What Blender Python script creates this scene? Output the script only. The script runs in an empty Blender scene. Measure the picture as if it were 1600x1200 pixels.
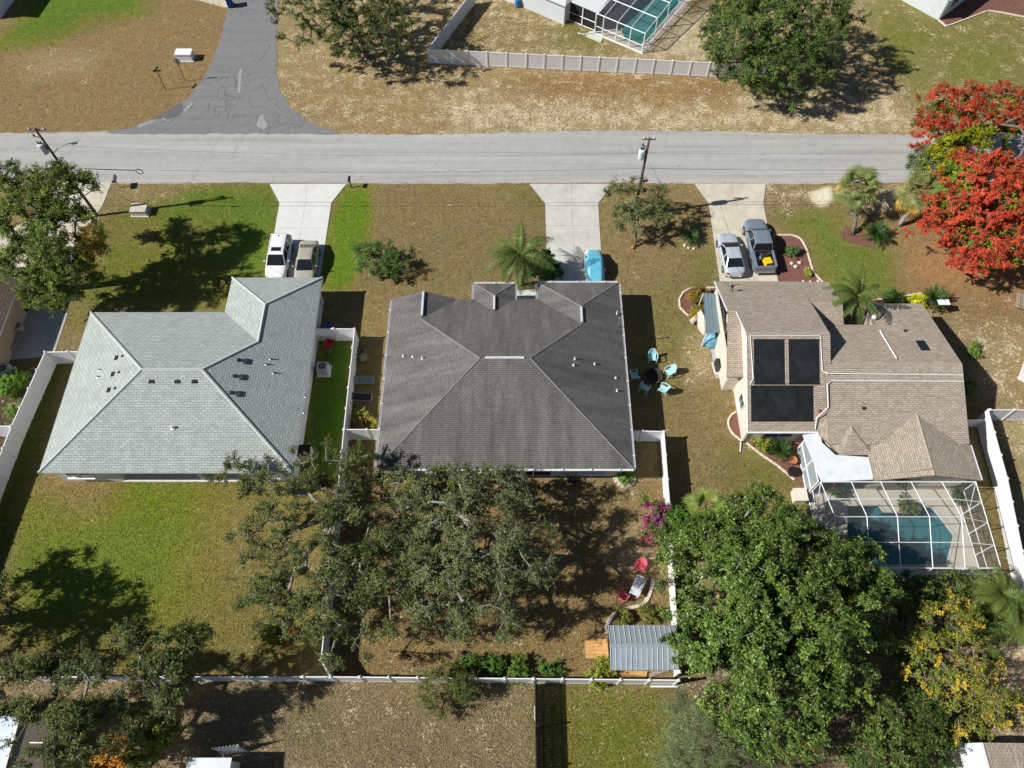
import bpy, bmesh, math, random
import numpy as np
from mathutils import Vector, Matrix
R = math.radians
random.seed(7)
scene = bpy.context.scene
col = scene.collection

# ------------------------------------------------------------------ camera
CAM_H, FPX, PITCH = 54.0, 1190.0, R(61)
cam_data = bpy.data.cameras.new('camera')
cam_data.sensor_width = 36.0
cam_data.lens = FPX / 1600.0 * 36.0
cam_data.clip_start = 0.5
cam_data.clip_end = 2000
cam = bpy.data.objects.new('camera', cam_data)
cam.location = (0, 0, CAM_H)
cam.rotation_euler = (R(90) - PITCH, 0, 0)
col.objects.link(cam)
scene.camera = cam
# ------------------------------------------------------------------ sky, sun, exposure
SUN_EL, SUN_AZ = R(41), R(10)          # elevation; direction the shadows run, from +X
world = bpy.data.worlds.new('World')
scene.world = world
world.use_nodes = True
wn = world.node_tree
bg = wn.nodes['Background']
sky = wn.nodes.new('ShaderNodeTexSky')
sky.sky_type = 'NISHITA'
sky.sun_disc = False
sky.sun_elevation = SUN_EL
sky.sun_rotation = R(260)
sky.air_density = 0.7
sky.dust_density = 0.2
sky.ozone_density = 1.5
wn.links.new(sky.outputs['Color'], bg.inputs['Color'])
bg.inputs['Strength'].default_value = 0.06
sun_data = bpy.data.lights.new('sun', 'SUN')
sun_data.energy = 5.0
sun_data.angle = R(0.5)
sun_data.color = (1.0, 0.97, 0.92)
sun = bpy.data.objects.new('sun', sun_data)
d = Vector((math.cos(SUN_AZ)*math.cos(SUN_EL), math.sin(SUN_AZ)*math.cos(SUN_EL), -math.sin(SUN_EL)))
sun.rotation_euler = d.to_track_quat('-Z', 'Y').to_euler()
sun.location = (-60, -10, 60)
col.objects.link(sun)
scene.view_settings.view_transform = 'Standard'
scene.view_settings.look = 'None'
scene.view_settings.exposure = 0.22
scene.view_settings.gamma = 1.0

# ------------------------------------------------------------------ helpers
CP, SP = math.cos(PITCH), math.sin(PITCH)
def G(px, py, z=0.0):
    """survey point: plan position of something seen at photo pixel (px,py) that stands z metres up"""
    x = (px-800)/FPX; y = -(py-600)/FPX
    t = (z-CAM_H)/(-SP+y*CP)
    return (x*t, (CP+y*SP)*t)
def G3(px, py, z=0.0):
    a = G(px, py, z); return (a[0], a[1], z)
def S(r, g, b):
    f = lambda c: (c/255/12.92) if c/255 <= .04045 else ((c/255+.055)/1.055)**2.4
    return (f(r), f(g), f(b))

def empty(name, loc, rz=0.0):
    o = bpy.data.objects.new(name, None)
    o.empty_display_size = .3
    o.location = (loc[0], loc[1], loc[2] if len(loc) > 2 else 0)
    o.rotation_euler = (0, 0, rz)
    col.objects.link(o)
    return o
def tag(o, label=None, cat=None, group=None, kind=None):
    if label: o['label'] = label
    if cat: o['category'] = cat
    if group: o['group'] = group
    if kind: o['kind'] = kind
    return o
def thing(name, label, cat, loc, rz=0.0, group=None):
    return tag(empty(name, loc, rz), label, cat, group)
def copy_tree(o, parent=None):
    c = o.copy(); col.objects.link(c); c.parent = parent
    for ch in list(o.children): copy_tree(ch, c)
    return c
def root_loc(o):
    p = Vector((0, 0, 0))
    while o is not None:
        p += Vector(o.location); o = o.parent
    return p

class MB:
    def __init__(self): self.v = []; self.f = []; self.m = []; self.uv = []
    def add(self, vs, fs, mi=0, uvs=None):
        b = len(self.v); self.v += [tuple(p) for p in vs]
        for i, f in enumerate(fs):
            self.f.append([b+k for k in f]); self.m.append(mi)
            self.uv.append(uvs[i] if uvs else None)
        return self
    def box(self, c, s, rz=0.0, mi=0, top=1.0, topy=None):
        hx, hy, hz = s[0]/2, s[1]/2, s[2]/2
        ty = top if topy is None else topy
        ca, sa = math.cos(rz), math.sin(rz)
        vs = []
        for z, k, ky in ((-hz, 1, 1), (hz, top, ty)):
            for x, y in ((-hx, -hy), (hx, -hy), (hx, hy), (-hx, hy)):
                x2, y2 = x*k, y*ky
                vs.append((c[0]+x2*ca-y2*sa, c[1]+x2*sa+y2*ca, c[2]+z))
        return self.add(vs, [(3,2,1,0),(4,5,6,7),(0,1,5,4),(1,2,6,5),(2,3,7,6),(3,0,4,7)], mi)
    def prism(self, poly, z0, z1, mi=0):
        n = len(poly)
        a = sum(poly[i][0]*poly[(i+1)%n][1]-poly[(i+1)%n][0]*poly[i][1] for i in range(n))
        if a < 0: poly = poly[::-1]
        vs = [(p[0], p[1], z0) for p in poly]+[(p[0], p[1], z1) for p in poly]
        fs = [tuple(range(n-1, -1, -1)), tuple(range(n, 2*n))]+[(i, (i+1) % n, n+(i+1) % n, n+i) for i in range(n)]
        return self.add(vs, fs, mi)
    def walls(self, poly, z0, z1, th=.15, mi=0):
        n = len(poly)
        for i in range(n): self.seg(poly[i], poly[(i+1) % n], z0, z1, th, mi)
        return self
    def seg(self, a, b, z0, z1, th=.15, mi=0, ext=0.0):
        dx, dy = b[0]-a[0], b[1]-a[1]; L = math.hypot(dx, dy)
        return self.box(((a[0]+b[0])/2, (a[1]+b[1])/2, (z0+z1)/2), (L+ext, th, z1-z0), math.atan2(dy, dx), mi)
    def tube(self, pts, r, n=6, mi=0, cap=True):
        P = [Vector(p) for p in pts]; k = len(P)
        rs = r if isinstance(r, (list, tuple)) else [r]*k
        vs = []
        for i, p in enumerate(P):
            t = (P[min(i+1, k-1)]-P[max(i-1, 0)])
            t = t.normalized() if t.length > 1e-9 else Vector((0, 0, 1))
            a = Vector((0, 0, 1)) if abs(t.z) < .9 else Vector((1, 0, 0))
            u = t.cross(a).normalized(); w = t.cross(u).normalized()
            for j in range(n):
                an = 2*math.pi*j/n
                vs.append(p+u*(math.cos(an)*rs[i])+w*(math.sin(an)*rs[i]))
        fs = [(i*n+j, i*n+(j+1) % n, (i+1)*n+(j+1) % n, (i+1)*n+j) for i in range(k-1) for j in range(n)]
        if cap: fs += [tuple(range(n-1, -1, -1)), tuple(range((k-1)*n, k*n))]
        return self.add(vs, fs, mi)
    def lathe(self, c, prof, n=12, mi=0):
        vs = []
        for r, z in prof:
            for j in range(n):
                a = 2*math.pi*j/n; vs.append((c[0]+r*math.cos(a), c[1]+r*math.sin(a), c[2]+z))
        k = len(prof)
        fs = [(i*n+j, i*n+(j+1) % n, (i+1)*n+(j+1) % n, (i+1)*n+j) for i in range(k-1) for j in range(n)]
        fs += [tuple(range(n-1, -1, -1)), tuple(range((k-1)*n, k*n))]
        return self.add(vs, fs, mi)
    def face(self, pts, mi=0, uv=True):
        """planar sheet with metric uv (u along the level direction, v up the slope)"""
        P = [Vector(p) for p in pts]
        nrm = Vector((0, 0, 0))
        for i in range(len(P)):
            a, b = P[i], P[(i+1) % len(P)]
            nrm += Vector(((a.y-b.y)*(a.z+b.z), (a.z-b.z)*(a.x+b.x), (a.x-b.x)*(a.y+b.y)))
        if nrm.z < 0: P.reverse(); nrm = -nrm
        nrm.normalize()
        u = Vector((0, 0, 1)).cross(nrm)
        u = u.normalized() if u.length > 1e-4 else Vector((1, 0, 0))
        w = nrm.cross(u)
        return self.add(P, [tuple(range(len(P)))], mi, [[(p.dot(u), p.dot(w)) for p in P]])
    def slab(self, pts, th=.12, mi=0):
        """roof plane with thickness straight down"""
        self.face(pts, mi)
        P = [self.v[i] for i in self.f[-1]]
        n = len(P)
        vs = list(P)+[(p[0], p[1], p[2]-th) for p in P]
        self.add(vs, [tuple(range(2*n-1, n-1, -1))]+[(i, n+i, n+(i+1) % n, (i+1) % n) for i in range(n)], mi)
        return self
    def build(self, name, mats, parent=None, smooth=False, world=True, loc=None):
        if not isinstance(mats, (list, tuple)): mats = [mats]
        me = bpy.data.meshes.new(name)
        off = Vector((0, 0, 0))
        if parent is not None and world: off = root_loc(parent)
        if parent is None:
            if loc is None:
                A = np.array(self.v); off = Vector((A[:, 0].mean(), A[:, 1].mean(), A[:, 2].min()))
            else: off = Vector(loc)
        vs = [(p[0]-off.x, p[1]-off.y, p[2]-off.z) for p in self.v]
        me.from_pydata(vs, [], self.f)
        for m in mats: me.materials.append(m)
        me.polygons.foreach_set('material_index', self.m)
        if smooth: me.polygons.foreach_set('use_smooth', [True]*len(self.f))
        if any(u is not None for u in self.uv):
            L = me.uv_layers.new(name='uv')
            arr = []
            for f, u in zip(self.f, self.uv): arr += (u if u is not None else [(0, 0)]*len(f))
            L.data.foreach_set('uv', np.array(arr, 'f').ravel())
        me.update()
        o = bpy.data.objects.new(name, me)
        col.objects.link(o)
        if parent is not None: o.parent = parent
        else: o.location = off
        return o

# ------------------------------------------------------------------ materials
_mats = {}
def nodes(name):
    m = bpy.data.materials.new(name); m.use_nodes = True
    nt = m.node_tree
    return m, nt, nt.nodes['Principled BSDF']
def nd(nt, t, **kw):
    n = nt.nodes.new(t)
    for k, v in kw.items():
        if k in n.inputs: n.inputs[k].default_value = v
        else: setattr(n, k, v)
    return n
def ramp(nt, fac, stops):
    r = nt.nodes.new('ShaderNodeValToRGB')
    e = r.color_ramp.elements
    e[0].position, e[1].position = stops[0][0], stops[-1][0]
    e[0].color, e[1].color = (*stops[0][1], 1), (*stops[-1][1], 1)
    for p, c in stops[1:-1]:
        q = e.new(p); q.color = (*c, 1)
    nt.links.new(fac, r.inputs['Fac'])
    return r.outputs['Color']
def mixc(nt, a, b, fac, mode='MIX'):
    m = nt.nodes.new('ShaderNodeMix'); m.data_type = 'RGBA'; m.blend_type = mode
    for sock, val in ((m.inputs[6], a), (m.inputs[7], b)):
        if isinstance(val, tuple): sock.default_value = (*val[:3], 1)
        else: nt.links.new(val, sock)
    if isinstance(fac, (int, float)): m.inputs[0].default_value = fac
    else: nt.links.new(fac, m.inputs[0])
    return m.outputs[2]
def noise(nt, vec, scale, detail=4, rough=.6, w=None):
    n = nt.nodes.new('ShaderNodeTexNoise')
    n.inputs['Scale'].default_value = scale; n.inputs['Detail'].default_value = detail; n.inputs['Roughness'].default_value = rough
    if vec is not None: nt.links.new(vec, n.inputs['Vector'])
    return n.outputs['Fac']
def pm(name, c, rough=.7, metal=0.0, var=.15, scale=2.0, bump=0.0, bscale=30, spec=.3, stain=0.0, coat=0.0):
    if name in _mats: return _mats[name]
    m, nt, b = nodes(name)
    tc = nt.nodes.new('ShaderNodeTexCoord').outputs['Object']
    lo = tuple(x*(1-var) for x in c); hi = tuple(min(1, x*(1+var)) for x in c)
    cc = ramp(nt, noise(nt, tc, scale, 6, .65), [(.3, lo), (.7, hi)])
    if stain > 0:
        st = ramp(nt, noise(nt, tc, scale*.37, 5, .7), [(.42, (1, 1, 1)), (.75, (1-stain,)*3)])
        cc = mixc(nt, cc, st, 1.0, 'MULTIPLY')
    nt.links.new(cc, b.inputs['Base Color'])
    b.inputs['Roughness'].default_value = rough; b.inputs['Metallic'].default_value = metal
    b.inputs['Specular IOR Level'].default_value = spec
    if coat: b.inputs['Coat Weight'].default_value = coat
    if bump > 0:
        bp = nt.nodes.new('ShaderNodeBump'); bp.inputs['Strength'].default_value = bump; bp.inputs['Distance'].default_value = .02
        nt.links.new(noise(nt, tc, bscale, 3), bp.inputs['Height']); nt.links.new(bp.outputs['Normal'], b.inputs['Normal'])
    _mats[name] = m
    return m
def shingle(name, c1, c2, gap, bw=.32, bh=.145, stain=.25, patch=.2):
    """asphalt shingles: tabs by brick pattern in metric uv, granule noise, weather streaks"""
    m, nt, b = nodes(name)
    uv = nt.nodes.new('ShaderNodeUVMap').outputs['UV']
    br = nt.nodes.new('ShaderNodeTexBrick')
    nt.links.new(uv, br.inputs['Vector'])
    br.inputs['Color1'].default_value = (*c1, 1); br.inputs['Color2'].default_value = (*c2, 1); br.inputs['Mortar'].default_value = (*gap, 1)
    br.inputs['Scale'].default_value = 1.0; br.inputs['Mortar Size'].default_value = .016; br.inputs['Mortar Smooth'].default_value = .4
    br.inputs['Brick Width'].default_value = bw; br.inputs['Row Height'].default_value = bh
    br.inputs['Bias'].default_value = 0.0
    cc = br.outputs['Color']
    n1 = noise(nt, uv, 5.0, 4, .7)
    cc = mixc(nt, cc, ramp(nt, n1, [(.3, (1-patch,)*3), (.7, (1+patch,)*3)]), 1.0, 'MULTIPLY')
    mp = nt.nodes.new('ShaderNodeMapping'); nt.links.new(uv, mp.inputs['Vector']); mp.inputs['Scale'].default_value = (1.1, .16, 1)
    n2 = noise(nt, mp.outputs['Vector'], 1.0, 6, .6)
    cc = mixc(nt, cc, ramp(nt, n2, [(.35, (1+stain*.5,)*3), (.7, (1-stain,)*3)]), 1.0, 'MULTIPLY')
    n3 = noise(nt, uv, 40.0, 2, .7)
    cc = mixc(nt, cc, ramp(nt, n3, [(.25, (.8,)*3), (.75, (1.2,)*3)]), 1.0, 'MULTIPLY')
    nt.links.new(cc, b.inputs['Base Color'])
    b.inputs['Roughness'].default_value = .95; b.inputs['Specular IOR Level'].default_value = .15
    bp = nt.nodes.new('ShaderNodeBump'); bp.inputs['Strength'].default_value = .6; bp.inputs['Distance'].default_value = .02
    inv = nt.nodes.new('ShaderNodeMath'); inv.operation = 'SUBTRACT'; inv.inputs[0].default_value = 1
    nt.links.new(br.outputs['Fac'], inv.inputs[1]); nt.links.new(inv.outputs[0], bp.inputs['Height'])
    nt.links.new(bp.outputs['Normal'], b.inputs['Normal'])
    return m
def leafmat(name, rough=.5, trans=.28, spec=.35):
    m, nt, b = nodes(name)
    at = nt.nodes.new('ShaderNodeAttribute'); at.attribute_name = 'tint'
    nt.links.new(at.outputs['Color'], b.inputs['Base Color'])
    b.inputs['Roughness'].default_value = rough; b.inputs['Specular IOR Level'].default_value = spec
    tr = nt.nodes.new('ShaderNodeBsdfTranslucent')
    nt.links.new(mixc(nt, at.outputs['Color'], (1.0, 1.0, .35), .25, 'MULTIPLY'), tr.inputs['Color'])
    mx = nt.nodes.new('ShaderNodeMixShader'); mx.inputs[0].default_value = trans
    nt.links.new(b.outputs[0], mx.inputs[1]); nt.links.new(tr.outputs[0], mx.inputs[2])
    nt.links.new(mx.outputs[0], nt.nodes['Material Output'].inputs['Surface'])
    return m

M_WHITE = pm('white_vinyl', (.80, .80, .80), .45, var=.04, scale=1.3, stain=.05)
M_WALLW = pm('white_stucco', (.74, .75, .74), .85, var=.05, scale=1.2, bump=.2, bscale=60, stain=.08)
M_WALLT = pm('cream_stucco', (.72, .64, .54), .85, var=.06, scale=1.2, bump=.2, bscale=60, stain=.1)
M_WALLTAN = pm('tan_stucco', (.50, .36, .25), .85, var=.08, scale=1.0, bump=.2, bscale=60, stain=.12)
M_SOFFIT = pm('soffit_white', (.72, .72, .71), .7, var=.04)
M_GUTTER = pm('gutter_white', (.74, .74, .75), .4, var=.04)
M_BLACK = pm('black_plastic', (.012, .012, .013), .5, var=.2)
M_RUBBER = pm('tyre_rubber', (.02, .02, .02), .85, var=.2)
M_DARKMET = pm('dark_metal', (.06, .06, .065), .45, .6, var=.2)
M_GREYMET = pm('galvanised_metal', (.5, .51, .52), .4, .7, var=.12, scale=4)
M_GLASS = pm('dark_glass', (.012, .016, .02), .06, var=.2, spec=.6)
M_CONC = pm('driveway_concrete', (.56, .55, .50), .9, var=.09, scale=1.1, bump=.15, bscale=50, stain=.22)
M_CONCW = pm('pale_concrete', (.66, .66, .63), .9, var=.06, scale=1.1, bump=.12, bscale=50, stain=.10)
M_CONCT = pm('tan_concrete', (.60, .54, .43), .9, var=.09, scale=1.1, bump=.15, bscale=50, stain=.24)
M_KERBW = pm('cream_edging', (.68, .60, .48), .9, var=.12, scale=5, bump=.3, bscale=30)
M_MULCH = pm('red_mulch', (.19, .085, .065), .95, var=.55, scale=9, bump=.9, bscale=22)
M_WOODP = pm('pole_wood', (.085, .068, .055), .9, var=.3, scale=5, bump=.4, bscale=25)
M_WOOD = pm('cedar_wood', (.52, .29, .10), .75, var=.2, scale=4, bump=.2)
M_OLDWOOD = pm('weathered_wood', (.33, .28, .22), .9, var=.25, scale=5, bump=.3)
M_BARK = pm('tree_bark', (.17, .145, .12), .95, var=.35, scale=5, bump=.6, bscale=18)
M_BARKP = pm('pale_bark', (.30, .28, .25), .95, var=.3, scale=5, bump=.5, bscale=18)
M_ORANGE = pm('orange_plastic', (.75, .27, .02), .5, var=.1)
M_YELLOW = pm('yellow_plastic', (.80, .52, .01), .5, var=.08)
M_REDP = pm('red_plastic', (.50, .02, .02), .4, var=.1)
M_PINK = pm('coral_plastic', (.80, .14, .19), .5, var=.08)
M_BLUEP = pm('blue_plastic', (.015, .08, .30), .5, var=.12)
M_AQUA = pm('pale_blue_plastic', (.38, .66, .70), .5, var=.08, scale=3)
M_ROPE = pm('cable_black', (.02, .02, .022), .7, var=.1)
M_STONE = pm('garden_stone', (.62, .55, .46), .9, var=.2, scale=6, bump=.5, bscale=15)
# ------------------------------------------------------------------ ground
def axis(lo, hi, step, far):
    a = list(np.arange(lo, hi+1e-6, step))
    out = [8, 25, 70, 200, far]
    return np.array([lo-k for k in out[::-1]]+a+[hi+k for k in out])
gx = axis(-60, 60, .3, 600); gy = axis(-4, 86, .3, 600)
GX, GY = np.meshgrid(gx, gy)
PXY = np.stack([GX.ravel(), GY.ravel()], 1)
def wob(x, y, s, ph):
    return (np.sin(x*1.7/s+ph)+np.sin(y*1.9/s+ph*2.3)+np.sin((x+y)*1.1/s+ph*.7)+np.sin((x*.6-y*1.3)/s*1.6+ph*3.1)+np.sin((x*2.3+y*.7)/s*1.3+ph*1.9))/5
WX = PXY[:, 0]+.9*wob(PXY[:, 0], PXY[:, 1], 1.6, 1.3)
WY = PXY[:, 1]+.9*wob(PXY[:, 0], PXY[:, 1], 1.6, 4.1)
def region(poly, feather, warp=True, z=0):
    """soft mask of a plan polygon given by survey points"""
    P = np.array([G(*p, z) for p in poly])
    x, y = (WX, WY) if warp else (PXY[:, 0], PXY[:, 1])
    inside = np.zeros(len(x), bool); dist = np.full(len(x), 1e9)
    n = len(P)
    for i in range(n):
        a, b = P[i], P[(i+1) % n]
        c = ((a[1] > y) != (b[1] > y))
        with np.errstate(divide='ignore', invalid='ignore'):
            xi = (b[0]-a[0])*(y-a[1])/(b[1]-a[1]+1e-12)+a[0]
        inside ^= c & (x < xi)
        e = b-a; t = np.clip(((x-a[0])*e[0]+(y-a[1])*e[1])/(e@e+1e-9), 0, 1)
        dist = np.minimum(dist, np.hypot(x-a[0]-t*e[0], y-a[1]-t*e[1]))
    sd = np.where(inside, dist, -dist)
    return np.clip(sd/max(feather, .05)*.5+.5, 0, 1)
C0 = S(146, 122, 78)
tint = np.tile(np.array(C0), (len(PXY), 1)); litter = np.full(len(PXY), .12)
def paint(poly, c, feather=1.0, a=1.0, lit=None, warp=True):
    global tint, litter
    w = region(poly, feather, warp)*a
    tint = tint*(1-w[:, None])+np.array(S(*c))[None]*w[:, None]
    if lit is not None: litter = litter*(1-w)+lit*w
# verges across the street
paint([(-300,-200),(440,-200),(440,210),(-300,210)], (143,116,72), 1, 1, .10)
paint([(60,-20),(250,-20),(225,20),(150,35),(60,70),(-20,75),(20,40)], (92,116,44), 2.2, .95, .03)
paint([(60,90),(150,85),(130,115),(50,120)], (168,148,108), 2, .5, .5)
paint([(425,0),(1000,-60),(1900,-60),(1900,215),(425,215)], (154,130,86), 1.5, 1, .38)
paint([(450,130),(640,110),(760,170),(640,205),(480,190)], (156,130,82), 2, .6, .4)
paint([(700,150),(1400,150),(1420,210),(700,210)], (164,142,102), 2, .8, .68)
paint([(800,110),(1150,120),(1150,165),(800,150)], (150,112,64), 1.5, .8, .3)
paint([(1000,140),(1060,135),(1060,170),(1010,170)], (168,130,70), 1, .5, .3)
paint([(680,-30),(1110,-30),(1110,95),(680,80)], (140,118,70), 1, .8, .45)
paint([(880,30),(935,40),(930,75),(870,70)], (112,112,56), 1.5, .7, .2)
paint([(1050,30),(1110,20),(1110,85),(1060,85),(1000,90)], (180,160,126), 1.5, .9, .6)
paint([(1330,-40),(1900,-40),(1900,230),(1460,190),(1440,110),(1380,40)], (124,116,64), 3, .95, .3)
paint([(1370,20),(1440,60),(1440,150),(1380,90)], (108,116,48), 2.5, .8, .1)
paint([(1520,70),(1570,80),(1540,130),(1500,120)], (108,118,56), 2, .6, .1)
# own side of the street
paint([(-300,287),(1900,287),(1900,1500),(-300,1500)], (140,117,72), .6, 1, .10)
paint([(150,345),(240,300),(436,288),(436,440),(350,495),(120,495)], (110,112,50), 2.0, .95, .05)
paint([(190,305),(330,290),(432,292),(432,330),(280,340),(200,340)], (96,116,46), 1.6, .85, .04)
paint([(150,345),(250,345),(230,390),(160,380)], (128,112,60), 1.6, .8, .1)
paint([(190,288),(330,288),(250,315),(170,330)], (150,122,80), 1.2, .8, .4)
paint([(360,330),(434,320),(428,440),(360,430)], (98,118,46), 1.5, .9, .03)
paint([(535,288),(590,288),(582,370),(560,440),(505,455),(505,430),(519,320)], (102,124,40), .9, 1, .02)
paint([(590,287),(860,287),(860,450),(560,450)], (132,113,68), 1.2, 1, .06)
paint([(600,300),(840,300),(800,340),(640,360)], (144,118,74), 2.5, .6, .1)
paint([(780,290),(845,290),(852,330),(820,330)], (112,112,52), 1.5, .6, .05)
paint([(540,440),(590,430),(600,720),(560,720)], (138,118,62), 1, .9, .08)
paint([(500,525),(555,525),(540,700),(520,760),(468,760)], (84,110,38), .6, 1, .02)
paint([(62,560),(112,560),(-30,980),(-60,980)], (98,100,42), .8, 1, .04)
paint([(40,770),(505,755),(505,1050),(20,1050)], (120,120,48), 1.2, 1, .03)
paint([(60,830),(260,800),(330,880),(300,960),(180,1000),(20,990)], (106,124,48), 3.5, .8, .02)
paint([(200,755),(345,755),(340,790),(220,800)], (112,124,40), 1.5, .9, .02)
paint([(340,775),(500,765),(500,960),(390,960),(320,880)], (146,120,62), 3, .9, .05)
paint([(85,752),(175,752),(170,795),(90,800)], (146,120,62), 2, .8, .05)
paint([(250,930),(400,900),(480,1000),(300,1010)], (132,116,52), 2.5, .8, .05)
paint([(0,985),(500,1000),(500,1052),(0,1052)], (128,108,58), 2, .8, .2)
# between the middle and right houses
paint([(985,440),(1100,400),(1160,560),(1160,700),(1240,780),(990,760)], (134,114,68), 1.5, .9, .14)
paint([(1020,470),(1060,450),(1080,560),(1030,620)], (122,114,60), 2.5, .8, .08)
paint([(1075,530),(1110,520),(1110,580),(1080,585)], (168,142,102), 1.2, .9, .6)
paint([(1140,700),(1230,720),(1235,790),(1150,780)], (112,112,52), 2, .8, .06)
paint([(1085,395),(1115,400),(1122,440),(1085,440)], (108,110,52), 1.2, .8, .05)
# right house front lawn
paint([(1195,287),(1440,287),(1440,330),(1250,335),(1200,330)], (142,116,78), 1.0, 1, .5)
paint([(1262,292),(1300,290),(1305,315),(1285,328),(1265,312)], (222,210,188), .22, 1.0, .3)
paint([(1365,300),(1405,300),(1400,335),(1370,330)], (190,165,135), .5, .9, .9)
paint([(1220,335),(1300,330),(1340,380),(1425,395),(1410,455),(1310,465),(1275,420),(1258,370)], (110,118,56), 1.4, .95, .04)
paint([(1410,385),(1700,350),(1700,480),(1500,480),(1430,450)], (166,118,68), 2.2, .95, .08)
paint([(1440,455),(1700,470),(1700,560),(1520,540)], (138,110,70), 2, .9, .25)
paint([(1490,500),(1600,520),(1600,640),(1540,640)], (150,130,90), 1.5, .9, .55)
paint([(1560,650),(1700,650),(1700,900),(1620,900)], (160,140,96), 1, .9, .5)
paint([(1515,700),(1545,700),(1600,900),(1560,900)], (128,112,62), .8, .9, .15)
# back yards
paint([(510,745),(1045,745),(1045,1055),(505,1055)], (138,112,66), 1.0, 1, .22)
paint([(600,740),(1000,740),(990,770),(600,765)], (160,128,86), 1.0, .7, .35)
paint([(860,760),(1000,770),(1020,830),(900,830)], (132,114,66), 2, .7, .25)
paint([(960,830),(1020,800),(1020,900),(980,900)], (168,140,100), 1.5, .7, .6)
paint([(560,1000),(700,1010),(900,1000),(950,1050),(520,1050)], (140,116,66), 2, .8, .2)
paint([(-100,1065),(835,1068),(835,1400),(-100,1400)], (138,118,84), .8, 1, .3)
paint([(520,1080),(820,1100),(820,1250),(520,1250)], (132,114,74), 3, .8, .25)
paint([(470,1120),(510,1130),(505,1160),(480,1150)], (106,106,52), 1.5, .7, .1)
paint([(836,1068),(1075,1072),(1075,1400),(836,1400)], (122,114,58), .6, 1, .2)
paint([(900,1120),(1060,1110),(1060,1260),(890,1260)], (110,114,46), 2, .9, .2)
paint([(1050,960),(1700,900),(1700,1400),(1060,1400)], (126,102,74), 2, 1, .35)
paint([(1550,960),(1700,940),(1700,1160),(1560,1160)], (158,136,106), 2, .9, .6)
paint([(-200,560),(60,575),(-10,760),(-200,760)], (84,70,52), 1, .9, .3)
fade = .5+.5*wob(PXY[:, 0], PXY[:, 1], 2.7, 9.2)
tint *= (1+.10*(fade-.5))[:, None]
lum = tint.mean(1, keepdims=True); gr = np.clip((tint[:, 1:2]/tint[:, 0:1]-.72)/.25, 0, 1)
tint = (lum+(tint-lum)*(.82+.18*gr))*(np.array([.99, 1.04, 1.05])*(1-gr)+np.array([.95, 1.03, .96])*gr)

def ground_material():
    m, nt, b = nodes('lawn_and_soil')
    pos = nt.nodes.new('ShaderNodeTexCoord').outputs['Object']
    at = nt.nodes.new('ShaderNodeAttribute'); at.attribute_name = 'tint'
    lt = nt.nodes.new('ShaderNodeAttribute'); lt.attribute_name = 'litter'
    c = at.outputs['Color']
    # patches of drier and greener turf
    p1 = noise(nt, pos, .55, 6, .65)
    c = mixc(nt, c, mixc(nt, c, (1.06, .99, .90), 1.0, 'MULTIPLY'), ramp(nt, p1, [(.42, (0,)*3), (.62, (1,)*3)]))
    p2 = noise(nt, pos, 1.5, 5, .7)
    c = mixc(nt, c, ramp(nt, p2, [(.28, (.74, .76, .72)), (.5, (1, 1, 1)), (.74, (1.22, 1.2, 1.18))]), 1.0, 'MULTIPLY')
    p3 = noise(nt, pos, 4.2, 6, .85)
    c = mixc(nt, c, ramp(nt, p3, [(.32, (.70, .73, .68)), (.5, (1, 1, 1)), (.68, (1.32, 1.28, 1.22))]), 1.0, 'MULTIPLY')
    p4 = noise(nt, pos, 11.0, 3, .85)
    c = mixc(nt, c, ramp(nt, p4, [(.32, (.66,)*3), (.5, (1,)*3), (.68, (1.36,)*3)]), 1.0, 'MULTIPLY')
    # pale sand and fallen leaves, only where the plot has them
    l1 = noise(nt, pos, 4.6, 5, .8)
    l2 = noise(nt, pos, .8, 4, .6)
    s = nt.nodes.new('ShaderNodeMath'); s.operation = 'MULTIPLY_ADD'; s.inputs[1].default_value = .55
    nt.links.new(l2, s.inputs[0]); nt.links.new(l1, s.inputs[2])
    s2 = nt.nodes.new('ShaderNodeMath'); s2.operation = 'MULTIPLY_ADD'; s2.inputs[1].default_value = .30
    nt.links.new(lt.outputs['Fac'], s2.inputs[0]); nt.links.new(s.outputs[0], s2.inputs[2])
    f = ramp(nt, s2.outputs[0], [(.94, (0,)*3), (1.06, (1,)*3)])
    c = mixc(nt, c, S(206, 190, 158), f)
    f2 = ramp(nt, noise(nt, pos, 2.6, 6, .8), [(.62, (0,)*3), (.72, (.6,)*3)])
    c = mixc(nt, c, mixc(nt, c, (.62, .58, .52), 1.0, 'MULTIPLY'), f2)
    nt.links.new(c, b.inputs['Base Color'])
    b.inputs['Roughness'].default_value = 1.0; b.inputs['Specular IOR Level'].default_value = .05
    bp = nt.nodes.new('ShaderNodeBump'); bp.inputs['Strength'].default_value = .8; bp.inputs['Distance'].default_value = .06
    nt.links.new(noise(nt, pos, 14.0, 4, .7), bp.inputs['Height']); nt.links.new(bp.outputs['Normal'], b.inputs['Normal'])
    return m
M_GROUND = ground_material()
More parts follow.
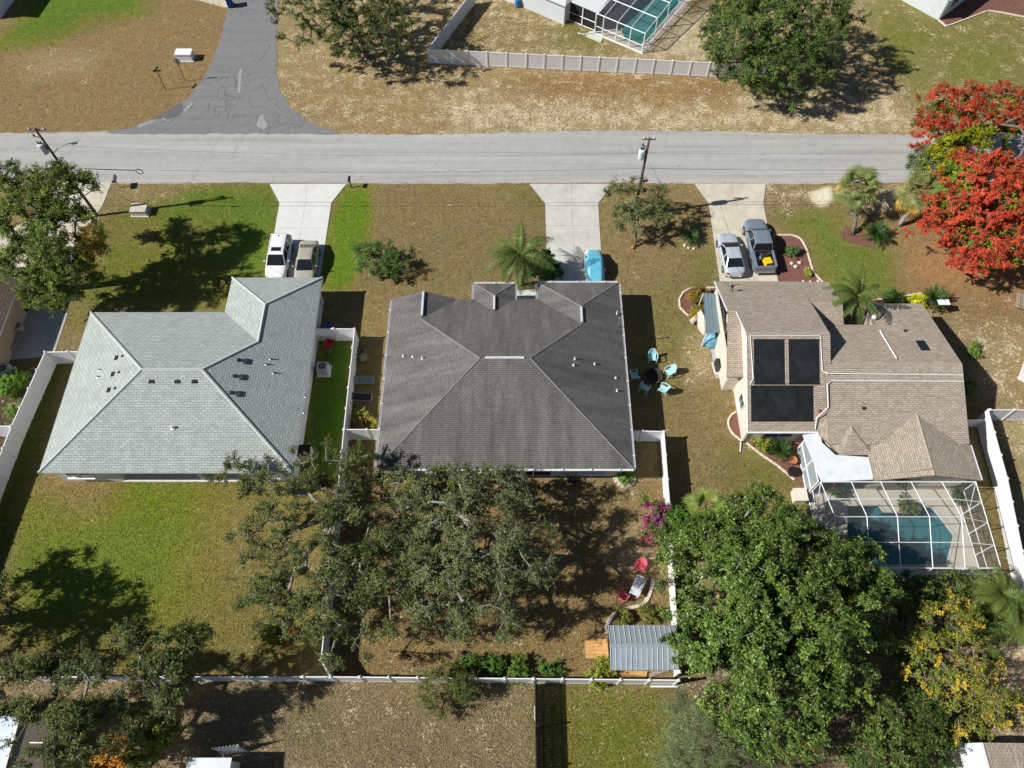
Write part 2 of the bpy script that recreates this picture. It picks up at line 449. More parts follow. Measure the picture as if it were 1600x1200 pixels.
def build_ground():
    ny, nx = GX.shape
    verts = np.zeros((nx*ny, 3)); verts[:, :2] = PXY
    I = np.arange(nx*ny).reshape(ny, nx)
    q = np.stack([I[:-1, :-1], I[:-1, 1:], I[1:, 1:], I[1:, :-1]], -1).reshape(-1, 4)
    cx = verts[q, 0].mean(1); cy = verts[q, 1].mean(1)
    keep = ~((cx > 23) & (cx < 32.6) & (cy > 14.9) & (cy < 19.9))       # the swimming pool is dug in here
    q = q[keep]
    me = bpy.data.meshes.new('ground')
    me.from_pydata(verts.tolist(), [], q.tolist())
    me.materials.append(M_GROUND)
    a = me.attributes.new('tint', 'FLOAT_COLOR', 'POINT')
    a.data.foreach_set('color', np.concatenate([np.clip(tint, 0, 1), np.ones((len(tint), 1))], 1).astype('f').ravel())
    a = me.attributes.new('litter', 'FLOAT', 'POINT'); a.data.foreach_set('value', litter.astype('f'))
    o = bpy.data.objects.new('ground', me); col.objects.link(o)
    o['kind'] = 'structure'
build_ground()

# ------------------------------------------------------------------ streets
def asphalt(name, c, crack, crack_scale=1.0, crack_amt=.5, streak=.06):
    m, nt, b = nodes(name)
    pos = nt.nodes.new('ShaderNodeTexCoord').outputs['Object']
    n1 = noise(nt, pos, 1.2, 6, .7)
    cc = ramp(nt, n1, [(.3, tuple(x*.93 for x in c)), (.7, tuple(x*1.07 for x in c))])
    mp = nt.nodes.new('ShaderNodeMapping'); nt.links.new(pos, mp.inputs['Vector']); mp.inputs['Scale'].default_value = (.05, 1.3, 1)
    cc = mixc(nt, cc, ramp(nt, noise(nt, mp.outputs['Vector'], 1.0, 4, .6), [(.3, (1-streak,)*3), (.7, (1+streak,)*3)]), 1.0, 'MULTIPLY')
    cc = mixc(nt, cc, ramp(nt, noise(nt, pos, 45, 2, .7), [(.25, (.88,)*3), (.75, (1.12,)*3)]), 1.0, 'MULTIPLY')
    # cracks: warped cell borders, only in worn places
    wv = nt.nodes.new('ShaderNodeVectorMath'); wv.operation = 'MULTIPLY_ADD'
    nn = nt.nodes.new('ShaderNodeTexNoise'); nn.inputs['Scale'].default_value = .9; nt.links.new(pos, nn.inputs['Vector'])
    nt.links.new(nn.outputs['Color'], wv.inputs[0]); wv.inputs[1].default_value = (1.2, 1.2, 0); nt.links.new(pos, wv.inputs[2])
    vo = nt.nodes.new('ShaderNodeTexVoronoi'); vo.feature = 'DISTANCE_TO_EDGE'; vo.inputs['Scale'].default_value = crack_scale
    nt.links.new(wv.outputs[0], vo.inputs['Vector'])
    k = ramp(nt, vo.outputs['Distance'], [(.0, (1,)*3), (.022, (0,)*3)])
    worn = ramp(nt, noise(nt, pos, .22, 3, .5), [(.45, (0,)*3), (.62, (crack_amt,)*3)])
    cc = mixc(nt, cc, crack, mixc(nt, k, worn, 1.0, 'MULTIPLY'))
    pt = ramp(nt, noise(nt, pos, .5, 5, .6), [(.62, (0,)*3), (.70, (.3,)*3)])
    cc = mixc(nt, cc, tuple(x*1.35 for x in c), pt)
    ol = ramp(nt, noise(nt, pos, 1.7, 2, .5), [(.70, (1,)*3), (.78, (.72,)*3)])
    cc = mixc(nt, cc, ol, 1.0, 'MULTIPLY')
    nt.links.new(cc, b.inputs['Base Color']); b.inputs['Roughness'].default_value = .92; b.inputs['Specular IOR Level'].default_value = .2
    bp = nt.nodes.new('ShaderNodeBump'); bp.inputs['Strength'].default_value = .25; bp.inputs['Distance'].default_value = .01
    nt.links.new(noise(nt, pos, 60, 2), bp.inputs['Height']); nt.links.new(bp.outputs['Normal'], b.inputs['Normal'])
    return m
M_ROAD = asphalt('bleached_asphalt', (.385, .380, .355), (.2, .2, .19), .35, .35, .13)
M_SIDE = asphalt('grey_asphalt', (.205, .205, .205), (.09, .09, .09), .55, .8, .08)
def ragged(pts, amp=.12, step=.8, closed=True, seed=1):
    rr = random.Random(seed); out = []
    n = len(pts)
    for i in range(n):
        a, b = pts[i], pts[(i+1) % n]
        L = math.dist(a, b); k = max(1, int(L/step))
        if L > 60: out.append(a); continue
        dx, dy = (b[0]-a[0])/L, (b[1]-a[1])/L
        for j in range(k):
            t = j/k; o = rr.uniform(-amp, amp) if j else 0
            out.append((a[0]+(b[0]-a[0])*t-dy*o, a[1]+(b[1]-a[1])*t+dx*o))
    return out
def sheet(name, pts, z, mat, label=None, th=.03):
    mb = MB(); mb.prism(pts, z-th, z)
    o = mb.build(name, mat, None, loc=(0, 0, 0)); o['kind'] = 'structure'
    if label: o['label'] = label
    return o
# the street runs level across the view; its edges wander a little
top = [(x, 58.45+.25*math.sin(x*.13)+random.uniform(-.10, .10)) for x in np.arange(58, -59, -.8)]
bot = [(x, 51.70+.08*math.sin(x*.2)+random.uniform(-.06, .06)) for x in np.arange(-58, 59, .8)]
sheet('street', [(-300, 51.7)]+bot+[(300, 51.7), (300, 58.4)]+top+[(-300, 58.4)], .012, M_ROAD)
L_edge = [G(*p) for p in [(165,206),(205,200),(236,186),(268,170),(292,154),(312,131),(328,104),(345,60),(357,10)]]
R_edge = [G(*p) for p in [(437,0),(433,60),(432,108),(437,140),(452,165),(478,188),(505,200),(530,208)]]
def dense(p, amp, seed):
    q = ragged(p, amp, .5, seed=seed)
    k = [i for i, a in enumerate(q) if math.dist(a, p[-1]) < 1e-6][0]
    return q[:k+1]
side = dense(L_edge, .09, 3)+[(-33.5, 160), (-26.5, 160)]+dense(R_edge, .09, 4)
side += [(x, 58.25+random.uniform(-.12, .12)) for x in np.arange(R_edge[-1][0]-.8, L_edge[0][0]+.5, -.7)]
sheet('side_street', side, .018, M_SIDE)
pt = [G(*p) for p in [(235,187),(262,173),(285,160),(288,168),(282,180),(268,185),(245,186)]]
o = sheet('asphalt_patch', ragged(pt, .06, .4, seed=5), .022, pm('patch_asphalt', (.13, .128, .13), .95, var=.12, scale=4), th=.008)
M_PALEPATCH = pm('worn_paint', (.31, .305, .295), .95, var=.15, scale=4)
for i, pp in enumerate([[(374,108),(378,108),(375,146),(371,144)], [(286,172),(300,160),(306,158),(290,175)], [(404,186),(410,178),(418,197),(412,203),(400,196)], [(214,196),(240,188),(242,190),(218,199)], [(254,184),(265,189),(263,190),(252,186)]]):
    sheet('worn_patch', ragged([G(*p) for p in pp], .05, .3, seed=i), .0225, M_PALEPATCH, th=.006)
# dark crack lines in the old asphalt at the junction
M_CRACK = pm('crack_tar', (.085, .085, .085), .95, var=.2)
def crackline(pts, w, seed):
    rr = random.Random(seed); P = [G(*p) for p in pts]; q = []
    for a, b in zip(P[:-1], P[1:]):
        k = max(2, int(math.dist(a, b)/.35))
        q += [(a[0]+(b[0]-a[0])*j/k+rr.uniform(-.07, .07), a[1]+(b[1]-a[1])*j/k+rr.uniform(-.07, .07)) for j in range(k)]
    q.append(P[-1]); l = []; r = []
    for i, p in enumerate(q):
        a, b = q[max(0, i-1)], q[min(len(q)-1, i+1)]; L = math.dist(a, b) or 1
        nx, ny = -(b[1]-a[1])/L, (b[0]-a[0])/L; ww = w*rr.uniform(.5, 1.2)
        l.append((p[0]+nx*ww, p[1]+ny*ww)); r.append((p[0]-nx*ww, p[1]-ny*ww))
    mb = MB(); n = len(q)
    mb.add([(a[0], a[1], .024) for a in l]+[(a[0], a[1], .024) for a in r], [(i, n+i, n+i+1, i+1) for i in range(n-1)])
    return mb
cm = MB()
for i, c in enumerate([[(296,175),(302,160),(310,152)],[(310,152),(335,150),(355,160),(352,172)],[(313,178),(325,172),(327,160)],[(296,185),(315,187),(340,184),(345,175)],[(340,152),(342,140)],[(352,172),(357,180),(354,190)],[(335,182),(336,168),(350,166)],
      [(375,152),(390,158),(392,148)],[(388,160),(398,168)],[(410,130),(420,155),(430,165)],[(400,100),(412,88),(422,70)],[(415,157),(432,153),(436,170)],[(440,195),(450,188),(468,178)],[(470,200),(476,190)],[(424,178),(440,196)],[(398,140),(410,134)],[(360,192),(366,182),(384,180)],[(250,193),(263,186)],[(262,192),(275,186)],
      [(352,150),(356,160)],[(360,156),(372,155),(376,150)],[(340,128),(352,118)]]):
    k = crackline(c, .019, i); cm.add(k.v, k.f)
o = cm.build('road_crack', M_CRACK, None, loc=(0, 0, 0)); o['kind'] = 'structure'
# thin seams of old repair lines in the main street
sm = MB()
for i, c in enumerate([[(130,207),(105,245)],[(352,203),(330,235),(312,262),(302,282)],[(385,204),(372,228),(360,250)],[(200,240),(260,228),(310,212)],[(0,233),(120,238),(300,240)],[(500,238),(900,238),(1420,236)]]):
    k = crackline(c, .012 if i > 2 else .02, 40+i); sm.add(k.v, [f for f in k.f])
for i in range(len(sm.v)): sm.v[i] = (sm.v[i][0], sm.v[i][1], .0165)
o = sm.build('street_seam', pm('seam_tar', (.26, .26, .25), .95, var=.15), None, loc=(0, 0, 0)); o['kind'] = 'structure'

# ------------------------------------------------------------------ driveways, slab by slab
def driveway(label, mat, rows, th=.045, cols=2, joint=.02, seam_mat=None):
    """rows: list of (y, x_left, x_right) lines from the street to the garage; slabs lie between them"""
    root = empty('driveway', (rows[0][1], rows[0][0], 0)); root['kind'] = 'structure'; root['label'] = label
    bed = MB(); bed.prism([(r[1]-.01, r[0]) for r in rows]+[(r[2]+.01, r[0]) for r in rows[::-1]], -.02, .024)
    bed.build('joint_bed', pm('joint_sand', (.30, .29, .26), .95, var=.15), root)
    for a, b in zip(rows[:-1], rows[1:]):
        for k in range(cols):
            f0, f1 = k/cols, (k+1)/cols
            j = joint/2
            p = [(a[1]+(a[2]-a[1])*f0+j, a[0]-j), (a[1]+(a[2]-a[1])*f1-j, a[0]-j), (b[1]+(b[2]-b[1])*f1-j, b[0]+j), (b[1]+(b[2]-b[1])*f0+j, b[0]+j)]
            zz = th+random.uniform(-.004, .004)
            mb = MB(); mb.prism(p, .0, zz); mb.build('slab', mat, root)
    return root
driveway('pale new concrete driveway holding the white and gold cars', M_CONCW,
    [(51.62,-23.0,-15.7),(49.25,-21.7,-16.85),(46.2,-21.65,-16.85),(43.2,-21.6,-16.85),(40.8,-21.6,-16.85),(38.0,-21.6,-16.85)])
driveway('grey concrete driveway of the dark-roofed middle house', M_CONC,
    [(51.62,1.65,9.6),(49.2,3.1,8.05),(46.5,3.1,8.02),(43.0,3.12,8.0),(40.2,3.12,7.98),(37.6,3.12,7.98)])
driveway('tan concrete driveway holding silver sedan and pickup', M_CONCT,
    [(51.62,17.3,24.1),(49.2,18.35,23.45),(46.0,18.3,23.4),(42.8,18.25,23.35),(40.2,18.2,23.3),(37.9,18.2,23.3)])
lp = [G(*p) for p in [(96,286),(174,286),(160,322),(138,352),(128,378),(118,420),(60,442),(-40,440),(-60,392),(0,368),(60,335)]]
sheet('neighbour_driveway', lp, .03, M_CONCT, 'tan concrete driveway behind the roadside tree at left')
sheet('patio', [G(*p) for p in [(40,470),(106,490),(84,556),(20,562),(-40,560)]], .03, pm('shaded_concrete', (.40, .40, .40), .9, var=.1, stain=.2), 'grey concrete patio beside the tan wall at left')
sheet('walkway', [(-2.8,37.4),(-2.8,39.0),(3.0,39.4),(3.0,37.9),(1.0,37.5)], .03, M_CONCW, 'short pale walk from driveway to middle front door')
sheet('corner_driveway', [G(*p) for p in [(300,-2),(352,12),(362,10),(380,-60),(250,-60)]], .010, M_CONCT, 'pale driveway apron at top beside the side street', th=.02)
# ------------------------------------------------------------------ houses
def inset(poly, d):
    n = len(poly)
    a = sum(poly[i][0]*poly[(i+1) % n][1]-poly[(i+1) % n][0]*poly[i][1] for i in range(n))
    if a < 0: poly = poly[::-1]
    out = []
    for i in range(n):
        p0, p1, p2 = poly[i-1], poly[i], poly[(i+1) % n]
        def nrm(a, b):
            L = math.dist(a, b); return (-(b[1]-a[1])/L, (b[0]-a[0])/L)
        n1, n2 = nrm(p0, p1), nrm(p1, p2)
        k = 1+n1[0]*n2[0]+n1[1]*n2[1]
        k = max(k, .2)
        out.append((p1[0]+d*(n1[0]+n2[0])/k, p1[1]+d*(n1[1]+n2[1])/k))
    return out
def cap(root, a, b, mat, r=.10, lift=.015):
    mb = MB(); mb.tube([(a[0], a[1], a[2]+lift), (b[0], b[1], b[2]+lift)], r, 5)
    for i, v in enumerate(mb.v):
        mb.v[i] = v
    return mb.build('ridge_cap', mat, root)
def window(root, a, b, z0, z1, out=(0, -1), frame=M_WHITE, sill=True):
    """window in a wall from plan point a to b; out is the way it faces"""
    w = MB(); ca = ((a[0]+b[0])/2+out[0]*.02, (a[1]+b[1])/2+out[1]*.02)
    L = math.dist(a, b); ang = math.atan2(b[1]-a[1], b[0]-a[0])
    w.box((ca[0], ca[1], (z0+z1)/2), (L, .05, z1-z0), ang)
    wo = w.build('window', M_GLASS, root)
    f = MB(); t = .06
    for zz in (z0, z1): f.box((ca[0]+out[0]*.02, ca[1]+out[1]*.02, zz), (L+t, .07, t), ang)
    for s in (-1, 0, 1):
        f.box((ca[0]+out[0]*.022+math.cos(ang)*L/2*s, ca[1]+out[1]*.022+math.sin(ang)*L/2*s, (z0+z1)/2), (t*(1 if s else .6), .068, z1-z0-t), ang)
    f.build('frame', frame, wo)
    if sill:
        s_ = MB(); s_.box((ca[0]+out[0]*.09, ca[1]+out[1]*.09, z0-.07), (L+.25, .2, .07), ang); s_.build('sill', frame, wo)
    return wo
def stub_vent(root, x, y, z, h=.3, r=.05, mat=M_GUTTER, name='roof_vent'):
    mb = MB(); mb.lathe((x, y, z-.06), [(r*2.4, 0), (r*2.2, .08), (r, .1), (r, h), (r*.7, h+.02)], 8); return mb.build(name, mat, root)
def low_vent(root, x, y, z, n, mat, w=.42):
    """slant-back roof vent lying on a slope whose level direction is n (unit plan vector down the slope)"""
    mb = MB(); mb.box((x, y, z+.025), (w, w*.7, .09), math.atan2(n[1], n[0])+math.pi/2, top=.8); return mb.build('roof_vent', mat, root)

SH_A = shingle('pale_green_grey_shingle', (.46, .495, .465), (.37, .405, .38), (.18, .205, .205), .42, .185, .08, .10)
SH_B = shingle('charcoal_shingle', (.190, .180, .168), (.152, .144, .134), (.085, .081, .076), .30, .145, .36, .12)
SH_C = shingle('brown_shingle', (.47, .40, .32), (.355, .295, .23), (.20, .165, .13), .36, .15, .06, .22)
SH_T = shingle('terracotta_brown_shingle', (.17, .13, .105), (.13, .10, .08), (.05, .04, .035), .34, .22, .15, .15)
M_CAPA = pm('pale_ridge_shingle', (.50, .53, .50), .95, var=.08, scale=6)
M_CAPB = pm('charcoal_ridge_shingle', (.21, .20, .185), .95, var=.15, scale=6)
M_CAPC = pm('brown_ridge_shingle', (.40, .34, .26), .95, var=.15, scale=6)

# ---- left house: pale hip roof with a garage wing
def house_left():
    e, k = 2.7, .40
    root = thing('house', 'white single-storey house with pale grey-green shingled hip roof at left', 'house', (-25, 21.5, 0))
    a, b, c = (-34.25,21.1,e), (-15.8,21.1,e), (-34.25,35.1,e)
    R1, R2 = (-27.25,28.1,e+7*k), (-22.8,28.1,e+7*k)
    h = 3.775
    Wa, Wb = (-19.575,38.6-h,e+h*k), (-19.575,35.1-h,e+h*k)
    W0, W1, W2 = (-23.35,38.6,e), (-15.8,38.6,e), (-23.35,35.1,e)
    mb = MB()
    for f in ([a,R1,c],[c,W2,Wb,R2,R1],[W0,W2,Wb,Wa],[W0,Wa,W1],[W1,Wa,Wb,R2,b],[a,b,R2,R1]): mb.face(f)
    roof = mb.build('roof', SH_A, root)
    for p, q in ((a,R1),(c,R1),(R1,R2),(R2,b),(R2,Wb),(Wb,Wa),(Wa,W0),(Wa,W1)): cap(roof, p, q, M_CAPA, .11, -.01)
    out = [a[:2], b[:2], W1[:2], W0[:2], W2[:2], c[:2]]
    fs = MB(); fs.walls(inset(out, .03), e-.2, e-.012, .05); fs.build('fascia', M_GUTTER, root)
    sf = MB(); sf.prism(inset(out, .06), e-.19, e-.13); sf.build('soffit', M_SOFFIT, root)
    w = inset(out, .5)
    # walls with a recessed screened porch at the back
    mbw = MB()
    x0, x1 = -29.4, -20.2
    yb = 21.1+.5
    pts = [(-33.75,yb),(x0,yb),(x0,yb+2.4),(x1,yb+2.4),(x1,yb),(-16.3,yb),(-16.3,38.1),(-22.85,38.1),(-22.85,34.6),(-33.75,34.6)]
    mbw.walls(pts, 0, e-.13, .16); mbw.build('wall', M_WALLW, root)
    fl = MB(); fl.prism([(x0-.02,yb-.15),(x1+.02,yb-.15),(x1+.02,yb+2.4),(x0-.02,yb+2.4)], 0, .09); fl.build('porch_floor', M_CONCW, root)
    window(root, (-33.0,yb-.08), (-31.2,yb-.08), .95, 2.1)
    window(root, (-19.0,yb-.08), (-17.4,yb-.08), .95, 2.1)
    dr = MB(); dr.box((-26.2,yb+2.3,1.1),(2.4,.06,2.05)); d = dr.build('sliding_door', M_GLASS, root)
    pc = MB(); pc.box((-23.3, yb+.05, 1.25), (.2,.2,2.5)); pc.build('porch_post', M_WHITE, root)
    # garage wall's side door, hose box, meter on the right wall
    me = MB(); me.box((-16.16,37.1,1.35),(.14,.35,.5)); me.build('electric_meter', M_GREYMET, root)
    for (px, py) in ((182,559),(177,585),(171,610)):
        x, y = G(px, py, 4.4); low_vent(roof, x, y, e+k*(x+34.25)+.02, (-1,0), M_DARKMET)
        x += .55; low_vent(roof, x, y+.02, e+k*(x+34.25)+.02, (-1,0), M_DARKMET, .2)
    for (px, py) in ((238,598),(278,598),(305,598)):
        x, y = G(px, py, 5.0); low_vent(roof, x, y, e+k*(y-21.1)+.02, (0,-1), M_DARKMET)
    for (px, py) in ((383,563),(377,588),(372,614)):
        x, y = G(px, py, 4.6); low_vent(roof, x, y, e+k*(-15.8-x)+.03, (1,0), M_DARKMET, .5)
        x2 = x-.5; low_vent(roof, x2, y, e+k*(-15.8-x2)+.03, (1,0), M_DARKMET, .3)
    for (px, py, s) in ((152,575,1),(150,586,1),(268,666,0),(420,557,2),(424,577,2),(414,566,2),(470,605,2),(467,630,2)):
        x, y = G(px, py, 4.2)
        z = e+k*(x+34.25) if s == 1 else (e+k*(y-21.1) if s == 0 else e+k*(-15.8-x))
        stub_vent(roof, x, y, z, .3 if s != 0 else .35, .05 if s != 0 else .09, M_GUTTER if s == 0 else M_GREYMET)
house_left()

# ---- middle house: charcoal hip roof, front gable, entry hip and garage wing
def house_mid():
    e, k = 2.7, .417
    root = thing('house', 'low house with charcoal shingled hip roof and white ridge vent in the middle', 'house', (0, 21.5, 0))
    yf = 36.4
    a, b = (-9.85,21.4,e), (8.85,21.4,e)
    R1, R2 = (-2.35,28.9,e+7.5*k), (1.35,28.9,e+7.5*k)
    zg = e+2.7*k
    G0, Gp, G1, Gr = (-9.85,yf,e), (-7.15,yf,zg), (-4.45,yf,e), (-7.15,yf-2.7,zg)
    ze = e+1.72*k
    E0, E1, Ea, Eb, E2, E3 = (-3.17,38.0,e), (.27,38.0,e), (-1.45,36.28,ze), (-1.45,yf-1.72,ze), (-3.17,yf,e), (.27,yf,e)
    zw = e+3.375*k
    W0, W1, Wa, Wb, W2 = (2.1,38.1,e), (8.85,38.1,e), (5.475,38.1-3.375,zw), (5.475,yf-3.375,zw), (2.1,yf,e)
    mb = MB()
    for f in ([a,R1,Gr,Gp,G0],[Gp,Gr,G1],[E0,Ea,Eb,E2],[E1,E3,Eb,Ea],[E0,E1,Ea],[G1,Gr,R1,R2,Wb,W2,E3,Eb,E2],[W0,W2,Wb,Wa],[W0,Wa,W1],[W1,Wa,Wb,R2,b],[a,b,R2,R1]): mb.face(f)
    roof = mb.build('roof', SH_B, root)
    for p, q in ((a,R1),(Gr,R1),(R2,b),(R2,Wb),(Wa,W0),(Wa,W1),(Ea,E0),(Ea,E1)): cap(roof, p, q, M_CAPB, .07, -.025)
    gw = MB(); gw.add([G0, G1, Gp], [(0, 1, 2)]); 
    for i in range(3): gw.v[i] = (gw.v[i][0], gw.v[i][1]-.12, gw.v[i][2]-.02)
    gw.build('gable_wall', M_WALLW, root)
    # white ridge vents: a long one on the main ridge, short ones on the three small ridges
    for p, q in (((-1.95,28.9),(0.85,28.9)),):
        v = MB(); v.box((-.55,28.9,e+7.5*k+.04),(2.9,.19,.08)); v.build('ridge_vent', pm('dull_white_vent', (.55,.57,.60), .5), roof)
    for x, y0, y1, z in ((-7.15,34.0,36.3,zg),(-1.45,34.85,36.2,ze),(5.475,33.2,34.65,zw)):
        v = MB(); v.box((x,(y0+y1)/2,z+.05),(.17,y1-y0,.10)); v.build('ridge_vent', pm('dull_white_vent', (.55,.57,.60), .5), roof)
    out = [a[:2], b[:2], W1[:2], W0[:2], W2[:2], E3[:2], E1[:2], E0[:2], E2[:2], G0[:2]]
    fs = MB(); fs.walls(inset(out, .03), e-.2, e-.012, .05); fs.build('fascia', M_GUTTER, root)
    sf = MB(); sf.prism(inset(out, .06), e-.19, e-.13); sf.build('soffit', M_SOFFIT, root)
    # gutters with hanger straps
    for (p, q) in (((-9.85,21.34),(8.85,21.34)),((8.92,21.4),(8.92,38.1)),((-9.92,21.4),(-9.92,36.4)),((2.1,38.17),(8.85,38.17)),((-3.24,36.4),(-3.24,38.0)),((-3.17,38.07),(.27,38.07)),((2.03,36.4),(2.03,38.1)),((.34,36.4),(.34,38.0))):
        g = MB(); g.seg(p, q, e-.13, e-.115, .13); L = math.dist(p, q); ux, uy = (q[0]-p[0])/L, (q[1]-p[1])/L
        for s in (-1, 1):
            g.seg((p[0]-uy*.065*s, p[1]+ux*.065*s), (q[0]-uy*.065*s, q[1]+ux*.065*s), e-.13, e-.005, .016)
        go = g.build('gutter', M_GUTTER, root)
        st = MB(); n = int(L/1.9)
        for i in range(n): t = (i+.5)/n; st.box((p[0]+(q[0]-p[0])*t, p[1]+(q[1]-p[1])*t, e+.0), (.10 if abs(uy) < .5 else .17, .17 if abs(uy) < .5 else .10, .02))
        st.build('hangers', M_GUTTER, go)['kind'] = 'stuff'
    yb = 22.0
    pts = [(-9.25,yb),(-5.8,yb),(-5.8,yb+2.5),(3.0,yb+2.5),(3.0,yb),(8.25,yb),(8.25,37.5),(2.7,37.5),(2.7,35.9),(-9.25,35.9)]
    w = MB(); w.walls(pts, 0, e-.13, .16); w.build('wall', pm('grey_white_stucco', (.60, .61, .61), .85, var=.05, bump=.2, bscale=60, stain=.08), root)
    pf = MB(); pf.prism([(-5.8,yb-.1),(3.0,yb-.1),(3.0,yb+2.5),(-5.8,yb+2.5)], 0, .08); pf.build('porch_floor', M_CONC, root)
    sc = MB(); sc.box((-1.4,yb,1.35),(8.6,.02,2.3)); sc.build('porch_screen', pm('screen_black', (.02,.02,.02), .8), root)
    for x in (-4.4,-1.4,1.6):
        q = MB(); q.box((x,yb-.02,1.3),(.1,.1,2.5)); q.build('porch_post', M_WHITE, root)
    window(root, (-8.6,yb-.08), (-6.9,yb-.08), .95, 2.1)
    window(root, (5.0,yb-.08), (7.0,yb-.08), .95, 2.1)
    for (x, y) in ((8.42,24.3),(8.5,33.6)):
        dp = MB(); dp.box((x,y,1.3),(.09,.07,2.4)); dp.build('downspout', M_GUTTER, root)
    def zr(x, y): return e+k*min(8.85-x, 9.85+x, y-21.4, yf-y)
    for (px, py, h) in ((630,556,.25),(660,560,.35),(898,561,.3),(896,571,.25),(929,569,.3),(964,489,.35),(964,610,.3),(962,590,.2),(645,557,.15)):
        x, y = G(px, py, 4.0); x, y = G(px, py, zr(x, y)); stub_vent(roof, x, y, zr(x, y), h, .05, M_GUTTER)
house_mid()

# ---- right house: brown shingles, several roofs, pool heating panels
def gable(mb, x0, x1, y0, y1, e0, e1, yr, zr):
    """gable with its ridge along X: eaves at y0 (z e0) and y1 (z e1), ridge at yr"""
    mb.slab([(x0,y0,e0),(x1,y0,e0),(x1,yr,zr),(x0,yr,zr)], .16); mb.slab([(x0,yr,zr),(x1,yr,zr),(x1,y1,e1),(x0,y1,e1)], .16)
def house_right():
    root = thing('house', 'cream house with brown shingled roofs and black pool heating panels at right', 'house', (26, 25, 0))
    # left block, taller
    mb = MB(); gable(mb, 17.6, 23.8, 24.4, 38.2, 2.7, 2.7, 30.9, 6.0)
    roof = mb.build('roof', SH_C, root)
    for (p, q) in (((16.9,38.25,2.56),(16.9,33.9,4.52)),((17.57,33.9,4.52),(17.57,30.9,5.88)),((17.57,24.35,2.58),(17.57,30.9,5.88))):
        tr = MB()
        tr.add([p, q, (q[0]-.06,q[1],q[2]), (p[0]-.06,p[1],p[2]), (p[0],p[1],p[2]+.13),(q[0],q[1],q[2]+.13),(q[0]-.06,q[1],q[2]+.13),(p[0]-.06,p[1],p[2]+.13)], [(0,1,2,3),(4,7,6,5),(0,4,5,1),(3,2,6,7),(0,3,7,4),(1,5,6,2)])
        tr.build('rake_board', M_GUTTER, root)
    # side strip with its own low ridge, left and right of the tall block
    m2 = MB(); m2.slab([(16.9,38.21,2.695),(17.598,38.21,2.695),(17.598,33.9,4.642),(16.9,33.9,4.642)], .16); m2.slab([(16.9,33.898,4.64),(17.9,33.898,4.64),(17.9,29.0,2.85),(16.6,29.0,2.85)], .14)
    m2.build('roof', SH_C, root)
    m3 = MB(); gable(m3, 23.8, 26.35, 31.6, 38.15, 2.62, 2.72, 35.1, 4.05); m3.build('roof', SH_C, root)
    # right block with long low ridge
    m4 = MB()
    m4.slab([(26.7,33.4,3.45),(28.9,33.4,3.45),(28.9,35.95,2.7),(33.55,35.95,2.7),(33.55,28.8,5.1),(23.86,28.8,5.1),(23.86,31.9,4.06),(25.8,33.4,3.55)], .16)
    m4.slab([(23.3,28.8,5.09),(33.55,28.8,5.1),(33.55,24.6,3.55),(33.55,23.2,3.02),(23.3,23.2,3.02)], .16)
    r4 = m4.build('roof', SH_C, root)
    # rear wing, gable to the pool
    m5 = MB(); xr, zrr, ye = 29.85, 3.8, 20.45
    m5.slab([(26.05,ye,2.8),(xr,ye,zrr),(xr,27.1,zrr),(26.05,25.4,2.82)], .14); m5.slab([(xr,ye,zrr),(33.72,ye,2.8),(33.72,24.7,2.8),(xr,27.1,zrr)], .14)
    m5.build('roof', SH_C, root)
    # bay with hipped end beside the rear wing
    m6 = MB(); t1, t2 = (25.0,24.2,3.5), (24.85,26.6,3.75)
    m6.slab([(22.9,27.0,3.05),(22.75,24.1,2.82),(24.0,22.45,2.82),t1,t2], .14); m6.slab([(24.0,22.45,2.82),(26.3,22.45,2.82),t1], .14); m6.slab([(26.3,22.45,2.82),(26.9,25.9,3.05),t2,t1], .14)
    m6.build('roof', SH_C, root)
    for p, q, r_ in (((17.5,30.9,6.0),(23.75,30.9,6.0),roof),((23.9,28.8,5.1),(33.5,28.8,5.1),r4),((xr,20.5,3.8),(xr,25.2,3.8),r4),): cap(r_, p, q, M_CAPC, .09, -.03)
    # walls
    w = MB()
    w.walls([(17.95,24.9),(23.5,24.9),(23.5,37.6),(17.95,37.6)], 0, 2.75, .16)
    w.add([(17.87,24.9,2.75),(17.87,37.6,2.75),(17.87,30.9,5.75),(18.0,24.9,2.75),(18.0,37.6,2.75),(18.0,30.9,5.75)], [(0,1,2),(3,5,4)])
    w.add([(23.56,24.9,2.75),(23.56,37.6,2.75),(23.56,30.9,5.8),(23.45,24.9,2.75),(23.45,37.6,2.75),(23.45,30.9,5.8)], [(0,2,1),(3,4,5)])
    w.walls([(23.58,32.2),(26.0,32.2),(26.0,37.5),(23.58,37.5)], 0, 2.6, .14)
    w.walls([(23.58,23.4),(33.2,23.4),(33.2,35.4),(29.2,35.4),(29.2,32.9),(23.58,32.9)], 0, 2.65, .16)
    w.walls([(26.5,20.9),(33.2,20.9),(33.2,23.3),(26.5,23.3)], 0, 2.7, .14)
    w.add([(26.5,20.84,2.7),(33.2,20.84,2.7),(29.85,20.84,4.3)], [(0,1,2)])
    w.walls([(16.95,29.4),(17.86,29.4),(17.86,37.5),(16.95,37.5)], 0, 2.62, .12)
    w.walls([(23.1,24.0),(24.2,22.85),(26.4,22.85),(26.4,23.3),(23.58,23.3)], 0, 2.7, .12)
    w.build('wall', M_WALLT, root)
    window(root, (17.86,26.9), (17.86,28.0), 1.1, 2.2, (-1,0))
    window(root, (17.86,31.3), (17.86,32.1), 1.1, 2.0, (-1,0), sill=False)
    window(root, (19.2,24.81), (21.4,24.81), 1.0, 2.1)
    dr = MB(); dr.box((28.6,20.82,1.1),(2.4,.06,2.1)); dr.build('sliding_door', M_GLASS, root)
